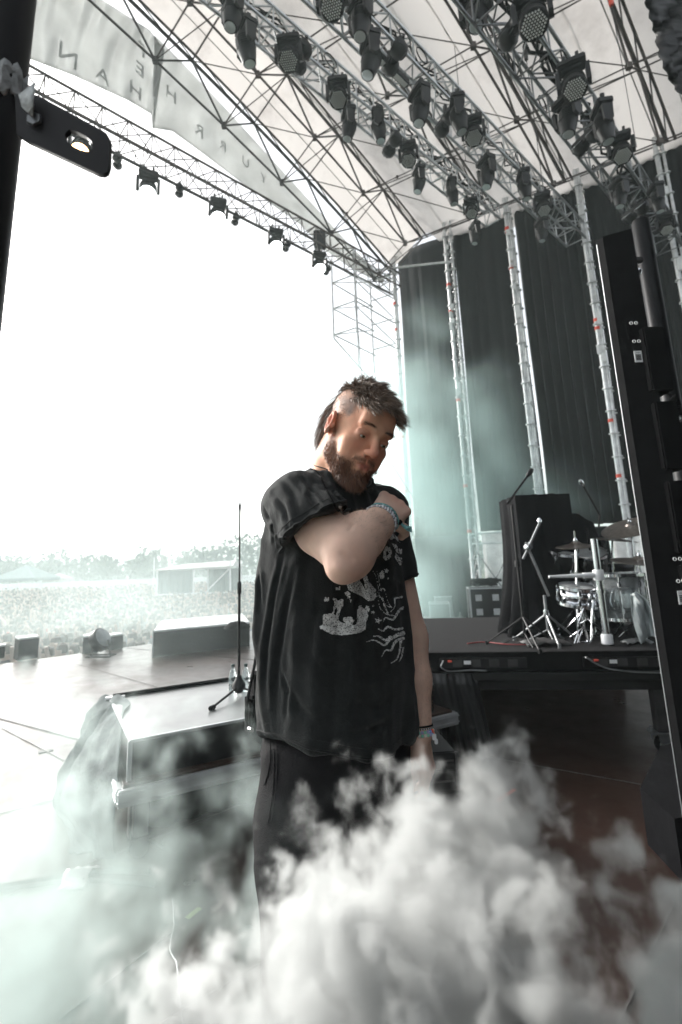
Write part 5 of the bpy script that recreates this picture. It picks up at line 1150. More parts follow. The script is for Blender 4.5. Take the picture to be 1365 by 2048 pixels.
# fine shape: tendons and forearm asymmetry via low noise
# --- head grid in head space
Hd = SDF((-.12, -.16, -.22), (.12, .15, .16), .0021 / HS)
Hd.ell((0, .022, .052), (.077, .099, .088), .0)
Hd.ell((0, -.028, -.02), (.064, .066, .088), .02)
Hd.ell((0, -.045, -.082), (.047, .046, .034), .02)
for sx in (-1, 1):
    Hd.ell((sx * .051, -.002, -.065), (.016, .026, .024), .03)
    Hd.ell((sx * .043, -.062, -.02), (.022, .02, .017), .02)
    Hd.ell((sx * .038, -.064, -.052), (.023, .021, .027), .018)
    Hd.cap((sx * .010, -.092, .024), (sx * .042, -.080, .030), .0105, .009, .012)
Hd.ell((0, -.075, .06), (.045, .02, .03), .03)
for sx in (-1, 1): Hd.ell((sx * .0325, -.103, .006), (.0165, .017, .0125), .012, sub=True)
Hd.cap((0, -.090, .022), (0, -.114, -.020), .0085, .0105, .010)
Hd.ell((0, -.117, -.027), (.0142, .0118, .0112), .007)
for sx in (-1, 1):
    Hd.ell((sx * .0135, -.107, -.030), (.0078, .011, .0085), .006); Hd.ell((sx * .0066, -.113, -.0415), (.0036, .006, .0055), .002, sub=True)
Hd.ell((0, -.083, -.058), (.028, .02, .022), .016)
Hd.chain([(-.024, -.089, -.0625), (-.010, -.1005, -.0575), (0, -.1012, -.0588), (.010, -.1005, -.0575), (.024, -.089, -.0625)], [.0035, .0055, .0052, .0055, .0035], .003)
Hd.chain([(-.021, -.089, -.0685), (-.009, -.0985, -.0725), (.009, -.0985, -.0725), (.021, -.089, -.0685)], [.0035, .0066, .0066, .0035], .003)
Hd.chain([(-.026, -.097, -.0645), (0, -.1085, -.0642), (.026, -.097, -.0645)], [.0014, .0022, .0014], .002, sub=True)
Hd.ell((0, -.085, -.098), (.021, .018, .018), .014)
for sx in (-1, 1):      # eyelids over eyeballs, slit opening looking down
    Hd.ell((sx * .0325, -.0790, .0045), (.0168, .0146, .0142), .007)
    Hd.ell((sx * .0325, -.0960, .0006), (.0128, .0105, .0037), .0015, sub=True)
    Hd.cap((sx * .020, -.0865, .0135), (sx * .046, -.080, .012), .0042, .0038, .005)
    # ear
    Rm_ = np.array(Euler((R(8), 0, R(sx * 22))).to_matrix())
    Hd.ell((sx * .081, .010, .0), (.0095, .0195, .033), .004, Rm_)
    Hd.ell((sx * .0905, .004, .001), (.0068, .0125, .0225), .003, Rm_, sub=True)
    Hd.chain([(sx * .086, .010, .022), (sx * .087, .013, .004), (sx * .0845, .004, -.012)], [.003, .0035, .003], .003)
    Hd.ell((sx * .079, -.006, -.004), (.005, .006, .009), .003)
nkL = HL(neck); Hd.cap((0, .028, -.05), nkL * V(1, 1, 1), .060, .064, .022); Hd.cap((0, .03, .0), (0, .045, -.09), .062, .058, .02)
Hd.chain([HL(U(690, 905, 1.16)), HL(U(672, 950, 1.18))], [.012, .014], .03)
vh, fh = Hd.mesh(1)
# --- colours
def head_cols(v):
    n_ = len(v); c = np.tile(V(.84, .47, .31), (n_, 1)); x, y, z = v.T; ax_ = np.abs(x)  # warm light on the face is put into this orange base colour
    def mixc(c, m, t): return c * (1 - m[:, None]) + np.array(t) * m[:, None]
    nse = np.array([noise.noise(Vector(q * 40)) for q in v]); nlo = np.array([noise.noise(Vector(q * 14)) for q in v])
    c = mixc(c, np.clip(.5 * nlo + .15, 0, .4), (.76, .33, .22))
    cheek = np.exp(-(((ax_ - .042) / .022) ** 2 + ((z + .028) / .022) ** 2)) * (y < -.03); c = mixc(c, cheek * .5, (.72, .27, .18))
    nosem = np.exp(-((x / .018) ** 2 + ((z + .028) / .022) ** 2)) * (y < -.095); c = mixc(c, nosem * .6, (.70, .24, .17))
    lip = np.exp(-((x / .020) ** 4 + ((z + .0655) / .0095) ** 4)) * (y < -.088); c = mixc(c, lip * .8, (.52, .16, .13))
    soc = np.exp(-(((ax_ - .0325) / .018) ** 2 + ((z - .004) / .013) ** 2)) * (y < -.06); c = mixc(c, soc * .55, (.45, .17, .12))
    ear = ss(ax_, .074, .084) * (np.abs(z) < .045) * (y > -.02); c = mixc(c, ear * .5, (.68, .27, .21))
    # shaved side: grey blue stubble above and around the ears
    hl = .062 + .35 * np.clip(-y - .045, 0, 1)         # hairline rises towards the forehead
    sh = ss(z + .35 * np.clip(y, -.05, .2) + .012 * nse, .018, .04) * ss(y, -.052, -.03) * (1 - ear); c = mixc(c, sh * np.clip(.62 + .25 * nse + .2 * nlo, .2, .85), (.23, .20, .185))
    side = ss(-z + .004 * nse, -.018, .02) * ss(ax_, .055, .066) * ss(y, -.045, -.02) * ss(.012 - y, -.01, .01) * (1 - ear); c = mixc(c, side * .55, (.17, .11, .09))
    bz = beard_mask(v, nse); c = mixc(c, bz * .8, (.20, .10, .062))
    br = np.exp(-(((ax_ - .030) / .017) ** 4 + ((z - .0285 - .006 * np.sin(ax_ * 55)) / .0042) ** 2)) * (y < -.06); c = mixc(c, br * .3, (.13, .07, .045))
    c *= (1 + .10 * nse)[:, None]; return np.clip(c, 0, 1)
def beard_mask(v, nse):
    x, y, z = v.T; ax_ = np.abs(x)
    line = -.063 + .9 * np.clip(y + .055, 0, .08) + .3 * np.clip(ax_ - .045, 0, .03)        # upper border, rises to the sideburns
    nk_ = .95 * np.clip(-z - .078, 0, 1); m = ss(line - z + .010 * nse, -.004, .010) * ss(-y, -.010 + nk_, .006 + nk_) * ss(z, -.135, -.115)
    m *= 1 - np.exp(-((x / .026) ** 4 + ((z + .069) / .013) ** 4)) * (y < -.082)            # lips and chin patch free
    mo = np.exp(-(((z + .0505 + .16 * np.clip(ax_ - .008, 0, .1)) / .0062) ** 2)) * (ax_ < .032) * (ax_ > .003) * (y < -.082); return np.clip(np.maximum(m, mo * .9), 0, 1)
from mathutils import noise
colh = head_cols(vh); nh = vnormals(vh, fh)
vhW = HW(vh); nhW = nh @ HM.T
# arms colours
nb_ = np.array([noise.noise(Vector(q * 16)) for q in vb]); colb = np.tile(V(.76, .52, .41), (len(vb), 1))
colb = colb * (1 + .07 * nb_)[:, None]
def near(P, a, r): return np.exp(-(np.linalg.norm(P - a, axis=1) / r) ** 2)
red = near(vb, elR + V(0, -.03, -.02), .04) * .35 + near(vb, wrR + dR * .08, .035) * .55 + near(vb, wrL + dL * .08, .03) * .4
colb = colb * (1 - red[:, None]) + V(.72, .34, .25) * red[:, None]
allv = np.concatenate([vb, vhW]); allf = np.concatenate([fb, fh + len(vb)]); allc = np.concatenate([colb, colh])
def vcol_mat(name, rough, sss=.0, bump=.08, bs=260, spec=.4):
    m = mat(name, (1, 1, 1), rough, var=.06, scale=40, bump=bump, bscale=bs, sss=sss, spec=spec); n = m.node_tree.nodes; l = m.node_tree.links
    a = n.new('ShaderNodeAttribute'); a.attribute_name = 'Col'; vm = [q for q in n if q.type == 'VECT_MATH'][0]; l.new(a.outputs['Color'], vm.inputs[0]); return m
M_skin = vcol_mat('skin', .55, .12, spec=.28)
body = mesh_obj('body', allv - MO, allf, M_skin, man, allc)
# --- eyes
for sx in (-1, 1):
    c = V(sx * .0325, -.0792, .0045); gaze = nrm(V(.10, -1, -.30)); mb = MB()
    bm = bmesh.new(); bmesh.ops.create_uvsphere(bm, u_segments=24, v_segments=16, radius=.0131); ve = np.array([q.co[:] for q in bm.verts]); fe = [tuple(w.index for w in q.verts) for q in bm.faces]; bm.free()
    cc = np.array([(.012, .01, .01) if nrm(q) @ gaze > .972 else ((.26, .24, .15) if nrm(q) @ gaze > .885 else (.80, .75, .70)) for q in ve])
    me = bpy.data.meshes.new('eye'); me.from_pydata((HW(ve + c) - MO).tolist(), [], fe); me.materials.append(vcol_mat('eye_surface', .12, bump=0, spec=.6)); me.polygons.foreach_set('use_smooth', [True] * len(fe))
    a = me.color_attributes.new('Col', 'FLOAT_COLOR', 'POINT'); a.data.foreach_set('color', np.concatenate([cc, np.ones((len(cc), 1))], 1).ravel())
    o = bpy.data.objects.new('eye', me); scn.collection.objects.link(o); o.parent = man
# --- hair strands as thin blades
rh = np.random.RandomState(11)
def strands(name, roots, dirs, lens_, wid, bend, m, cols_, seg=4, jitter=.25, clump=0, lift=0.0, nor=None):
    n_ = len(roots); P = roots.copy(); d = dirs / np.linalg.norm(dirs, axis=1)[:, None]; v = []; side = np.cross(d, rh.normal(size=(n_, 3))); side /= np.linalg.norm(side, axis=1)[:, None] + 1e-9
    rows = []
    for j in range(seg + 1):
        wd = wid * (1 - j / seg) ** .6 * .5 + wid * .06; rows.append(np.stack([P - side * wd[:, None] if hasattr(wd, '__len__') and np.ndim(wd) else P - side * wd, P + side * (wd[:, None] if np.ndim(wd) else wd)], 1))
        d = d + bend(P, d) / seg + rh.normal(size=d.shape) * jitter / seg; d /= np.linalg.norm(d, axis=1)[:, None]; P = P + d * (lens_ / seg)[:, None]
    Vv = np.stack(rows, 1).reshape(-1, 3); k = (seg + 1) * 2; b = (np.arange(n_) * k)[:, None, None]
    q = np.array([[2 * j, 2 * j + 1, 2 * j + 3, 2 * j + 2] for j in range(seg)])[None]; F_ = (b + q).reshape(-1, 4)
    C_ = np.repeat(cols_, k, 0); o = mesh_obj(name, HW(Vv) - MO, F_, m, man, C_); return o
M_hair = vcol_mat('hair', .42, bump=0, spec=.5)
tri = fh; fc = vh[tri].mean(1); fa = np.linalg.norm(np.cross(vh[tri[:, 2]] - vh[tri[:, 0]], vh[tri[:, 3]] - vh[tri[:, 1]]), axis=1) / 2
fn = nh[tri].mean(1)
def sample(mask, n_):
    p = fa * mask; i = rh.choice(len(fc), n_, p=p / p.sum()); w_ = rh.dirichlet((1, 1, 1, 1), n_); return (vh[tri[i]] * w_[:, :, None]).sum(1), fn[i], i
gl = np.array(HM.T @ V(0, 0, -1))            # gravity in head space
fx, fy, fz = fc.T
# beard
bm_ = beard_mask(fc, np.zeros(len(fc)))
dens = bm_ * (1 + 2.0 * ss(-fz, .07, .12) * (fy < .0))
p, n_, i = sample(dens, 7000)
chin = ss(-p[:, 2], .074, .112) * ss(-p[:, 1], .022, .065); mou = (np.abs(p[:, 0]) < .034) & (p[:, 2] > -.062)
L_ = .007 + .019 * chin * rh.uniform(.5, 1.15, len(p)) + .004 * rh.uniform(size=len(p)); L_[mou] = .0085
dd = n_ * .6 + V(.12, -.30, -.65) + rh.normal(size=p.shape) * .28; dd[mou] = n_[mou] * .4 + np.stack([np.sign(p[mou, 0]) * .75, -.1 * np.ones(mou.sum()), -.55 * np.ones(mou.sum())], 1)
side_c = ss(p[:, 1], -.075, -.01); base = V(.21, .10, .058)[None] * (1 - side_c[:, None]) + V(.32, .16, .09)[None] * side_c[:, None]
cb = base * rh.uniform(.55, 1.5, (len(p), 1)); g_ = rh.uniform(size=len(p)) < .012; cb[g_] = (.4, .36, .32)
strands('beard', p - n_ * .001, dd, L_, .0009, lambda P, d: gl * .75 + V(0, -.2, 0), M_hair, cb, 4, .55)
# eyebrows
m_ = np.exp(-(((np.abs(fx) - .030) / .016) ** 4 + ((fz - .0285 - .006 * np.sin(np.abs(fx) * 55)) / .0034) ** 2)) * (fy < -.06); m_[m_ < .25] = 0
p, n_, i = sample(m_, 240); strands('eyebrows', p, n_ * .35 + np.stack([np.sign(p[:, 0]), 0 * p[:, 0], .15 + 0 * p[:, 0]], 1), np.full(len(p), .0085), .0007, lambda P, d: 0 * d, M_hair, V(.17, .10, .065) * rh.uniform(.6, 1.5, (len(p), 1)), 3, .2)
# top hair: textured, swept forward, hanging over the forehead; long at the back of the head
top = ss(fz + .25 * np.clip(-fy - .05, 0, .1), .070, .082) * (fy < .075) * (fy > -.085) * (1 - ss(np.abs(fx), .058, .07))
back = ((fy > .055) & (fz > -.005) & (np.abs(fx) < .066)).astype(float) * (ss(fy, .05, .075))
p, n_, i = sample(top, 9500)
cl = rh.randint(0, 420, len(p)); cc_ = sample(top, 420)[0]; 
dist = ((p[:, None, :] - cc_[None]) ** 2).sum(2); cl = dist.argmin(1); cdir = rh.normal(size=(420, 3)) * .42
ctr = cc_[cl]
fwd = ss(-p[:, 1], -.06, .07); L_ = .021 + .020 * fwd + .009 * rh.uniform(size=len(p))
dd = n_ * (.95 - .25 * fwd)[:, None] + V(.12, -1, .05) * (.55 + .6 * fwd)[:, None] + cdir[cl] + (ctr - p) * 14 + rh.normal(size=p.shape) * .1 + np.stack([np.sign(p[:, 0]) * .25 * (np.abs(p[:, 0]) > .03), 0 * fwd, 0 * fwd], 1)
tone = rh.uniform(.6, 1.4, 420)[cl]; ch = V(.16, .108, .076) * (tone * rh.uniform(.8, 1.3, len(p)))[:, None]; g_ = rh.uniform(size=len(p)) < .13; ch[g_] = (.50, .42, .35)  # a share of strands is paler: lit highlights put into the hair colour
strands('hair', p - n_ * .002, dd, L_, .0012, lambda P, d: gl * 1.0 + V(.1, -.25, 0), M_hair, ch, 5, .4)
p, n_, i = sample(back + .6 * top * (fy > .02), 5200)
L_ = .075 + .05 * rh.uniform(size=len(p)) - .02 * (p[:, 2] < .02); dd = n_ * .18 + V(0, .05, -1.0) + rh.normal(size=p.shape) * .10
ch = V(.13, .09, .066) * rh.uniform(.5, 1.9, (len(p), 1)); strands('back_hair', p - n_ * .001, dd, L_, .0013, lambda P, d: gl * .55 + V(0, -.45, 0) + V(0, .9, 0) * ((np.linalg.norm((P - V(0, .022, .045)) / V(.08, .102, .09), axis=1) < 1.04)[:, None]), M_hair, ch, 6, .3)
# shaved stubble at the side of the head
shv = ss(fz + .35 * np.clip(fy, -.05, .2), .012, .034) * ss(fy, -.056, -.03) * (1 - ss(fz, .078, .09)) * (np.abs(fx) > .03) * (np.abs(fx) < .0765) * (1 - ((np.abs(fx) > .074) & (fz < .045)))
p, n_, i = sample(shv, 4200); strands('stubble', p - n_ * .0005, n_ * .5 + V(0, .5, -.8) + rh.normal(size=p.shape) * .2, np.full(len(p), .0042), .0006, lambda P, d: 0 * d, M_hair, V(.15, .12, .10) * rh.uniform(.5, 1.9, (len(p), 1)), 2, .2)
# forearm hair
def arm_hair(a, b, r0, n_h, nm):
    ctr_ = vb[fb].mean(1); t = ((ctr_ - a) @ (b - a)) / ((b - a) @ (b - a)); q = np.linalg.norm(ctr_ - a - t[:, None] * (b - a), axis=1)
    ok = ((t > .12) & (t < .95) & (q < r0)).astype(float)
    ar = np.linalg.norm(np.cross(vb[fb[:, 2]] - vb[fb[:, 0]], vb[fb[:, 3]] - vb[fb[:, 1]]), axis=1) * ok; i = rh.choice(len(fb), n_h, p=ar / ar.sum()); w_ = rh.dirichlet((1, 1, 1, 1), n_h)
    p = (vb[fb[i]] * w_[:, :, None]).sum(1); nn = vnormals(vb, fb)[fb[i]].mean(1); d = nrm(b - a) * .8 + nn * .35 + rh.normal(size=p.shape) * .35
    strands(nm, HL(p), d @ HM, np.full(n_h, .008), .00035, lambda P, d_: 0 * d_, M_hair, V(.26, .15, .09) * rh.uniform(.6, 1.5, (n_h, 1)), 2, .3)
arm_hair(elR, wrR, .07, 1500, 'arm_hair'); arm_hair(elL, wrL, .06, 1300, 'arm_hair')
# --- T-shirt
S = SDF((-.36, .86, .93), (.36, 1.66, 1.66), .0042)
zk = [.93, .99, 1.06, 1.15, 1.26, 1.36, 1.45, 1.53, 1.58]
ak = [.190, .190, .189, .187, .184, .182, .176, .150, .105]; bk = [.156, .158, .161, .162, .158, .150, .135, .105, .07]
ck = [(-.022, 0)] * 4 + [(-.026, 0), (-.03, 0), (-.03, 0), (-.028, .0), (-.025, 0)]
hem_w = lambda P: 1.0 + 0 * P[..., 0]
def torso(P):
    z = P[..., 2]; cx = np.interp(z, zk, [c[0] for c in ck]) + .0; a = np.interp(z, zk, ak); b = np.interp(z, zk, bk)
    q0 = P[..., 0] - cx; q1 = P[..., 1] - TC[1]; u = q0 * RD[0] + q1 * RD[1]; v = q0 * FD[0] + q1 * FD[1]
    r = (np.abs(u / a) ** 2.3 + np.abs(v / b) ** 2.3) ** (1 / 2.3); d = (r - 1) * np.minimum(a, b)
    return np.maximum(d, np.maximum(z - 1.60, .945 - z))
S.put((-.36, .92, .93), (.36, 1.66, 1.62), torso, .0)
S.chain([TC + V(0, 0, 1.50), shR + V(.01, 0, -.012)], [.080, .066], .06)
S.chain([TC + V(0, 0, 1.50), shL], [.075, .062], .04)
S.cap(neck + V(0, 0, -.10), neck + V(0, 0, -.045), .10, .082, .04)
slR = U(618, 1073, 1.05); S2 = SDF((-.36, .86, .93), (.36, 1.66, 1.66), .0042); S2.chain([shR + V(.006, 0, -.014), elR + V(.0, -.012, -.026)], [.076, .095], .03)
slL = shL * .45 + elL * .55; S.chain([shL, slL], [.064, .061], .03)
# cut the sleeve mouths and the collar
def cutcone(S, c, ax_, r, L):
    ax_ = nrm(ax_); S.cap(c, c + ax_ * .12, r, r, .0, sub=True)
def plane_cut(S, c, ax_, rad):
    ax_ = nrm(ax_); c = np.asarray(c, float)
    def f(P):
        t = (P - c) @ ax_; q = np.linalg.norm(P - c - t[..., None] * ax_, axis=-1); return np.maximum(-t, np.maximum(q - rad, t - .12))
    S.put(c - rad - .1, c + rad + .1, f, .002, sub=True)
aR = nrm(V(.48, -.10, -.87)); cR = U(624, 1054, 1.06); 
S2.put(cR - .4, cR + .4, lambda P: -((P - cR) @ aR), .002, sub=True)
S2.cap(cR - aR * .012 + V(.02, .01, .01), cR + aR * .05, .060, .075, .002, sub=True); hh_ = np.clip(.5 + .5 * (S.D - S2.D) / .022, 0, 1); S.D = (S.D * (1 - hh_) + S2.D * hh_ - .022 * hh_ * (1 - hh_)).astype(np.float32)
aL = nrm(elL - shL); cL = shL * .44 + elL * .56; plane_cut(S, cL, aL, .085); S.cap(cL - aL * .03, cL + aL * .04, .052, .054, .002, sub=True)
nkc = U(684, 952, 1.235); nax = nrm(V(.10, -.18, 1)); S.cap(nkc - nax * .03, nkc + nax * .12, .074, .082, .004, sub=True)
# hem plane, tilted a little, and hollow below
def hemf(P):
    u = ((P[..., 0] - TC[0]) * RD[0] + (P[..., 1] - TC[1]) * RD[1]) / .2
    return P[..., 2] - hemz_(u)
def hemz_(u): return .990 + np.where(u > 0, .062, .018) * u * u
S.put((-.4, .9, .9), (.4, 1.7, 1.08), hemf, .0, sub=True)
vs, fs = S.mesh(2)
ns_ = vnormals(vs, fs)
# folds: long soft creases
def folds(v):
    x, y, z = v.T; u = (x - TC[0]) * RD[0] + (y - TC[1]) * RD[1]; w_ = (x - TC[0]) * FD[0] + (y - TC[1]) * FD[1]; out = np.zeros(len(v))
    th = np.arctan2(u, w_)
    for k_, q in enumerate(v):
        f1 = noise.noise(Vector((th[k_] * 2.6, q[2] * 1.3, 3.1))); f2 = noise.noise(Vector((th[k_] * 5 + q[2] * 2.2, q[2] * 2.4, 7.7))); f3 = noise.noise(Vector((q[0] * 11, q[1] * 11, q[2] * 14)))
        r1 = 1 - abs(f1) * 3; f4 = noise.noise(Vector((q[0] * 26 + q[2] * 9, q[1] * 26, q[2] * 20))); out[k_] = .0055 * max(r1, -.6) + .009 * f2 + .0055 * f3 + .0016 * (1 - 2 * abs(f4))
    hemz = ss(-z, -1.10, -1.0); out += .003 * hemz * np.sin(th * 7)
    # hanging folds from the armpit down the back
    ph = th - (2.0 - (1.35 - z) * .9); out += .012 * np.exp(-(ph / .10) ** 2) * ss(1.42 - z, 0, .12) * ss(z, 1.0, 1.1)
    ph = th - (2.45 - (1.35 - z) * .5); out += .010 * np.exp(-(ph / .09) ** 2) * ss(1.45 - z, 0, .12)
    return out
fo = folds(vs); vs = vs + ns_ * fo[:, None]
# radiating sleeve wrinkles
q = vs - shR; t = q @ nrm(elR - shR); rr_ = np.linalg.norm(q - t[:, None] * nrm(elR - shR), axis=1); ang_ = np.arctan2(q @ V(0, 0, 1), q @ RD)
wr = np.exp(-((rr_ - .085) / .03) ** 2) * ss(t, .0, .04); vs = vs + ns_ * (wr * .0022 * np.sin(t * 95 + 2.5 * np.sin(ang_ * 2)))[:, None]
_bs = BVHTree.FromPolygons([Vector(q) for q in vs.tolist()], fs.tolist()); _ns = vnormals(vs, fs)
def sfold(pxs, rad, depth):
    global vs
    pxs = polyint(np.array(pxs, float), 6 * len(pxs)); L = len(pxs); pts = []
    for p in pxs:
        h_ = _bs.ray_cast(Vector(CAMP.tolist()), Vector(ray(*p).tolist()).normalized())
        if h_[0] is not None: pts.append(np.array(h_[0]))
    if len(pts) < 2: return
    d_ = np.full(len(vs), 9.); wgt = np.zeros(len(vs))
    for k_ in range(len(pts) - 1):
        a, b = pts[k_], pts[k_ + 1]; ab = b - a; t = np.clip(((vs - a) @ ab) / (ab @ ab + 1e-9), 0, 1); q = np.linalg.norm(vs - a - t[:, None] * ab, axis=1); u = (k_ + t) / (len(pts) - 1); m = q < d_; d_ = np.where(m, q, d_); wgt = np.where(m, np.sin(np.pi * np.clip(u * .9 + .08, 0, 1)), wgt)
    vs = vs + _ns * (wgt * depth * (np.exp(-(d_ / rad) ** 2) - .45 * np.exp(-((d_ - rad * 1.8) / rad) ** 2)))[:, None]
for pts_, r_, dp_ in [([(566, 1112), (548, 1190), (533, 1290), (528, 1400)], .007, -.009), ([(590, 1135), (572, 1220), (556, 1320), (550, 1430)], .008, -.008), ([(520, 1040), (516, 1130), (520, 1230)], .007, -.007), ([(640, 1190), (626, 1260), (622, 1340)], .010, -.004),
                     ([(575, 1370), (600, 1420), (640, 1450)], .009, -.005), ([(700, 1400), (750, 1420), (800, 1400)], .010, -.004), ([(560, 1330), (575, 1380), (572, 1440)], .006, -.005), ([(690, 1330), (740, 1350), (795, 1335)], .010, -.004), ([(600, 1300), (640, 1330), (700, 1335)], .010, -.0035),
                     ([(560, 950), (585, 985), (600, 1030)], .007, -.006), ([(545, 985), (568, 1015), (580, 1060)], .006, -.006), ([(630, 950), (620, 990), (640, 1030)], .006, -.005), ([(598, 940), (620, 975), (660, 1005)], .006, -.005), ([(655, 965), (680, 1000), (700, 1020)], .006, -.006), ([(530, 1020), (545, 1050), (548, 1090)], .006, -.006),
                     ([(790, 1180), (770, 1230), (765, 1290)], .007, -.004), ([(780, 1440), (740, 1462), (680, 1470)], .007, -.004)]: sfold(pts_, r_, dp_)
M_shirt = mat('faded_black_cotton', (.0155, .0175, .0175), .9, var=.3, scale=9, bump=.4, bscale=420, sheen=.10, spec=.2)
shirt = mesh_obj('t_shirt', vs - MO, fs, M_shirt, man)
# stitched rims: collar, sleeve hems, bottom hem follow rings
def ring(c, ax_, r, rt, n=48, up_=None, ry=None):
    ax_ = nrm(ax_); a = nrm(np.cross(ax_, V(0, 0, 1) if abs(ax_[2]) < .9 else V(1, 0, 0))); b = np.cross(ax_, a); return [c + a * math.cos(q) * r + b * math.sin(q) * (ry or r) for q in np.linspace(0, 2 * math.pi, n, endpoint=False)]
from mathutils.bvhtree import BVHTree
bvh = BVHTree.FromPolygons([Vector(q) for q in vs.tolist()], fs.tolist())
bvhb = BVHTree.FromPolygons([Vector(q) for q in allv.tolist()], allf.tolist())
def snap_ring(pts, B, off=.001):
    out = []
    for p in pts:
        l, n__, i_, d_ = B.find_nearest(Vector(p.tolist())); out.append(np.array(l) + np.array(n__) * off)
    out = np.array(out)
    for _ in range(3): out = (out + np.roll(out, 1, 0) + np.roll(out, -1, 0)) / 3
    return list(out)
mb = MB(); mb.pipe(snap_ring(ring(nkc + nax * .004, nax, .080, 0), bvh, .0), .0055, 6, closed=True); mb.build('collar', M_shirt, man, origin=None).location = tuple((-MO).tolist())
for c_, a_, r_ in ((cR, aR, .084), (cL, aL, .060)):
    mb = MB()
    for off_, rr3 in ((-.004, .0028), (-.021, .0011)):
        t_ = (vs - c_) @ nrm(a_); qq = vs - c_ - t_[:, None] * nrm(a_); rad_ = np.linalg.norm(qq, axis=1); e1 = nrm(np.cross(nrm(a_), V(0, 0, 1))); e2 = np.cross(nrm(a_), e1); an_ = np.arctan2(qq @ e2, qq @ e1)
        m_ = (np.abs(t_ - off_) < .004) & (rad_ < r_ * 1.45) & (rad_ > r_ * .5); seg_ = []; 
        for k_ in range(40):
            lo_a = -math.pi + k_ * 2 * math.pi / 40; w_m = m_ & (an_ >= lo_a) & (an_ < lo_a + 2 * math.pi / 40)
            if w_m.any(): j_ = np.argmax(np.where(w_m, rad_, 0)); seg_.append(vs[j_])
            elif len(seg_) > 2: mb.pipe(seg_, rr3, 6); seg_ = []
            else: seg_ = []
        if len(seg_) > 2: seg_ = np.array(seg_); mb.pipe(list(seg_), rr3, 6, closed=len(seg_) > 36)
    o = mb.build('sleeve_hem', M_shirt, man); o.location = tuple((-MO).tolist())
def torso_ring(z, off=.0):
    out = []; dz_ = z - .990
    for q in np.linspace(0, 2 * math.pi, 90, endpoint=False):
        d_ = RD * math.cos(q) + FD * math.sin(q); o_ = TC + V(.007, 0, 0) + V(0, 0, float(hemz_(.92 * math.cos(q))) + dz_); h_ = bvh.ray_cast(Vector((o_ + d_ * .5).tolist()), Vector((-d_).tolist()))
        if h_[0] is not None: out.append(np.array(h_[0]) + d_ * off)
    return out
for z_, r_ in ((.993, .0028), (1.012, .0011)):
    mb = MB(); mb.pipe(torso_ring(z_, -.0004), r_, 5, closed=True); o = mb.build('bottom_hem', M_shirt, man); o.location = tuple((-MO).tolist())
# --- trousers
S = SDF((-.30, 1.0, .0), (.28, 1.56, 1.04), .0075)
def hips(P):
    z = P[..., 2]; q0 = P[..., 0] - TC[0] - .005; q1 = P[..., 1] - TC[1]; u = q0 * RD[0] + q1 * RD[1]; v = q0 * FD[0] + q1 * FD[1]
    a = np.interp(z, [.8, .9, 1.03], [.19, .192, .18]); b = np.interp(z, [.8, .9, 1.03], [.145, .152, .15]); r = np.sqrt((u / a) ** 2 + (v / b) ** 2)
    return np.maximum((r - 1) * b, np.maximum(z - 1.02, .80 - z))
S.put((-.3, 1.0, .78), (.28, 1.56, 1.04), hips, .0)
ft = []
for sg in (1, -1):
    h_ = TC + RD * sg * .095 + V(0, 0, .86); kn = TC + RD * sg * .115 + FD * .03 + V(0, 0, .50); an = TC + RD * sg * .125 + V(0, 0, .07); ft.append(an)
    S.chain([h_, kn, an], [.112, .088, .075], .03)
vt, ft_ = S.mesh(2); nt2 = vnormals(vt, ft_)
vt = vt + nt2 * np.array([.006 * noise.noise(Vector((q[0] * 9, q[1] * 9, q[2] * 16))) + .005 * (1 - 3 * abs(noise.noise(Vector((q[0] * 6, q[1] * 6, q[2] * 5 + 4))))) for q in vt])[:, None]
M_trou = mat('black_cargo_cloth', (.010, .0095, .0105), .88, spec=.2, var=.3, scale=10, bump=.4, bscale=300)
mesh_obj('trousers', vt - MO, ft_, M_trou, man)
bvt = BVHTree.FromPolygons([Vector(q) for q in vt.tolist()], ft_.tolist())
mb = MB()
for a_, b_ in (((548, 1488), (536, 1650)), ((554, 1488), (542, 1652)), ((540, 1480), (530, 1570))):
    pts = []
    for t in np.linspace(0, 1, 16):
        px, py = a_[0] * (1 - t) + b_[0] * t + 6 * math.sin(t * 3.1), a_[1] * (1 - t) + b_[1] * t; d_ = ray(px, py); h_ = bvt.ray_cast(Vector(CAMP.tolist()), Vector(d_.tolist()))
        if h_[0] is not None: pts.append(np.array(h_[0]) + np.array(h_[1]) * .0008)
    if len(pts) > 3: mb.pipe(pts, .0013, 5)
o = mb.build('pocket_seam', M_trou, man); o.location = tuple((-MO).tolist())
for an in ft:      # shoes
    S = SDF(an - V(.2, .22, .1), an + V(.2, .22, .1), .007); f0 = V(an[0], an[1], .05)
    S.cap(f0 - FD * .05 + V(0, 0, .0), f0 + FD * .16 - V(0, 0, .012), .045, .036, .01); S.cap(f0, f0 + V(0, 0, .07), .05, .05, .02)
    S.put(an - V(.3, .3, .3), an + V(.3, .3, .0), lambda P: P[..., 2] - .006, .004, sub=True)
    v_, f_ = S.mesh(1); mesh_obj('shoe', v_ - MO, f_, M_rubber, man)
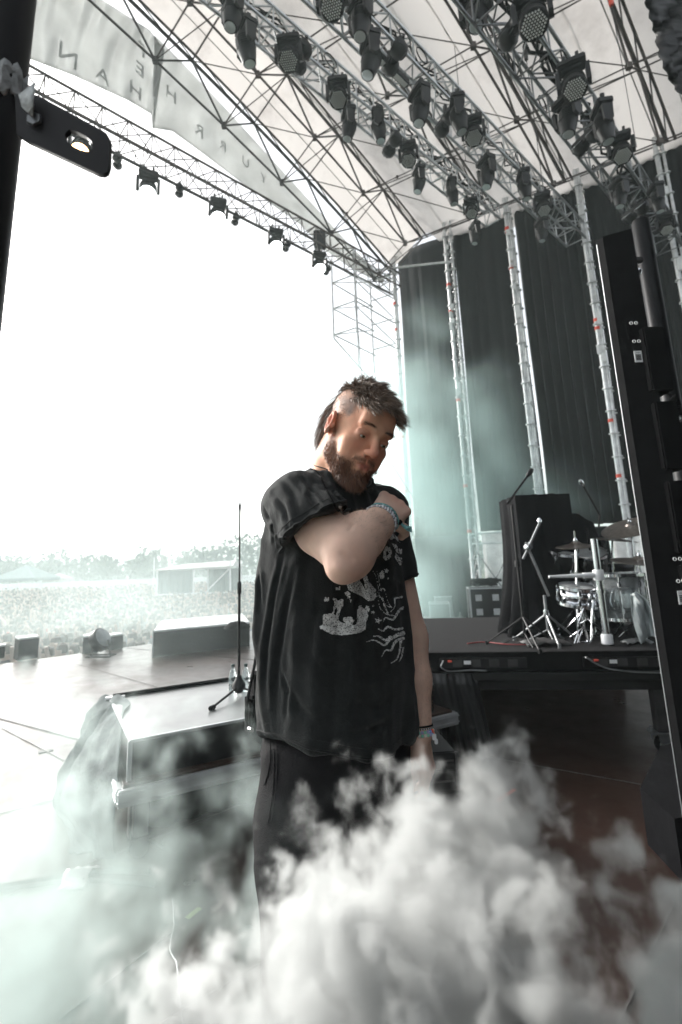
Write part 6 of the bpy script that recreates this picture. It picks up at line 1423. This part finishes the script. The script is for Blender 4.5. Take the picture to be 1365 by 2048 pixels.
# --- shirt print: a distressed screen print laid on the cloth
def poly_mask(P, poly):
    x, y = P[:, 0], P[:, 1]; ins = np.zeros(len(P), bool); k = len(poly)
    for i in range(k):
        x0, y0 = poly[i]; x1, y1 = poly[(i + 1) % k]
        if y0 == y1: continue
        c = ((y0 > y) != (y1 > y)) & (x < (x1 - x0) * (y - y0) / (y1 - y0) + x0); ins ^= c
    return ins
def line_mask(P, pts, w0, w1):
    pts = np.array(pts, float); m = np.zeros(len(P), bool); k = len(pts)
    Q = []     # catmull smoothing
    for i in range(k - 1):
        p0, p1, p2, p3 = pts[max(i - 1, 0)], pts[i], pts[i + 1], pts[min(i + 2, k - 1)]
        for t in np.linspace(0, 1, 8, endpoint=False): Q.append(.5 * (2 * p1 + (p2 - p0) * t + (2 * p0 - 5 * p1 + 4 * p2 - p3) * t * t + (3 * p1 - p0 - 3 * p2 + p3) * t ** 3))
    Q.append(pts[-1]); Q = np.array(Q); w_ = np.linspace(w0, w1, len(Q))
    for q, ww in zip(Q, w_): m |= ((P - q) ** 2).sum(1) < ww * ww
    return m
def z2(pts, ox=600, oy=960, s=5.12): return [(ox + x / s, oy + y / s) for x, y in pts]
CELL = 1.3; gx = np.arange(630, 822, CELL); gy = np.arange(1000, 1345, CELL); GX, GY = np.meshgrid(gx, gy, indexing='ij'); PP = np.stack([GX.ravel(), GY.ravel()], 1)
M1 = np.zeros(len(PP), bool)
for pl in [
  [(205, 1500), (235, 1480), (235, 1400), (250, 1375), (330, 1365), (345, 1320), (350, 1240), (335, 1215), (350, 1205), (370, 1215), (390, 1235), (430, 1215), (450, 1225), (440, 1290), (415, 1330), (395, 1400), (395, 1440), (440, 1465), (520, 1470), (570, 1440), (585, 1400), (585, 1330), (600, 1290), (625, 1285), (640, 1310), (660, 1320), (680, 1285), (710, 1295), (715, 1330), (690, 1370), (700, 1390), (680, 1450), (670, 1530), (620, 1560), (560, 1575), (430, 1590), (330, 1580), (260, 1550), (235, 1525), (210, 1525)],
  [(440, 1420), (450, 1405), (480, 1410), (500, 1395), (530, 1400), (540, 1430), (560, 1430), (550, 1470), (480, 1470), (450, 1450)],
  [(480, 1065), (560, 1050), (600, 1010), (640, 1075), (670, 1120), (660, 1050), (640, 990), (680, 960), (700, 1040), (745, 1090), (775, 1120), (780, 1200), (750, 1235), (700, 1240), (640, 1195), (560, 1160), (500, 1125)],
  [(360, 1085), (385, 1105), (412, 1085), (410, 1125), (360, 1130)], [(245, 1250), (262, 1190), (275, 1215), (300, 1190), (300, 1250), (270, 1240)], [(455, 1160), (490, 1135), (515, 1165), (520, 1200), (495, 1220), (480, 1185)], [(510, 1215), (530, 1225), (520, 1255)],
  [(860, 720), (850, 800), (880, 825), (925, 800), (940, 730), (915, 690), (880, 680)],
  [(935, 645), (985, 665), (1000, 700), (1045, 710), (1045, 760), (1000, 755), (970, 720)], [(975, 745), (1010, 790), (1045, 800), (1045, 870), (1020, 875), (970, 800)],
  [(385, 265), (420, 260), (440, 300), (470, 290), (500, 330), (530, 390), (550, 440), (500, 430), (455, 380), (425, 330)],
  [(905, 580), (940, 545), (1000, 590), (1020, 640), (960, 600), (925, 620)],
]: M1 |= poly_mask(PP, z2(pl))
for pl in [[(880, 735), (885, 780), (905, 770), (905, 730)], [(350, 1330), (372, 1300), (378, 1340), (365, 1390), (345, 1375)], [(560, 1425), (590, 1420), (575, 1480), (530, 1490)]]: M1 &= ~poly_mask(PP, z2(pl))
for c_, r_ in (((795, 1440), 40), ((745, 1355), 24), ((885, 930), 30), ((905, 1010), 18), ((745, 1290), 14)):
    M1 |= poly_mask(PP, z2([(c_[0] + (r_ if k % 2 == 0 else r_ * .42) * math.sin(k * math.pi / 5 + .2), c_[1] - (r_ if k % 2 == 0 else r_ * .42) * math.cos(k * math.pi / 5 + .2)) for k in range(10)]))
for pts, w0, w1 in [([(670, 1660), (760, 1640), (860, 1690), (910, 1640), (990, 1590), (1050, 1570)], .5, 4.5), ([(745, 1600), (800, 1600), (870, 1640), (920, 1610)], .8, 3), ([(800, 1525), (850, 1545), (900, 1505), (970, 1530), (1040, 1520)], 1.2, 2.6),
                    ([(835, 1810), (870, 1745), (930, 1740), (970, 1660), (1050, 1620)], .6, 3.4), ([(930, 1875), (990, 1830), (1020, 1740), (1030, 1650), (1055, 1620)], .8, 3), ([(1015, 1855), (1040, 1800), (1050, 1720)], .8, 2),
                    ([(850, 1450), (880, 1410), (950, 1430), (1010, 1340), (1050, 1310)], .8, 3), ([(930, 1350), (970, 1290), (970, 1220), (1040, 1200)], .6, 2), ([(790, 1140), (800, 1250), (830, 1330), (900, 1380), (980, 1390)], .5, 1.2), ([(820, 1080), (840, 1180), (870, 1270), (930, 1310)], .5, .9),
                    ([(880, 1170), (900, 1250), (940, 1310)], .4, .9), ([(740, 920), (780, 1010), (800, 1100), (810, 1200)], .5, 1.0), ([(770, 900), (800, 990), (812, 1080)], .5, .9), ([(830, 970), (845, 940), (850, 990), (830, 1000), (825, 960)], 2, 3), ([(820, 1130), (850, 1110), (870, 1130)], 1, 1.6), ([(820, 1200), (850, 1240), (860, 1280), (900, 1370)], 1, 2)]:
    M1 |= line_mask(PP, z2(pts), w0, w1)
M1 = M1.reshape(GX.shape); spk = rh.uniform(size=GX.shape) < .17; M1 &= ~spk
idx = -np.ones((GX.shape[0] + 1, GX.shape[1] + 1), int); need = np.zeros_like(idx, bool); need[:-1, :-1] |= M1; need[1:, :-1] |= M1; need[:-1, 1:] |= M1; need[1:, 1:] |= M1
pv = []; ori = Vector(CAMP.tolist())
for i_, j_ in np.argwhere(need):
    d_ = ray(gx[0] + (i_ - .5) * CELL, gy[0] + (j_ - .5) * CELL); h_ = bvh.ray_cast(ori, Vector(d_.tolist()).normalized())
    if h_[0] is None or h_[1].dot(Vector(d_.tolist())) > -.05: continue
    idx[i_, j_] = len(pv); pv.append(np.array(h_[0]) + np.array(h_[1]) * .0016)
pq = []
for i_, j_ in np.argwhere(M1):
    a = (idx[i_, j_], idx[i_, j_ + 1], idx[i_ + 1, j_ + 1], idx[i_ + 1, j_])
    if min(a) < 0: continue
    P4 = [pv[k] for k in a]
    if max(np.linalg.norm(P4[0] - P4[2]), np.linalg.norm(P4[1] - P4[3])) < .012: pq.append(a)
M_print = mat('white_screen_print', (.60, .61, .60), .85, var=.3, scale=120)
mesh_obj('shirt_print', np.array(pv) - MO, pq, M_print, shirt).matrix_parent_inverse.identity()
# --- cords, bands, bracelets (worn by him)
def worn(name, mb, m, lab=None):
    o = mb.build(name, m, man); o.location = tuple((-MO).tolist())
    if lab: o['label'] = lab
    return o
def cord_on(pxs, B, r, off, seg=10):
    out = []
    pxs = np.array(pxs, float)
    for p in polyint(pxs, seg * len(pxs)):
        d_ = ray(*p); h_ = B.ray_cast(ori, Vector(d_.tolist()).normalized())
        if h_[0] is not None: out.append(np.array(h_[0]) + np.array(h_[1]) * off)
    return out
mb = MB(); mb.pipe(cord_on([(622, 932), (640, 955), (655, 985), (668, 1010), (690, 1038)], bvh, .003, .002), .0024, 6); worn('strap', mb, M_cloth)
mb = MB(); mb.pipe(snap_ring(ring(neck + V(0, 0, .02), V(.15, -.3, 1), .08, 0), bvhb, .001), .0014, 6, closed=True); worn('necklace', mb, M_rubber)
aw = nrm(wrR - elR)
def band(c, ax_, r, wd, th_, m, name, lab, B=bvhb, bead=None, tilt=V(0, 0, 0), cols=None):
    mb = MB(); pts = snap_ring(ring(np.asarray(c), nrm(ax_ + tilt), r, 0, 40), B, th_)
    if bead:
        ms = []; 
        pts2 = np.array(pts); L = np.r_[0, np.cumsum(np.linalg.norm(np.diff(np.vstack([pts2, pts2[:1]]), axis=0), axis=1))]; nb = int(L[-1] / (bead * 1.9)); PL_ = np.vstack([pts2, pts2[:1]])
        o = None; allb = MB(); ids = []
        for q in range(nb):
            t = L[-1] * q / nb; p = np.array([np.interp(t, L, PL_[:, k]) for k in range(3)]); f0 = len(allb.f); allb.lathe([(.001, -bead), (bead * .75, -bead * .7), (bead, 0), (bead * .75, bead * .7), (.001, bead)], p, ax_, 8, capa=False); ids += [q % len(m)] * (len(allb.f) - f0)
        o = allb.build(name, m, man); o.data.polygons.foreach_set('material_index', ids)
    else:
        a_ = nrm(ax_); P = [[p - a_ * wd / 2 for p in pts] + [pts[0] - a_ * wd / 2], [p + a_ * wd / 2 for p in pts] + [pts[0] + a_ * wd / 2]]; mb.grid(P); o = mb.build(name, m, man, solid=.0016)
    o.location = tuple((-MO).tolist()); o['label'] = lab; return o
Mb = [mat('bead_white', (.75, .75, .77), .3), mat('bead_silver', (.5, .5, .53), .25, .6)]
for q in range(3): band(wrR - aw * (.012 + .0062 * q), aw, .034, 0, .0028, Mb, 'beaded_bracelet', 'white and silver beaded cuff', bead=.0034)
M_teal = mat('teal_ribbon', (.16, .38, .38), .6, var=.6, scale=140)
band(wrR + aw * .004, aw, .034, .0065, .0035, M_teal, 'festival_wristband', 'teal woven wristband', tilt=V(.1, 0, .15)); band(wrR + aw * -.002, aw, .034, .009, .002, M_black, 'festival_wristband', 'black woven wristband')
kn_ = wrR + nrm(V(.9, -.1, -.35)) * .037; mb = MB(); mb.lathe([(.004, -.006), (.0065, 0), (.004, .006)], kn_, V(1, 0, -.3), 10); worn('ribbon_clasp', mb, M_rubber)
for q in (0, 1):
    mb = MB(); e = U(824, 1056 + q * 5, 1.10); P = [kn_ * (1 - t) + e * t + V(0, 0, -.004 * math.sin(t * 3)) for t in np.linspace(0, 1, 8)]; mb.grid([[p + V(0, 0, .004) for p in P], [p - V(0, .002, .004) for p in P]]); o = mb.build('ribbon_tail', M_teal, man, solid=.001); o.location = tuple((-MO).tolist())
al = nrm(wrL - elL)
bc = [mat('bead_' + n__, c__, .3) for n__, c__ in (('lilac', (.5, .45, .7)), ('mint', (.3, .65, .5)), ('pearl', (.8, .78, .7)), ('orange', (.85, .3, .12)), ('red', (.8, .08, .05)), ('blue', (.2, .4, .75)))]
band(wrL - al * .018, al, .034, .004, .0028, M_rubber, 'cord_bracelet', 'black and white twisted cord')
band(wrL - al * .013, al, .034, 0, .0025, [M_white, M_rubber], 'beaded_bracelet', 'thin white and black bead row', bead=.0016)
band(wrL - al * .006, al, .034, 0, .0035, bc, 'beaded_bracelet', 'upper rainbow bead row', bead=.0040); band(wrL + al * .001, al, .034, 0, .0035, bc[1:] + bc[:1], 'beaded_bracelet', 'lower rainbow bead row', bead=.0040)
p = U(869, 1474, 1.30); mb = MB(); mb.box(p, (.010, .004, .014), bev=.0015); mb.box(p + V(.004, .0, -.010), (.008, .004, .012), bev=.0015); worn('bracelet_tag', mb, M_white)
# ------------------------------------------------------------ smoke volumes (voxel clouds grown by a Volume Cube field)
def vol_mat(name, col, dens, aniso=0.45):
    m = bpy.data.materials.new(name); m.use_nodes = True; n = m.node_tree.nodes; n.clear()
    pv = n.new('ShaderNodeVolumePrincipled'); o = n.new('ShaderNodeOutputMaterial')
    pv.inputs['Color'].default_value = (*col, 1); pv.inputs['Density'].default_value = dens; pv.inputs['Anisotropy'].default_value = aniso
    m.node_tree.links.new(pv.outputs[0], o.inputs['Volume']); return m
def smoke(name, label, cat, lo, hi, res, puffs, noise, dens, col=(.9, .93, .92), soft=.25, parts=None):
    """puffs: (x, y, z, radius, weight). noise: (scale, amp, detail, distortion)"""
    g = bpy.data.node_groups.new(name, 'GeometryNodeTree')
    g.interface.new_socket('Geometry', in_out='INPUT', socket_type='NodeSocketGeometry')
    g.interface.new_socket('Geometry', in_out='OUTPUT', socket_type='NodeSocketGeometry')
    N = g.nodes; L = g.links
    out = N.new('NodeGroupOutput'); pos = N.new('GeometryNodeInputPosition').outputs[0]
    def mth(op, a, b=None, c=None):
        q = N.new('ShaderNodeMath'); q.operation = op
        for i, k in enumerate((a, b, c)):
            if k is None: continue
            if isinstance(k, (int, float)): q.inputs[i].default_value = k
            else: L.new(k, q.inputs[i])
        return q.outputs[0]
    # domain warp
    nz0 = N.new('ShaderNodeTexNoise'); nz0.inputs['Scale'].default_value = noise[0] * .45; nz0.inputs['Detail'].default_value = 2
    L.new(pos, nz0.inputs['Vector'])
    sb = N.new('ShaderNodeVectorMath'); sb.operation = 'SUBTRACT'; L.new(nz0.outputs['Color'], sb.inputs[0]); sb.inputs[1].default_value = (.5, .5, .5)
    sc = N.new('ShaderNodeVectorMath'); sc.operation = 'SCALE'; L.new(sb.outputs[0], sc.inputs[0]); sc.inputs['Scale'].default_value = noise[3]
    ad = N.new('ShaderNodeVectorMath'); ad.operation = 'ADD'; L.new(sc.outputs[0], ad.inputs[0]); L.new(pos, ad.inputs[1]); wp = ad.outputs[0]
    nz1 = N.new('ShaderNodeTexNoise'); nz1.inputs['Scale'].default_value = noise[0] * 1.7; nz1.inputs['Detail'].default_value = 1; L.new(wp, nz1.inputs['Vector'])
    sb1 = N.new('ShaderNodeVectorMath'); sb1.operation = 'SUBTRACT'; L.new(nz1.outputs['Color'], sb1.inputs[0]); sb1.inputs[1].default_value = (.5, .5, .5)
    sc1 = N.new('ShaderNodeVectorMath'); sc1.operation = 'SCALE'; L.new(sb1.outputs[0], sc1.inputs[0]); sc1.inputs['Scale'].default_value = noise[3] * .45
    ad1 = N.new('ShaderNodeVectorMath'); ad1.operation = 'ADD'; L.new(sc1.outputs[0], ad1.inputs[0]); L.new(wp, ad1.inputs[1]); wp = ad1.outputs[0]
    acc = None
    for (x, y, z, r, wt) in puffs:
        d = N.new('ShaderNodeVectorMath'); d.operation = 'DISTANCE'; L.new(wp, d.inputs[0]); d.inputs[1].default_value = (x, y, z)
        k = mth('MULTIPLY', mth('SUBTRACT', 1.0, mth('DIVIDE', d.outputs['Value'], r)), wt)
        acc = k if acc is None else mth('SMOOTH_MAX', acc, k, .25)
    nz = N.new('ShaderNodeTexNoise'); nz.inputs['Scale'].default_value = noise[0]; nz.inputs['Detail'].default_value = noise[2]; nz.inputs['Roughness'].default_value = .55
    L.new(wp, nz.inputs['Vector'])
    # billow: folded noise gives rounded lobes
    fb = mth('ABSOLUTE', mth('SUBTRACT', nz.outputs['Fac'], .5))
    fb = mth('SUBTRACT', .12, fb)
    nb = mth('SUBTRACT', nz.outputs['Fac'], .5)
    nsum = mth('ADD', mth('MULTIPLY', fb, -1.2), mth('MULTIPLY', nb, 1.6))
    f = mth('ADD', acc, mth('MULTIPLY', nsum, noise[1]))
    mr = N.new('ShaderNodeMapRange'); mr.interpolation_type = 'SMOOTHSTEP'; mr.inputs['From Min'].default_value = 0; mr.inputs['From Max'].default_value = soft
    L.new(f, mr.inputs['Value'])
    den = mth('MULTIPLY', mr.outputs[0], mth('MAXIMUM', mth('ADD', f, .10), .02))
    vc = N.new('GeometryNodeVolumeCube'); L.new(den, vc.inputs['Density'])
    vc.inputs['Min'].default_value = lo; vc.inputs['Max'].default_value = hi
    for i, k in enumerate(('Resolution X', 'Resolution Y', 'Resolution Z')): vc.inputs[k].default_value = max(8, int((hi[i] - lo[i]) / res))
    sm = N.new('GeometryNodeSetMaterial'); sm.inputs['Material'].default_value = vol_mat(name, col, dens)
    L.new(vc.outputs[0], sm.inputs['Geometry']); L.new(sm.outputs[0], out.inputs[0])
    me = bpy.data.meshes.new(name); o = bpy.data.objects.new(name, me); scn.collection.objects.link(o)
    me.materials.append(sm.inputs['Material'].default_value)
    md = o.modifiers.new('field', 'NODES'); md.node_group = g
    return tag(o, label, cat, kind='stuff')
def pf(px, py, Y, r, wt=1.0):
    p = U(px, py, Y); return (p[0], p[1], p[2], r, wt)

hz = vol_mat('haze_air', (.82, .95, .94), .0026, .3)
mb = MB(); mb.box((0, 380, 8.5), (1900, 900, 24)); o = mb.build('haze', None, smooth=False); o.data.materials.append(hz); tag(o, 'pale festival haze in the air over stage and field', 'haze', kind='stuff')
def ps(s, w_, z, r, wt=1.0): p = ST(s, w_, z); return (p[0], p[1], p[2], r, wt)
# teal lit fog in front of the far wall
c = ST(1.2, 1.6, 3)
smoke('stage_fog', 'thin fog bank drifting before the far dark curtains', 'fog', (c[0] - 3.6, c[1] - 3.2, 0.02), (c[0] + 4.0, c[1] + 1.8, 8.6), .09,
      [ps(.9, 2.6, 4.6, 1.9, .8), ps(.8, .8, 3.5, 2.6), ps(.8, .7, 5.6, 2.0, .9), ps(1.0, 2.0, 2.6, 2.2), ps(1.0, 3.0, 3.6, 1.6, .7), ps(.8, 1.6, 7.0, 1.2, .5), ps(1.6, 1.2, .8, 2.0, .9), ps(.9, 4.1, 2.6, 1.5, .55)], (.55, .55, 5.0, .8), .75, (.76, .95, .93), .7)
# fog over the downstage edge and the crowd
smoke('crowd_fog', 'white fog rolling over the stage rim and the near crowd', 'fog', (-13, 5.6, -1.9), (0, 19, 2.2), .16,
      [(-7, 13, -.6, 4.2, 1), (-4, 11.5, -.2, 3.2, .9), (-9.5, 12, -.5, 3.6, 1), (-2.5, 13.5, -.6, 3.4, .8), (-5, 16, -.8, 4, .8), (-2.6, 8.3, .0, 2.0, .7), (-4.6, 8.6, 0, 2.0, .7), (-1.2, 9.5, .1, 1.8, .7)], (.5, .8, 5.0, .8), .12, (.82, .94, .925), .5)
# low fog round the low riser at left
smoke('floor_fog', 'low translucent fog drifting over the floor round the low riser', 'fog', (-2.3, .55, .0), (.35, 3.2, 1.0), .014,
      [(-.9, 1.6, .1, .75, .9), (-.65, 1.15, .1, .5, 1), (-1.2, 2.2, .2, .6, .7), (-1.35, 2.6, .3, .45, .6), (-1.0, 1.1, .1, .6, .8), (-.35, 2.2, .1, .5, .5), (-.5, .75, .15, .5, .9), (-.8, .85, .1, .4, .7), (-.1, .9, .1, .5, .9)], (4.5, 1.7, 7.0, .22), 3.2, (.80, .91, .885), .45)
plume = [pf(1000, 1560, .88, .065), pf(1035, 1640, .88, .06), pf(950, 1630, .86, .06), pf(1000, 1690, .85, .10), pf(890, 1670, .82, .085), pf(690, 1830, .8, .09), pf(640, 1930, .76, .11), pf(990, 1780, .85, .08), pf(900, 1800, .8, .13), pf(810, 1800, .76, .10), pf(980, 1880, .8, .13), pf(770, 1680, .9, .05, .8), pf(800, 1620, .92, .035, .8), pf(700, 1720, .92, .04, .7), pf(740, 1600, .93, .028, .7),
         pf(1020, 1950, .82, .09), pf(740, 1940, .7, .14), pf(880, 1990, .7, .18), pf(1090, 2050, .8, .08), pf(1020, 2060, .75, .15), pf(640, 2000, .75, .10, .8), pf(520, 2040, .72, .12, .8), pf(400, 2075, .74, .10, .7), pf(1120, 1960, .84, .03, .7), pf(600, 1870, .8, .05, .6)]
smoke('smoke_plume', 'dense white smoke plume billowing up before the legs of the man', 'smoke', (-.5, .5, .3), (.52, 1.08, 1.15), .0036, plume, (17.0, 1.75, 9.0, .085), 46.0, (.975, .992, .985), .55)
smoke('smoke_wisp', 'small white smoke puff at the lower right corner', 'smoke', (.35, .5, .1), (.85, 1.0, .95), .005, [pf(1360, 1930, .8, .09), pf(1390, 2010, .8, .14), pf(1330, 2060, .8, .07)], (12.0, 2.0, 8.0, .11), 34.0, (.955, .985, .975), .5)
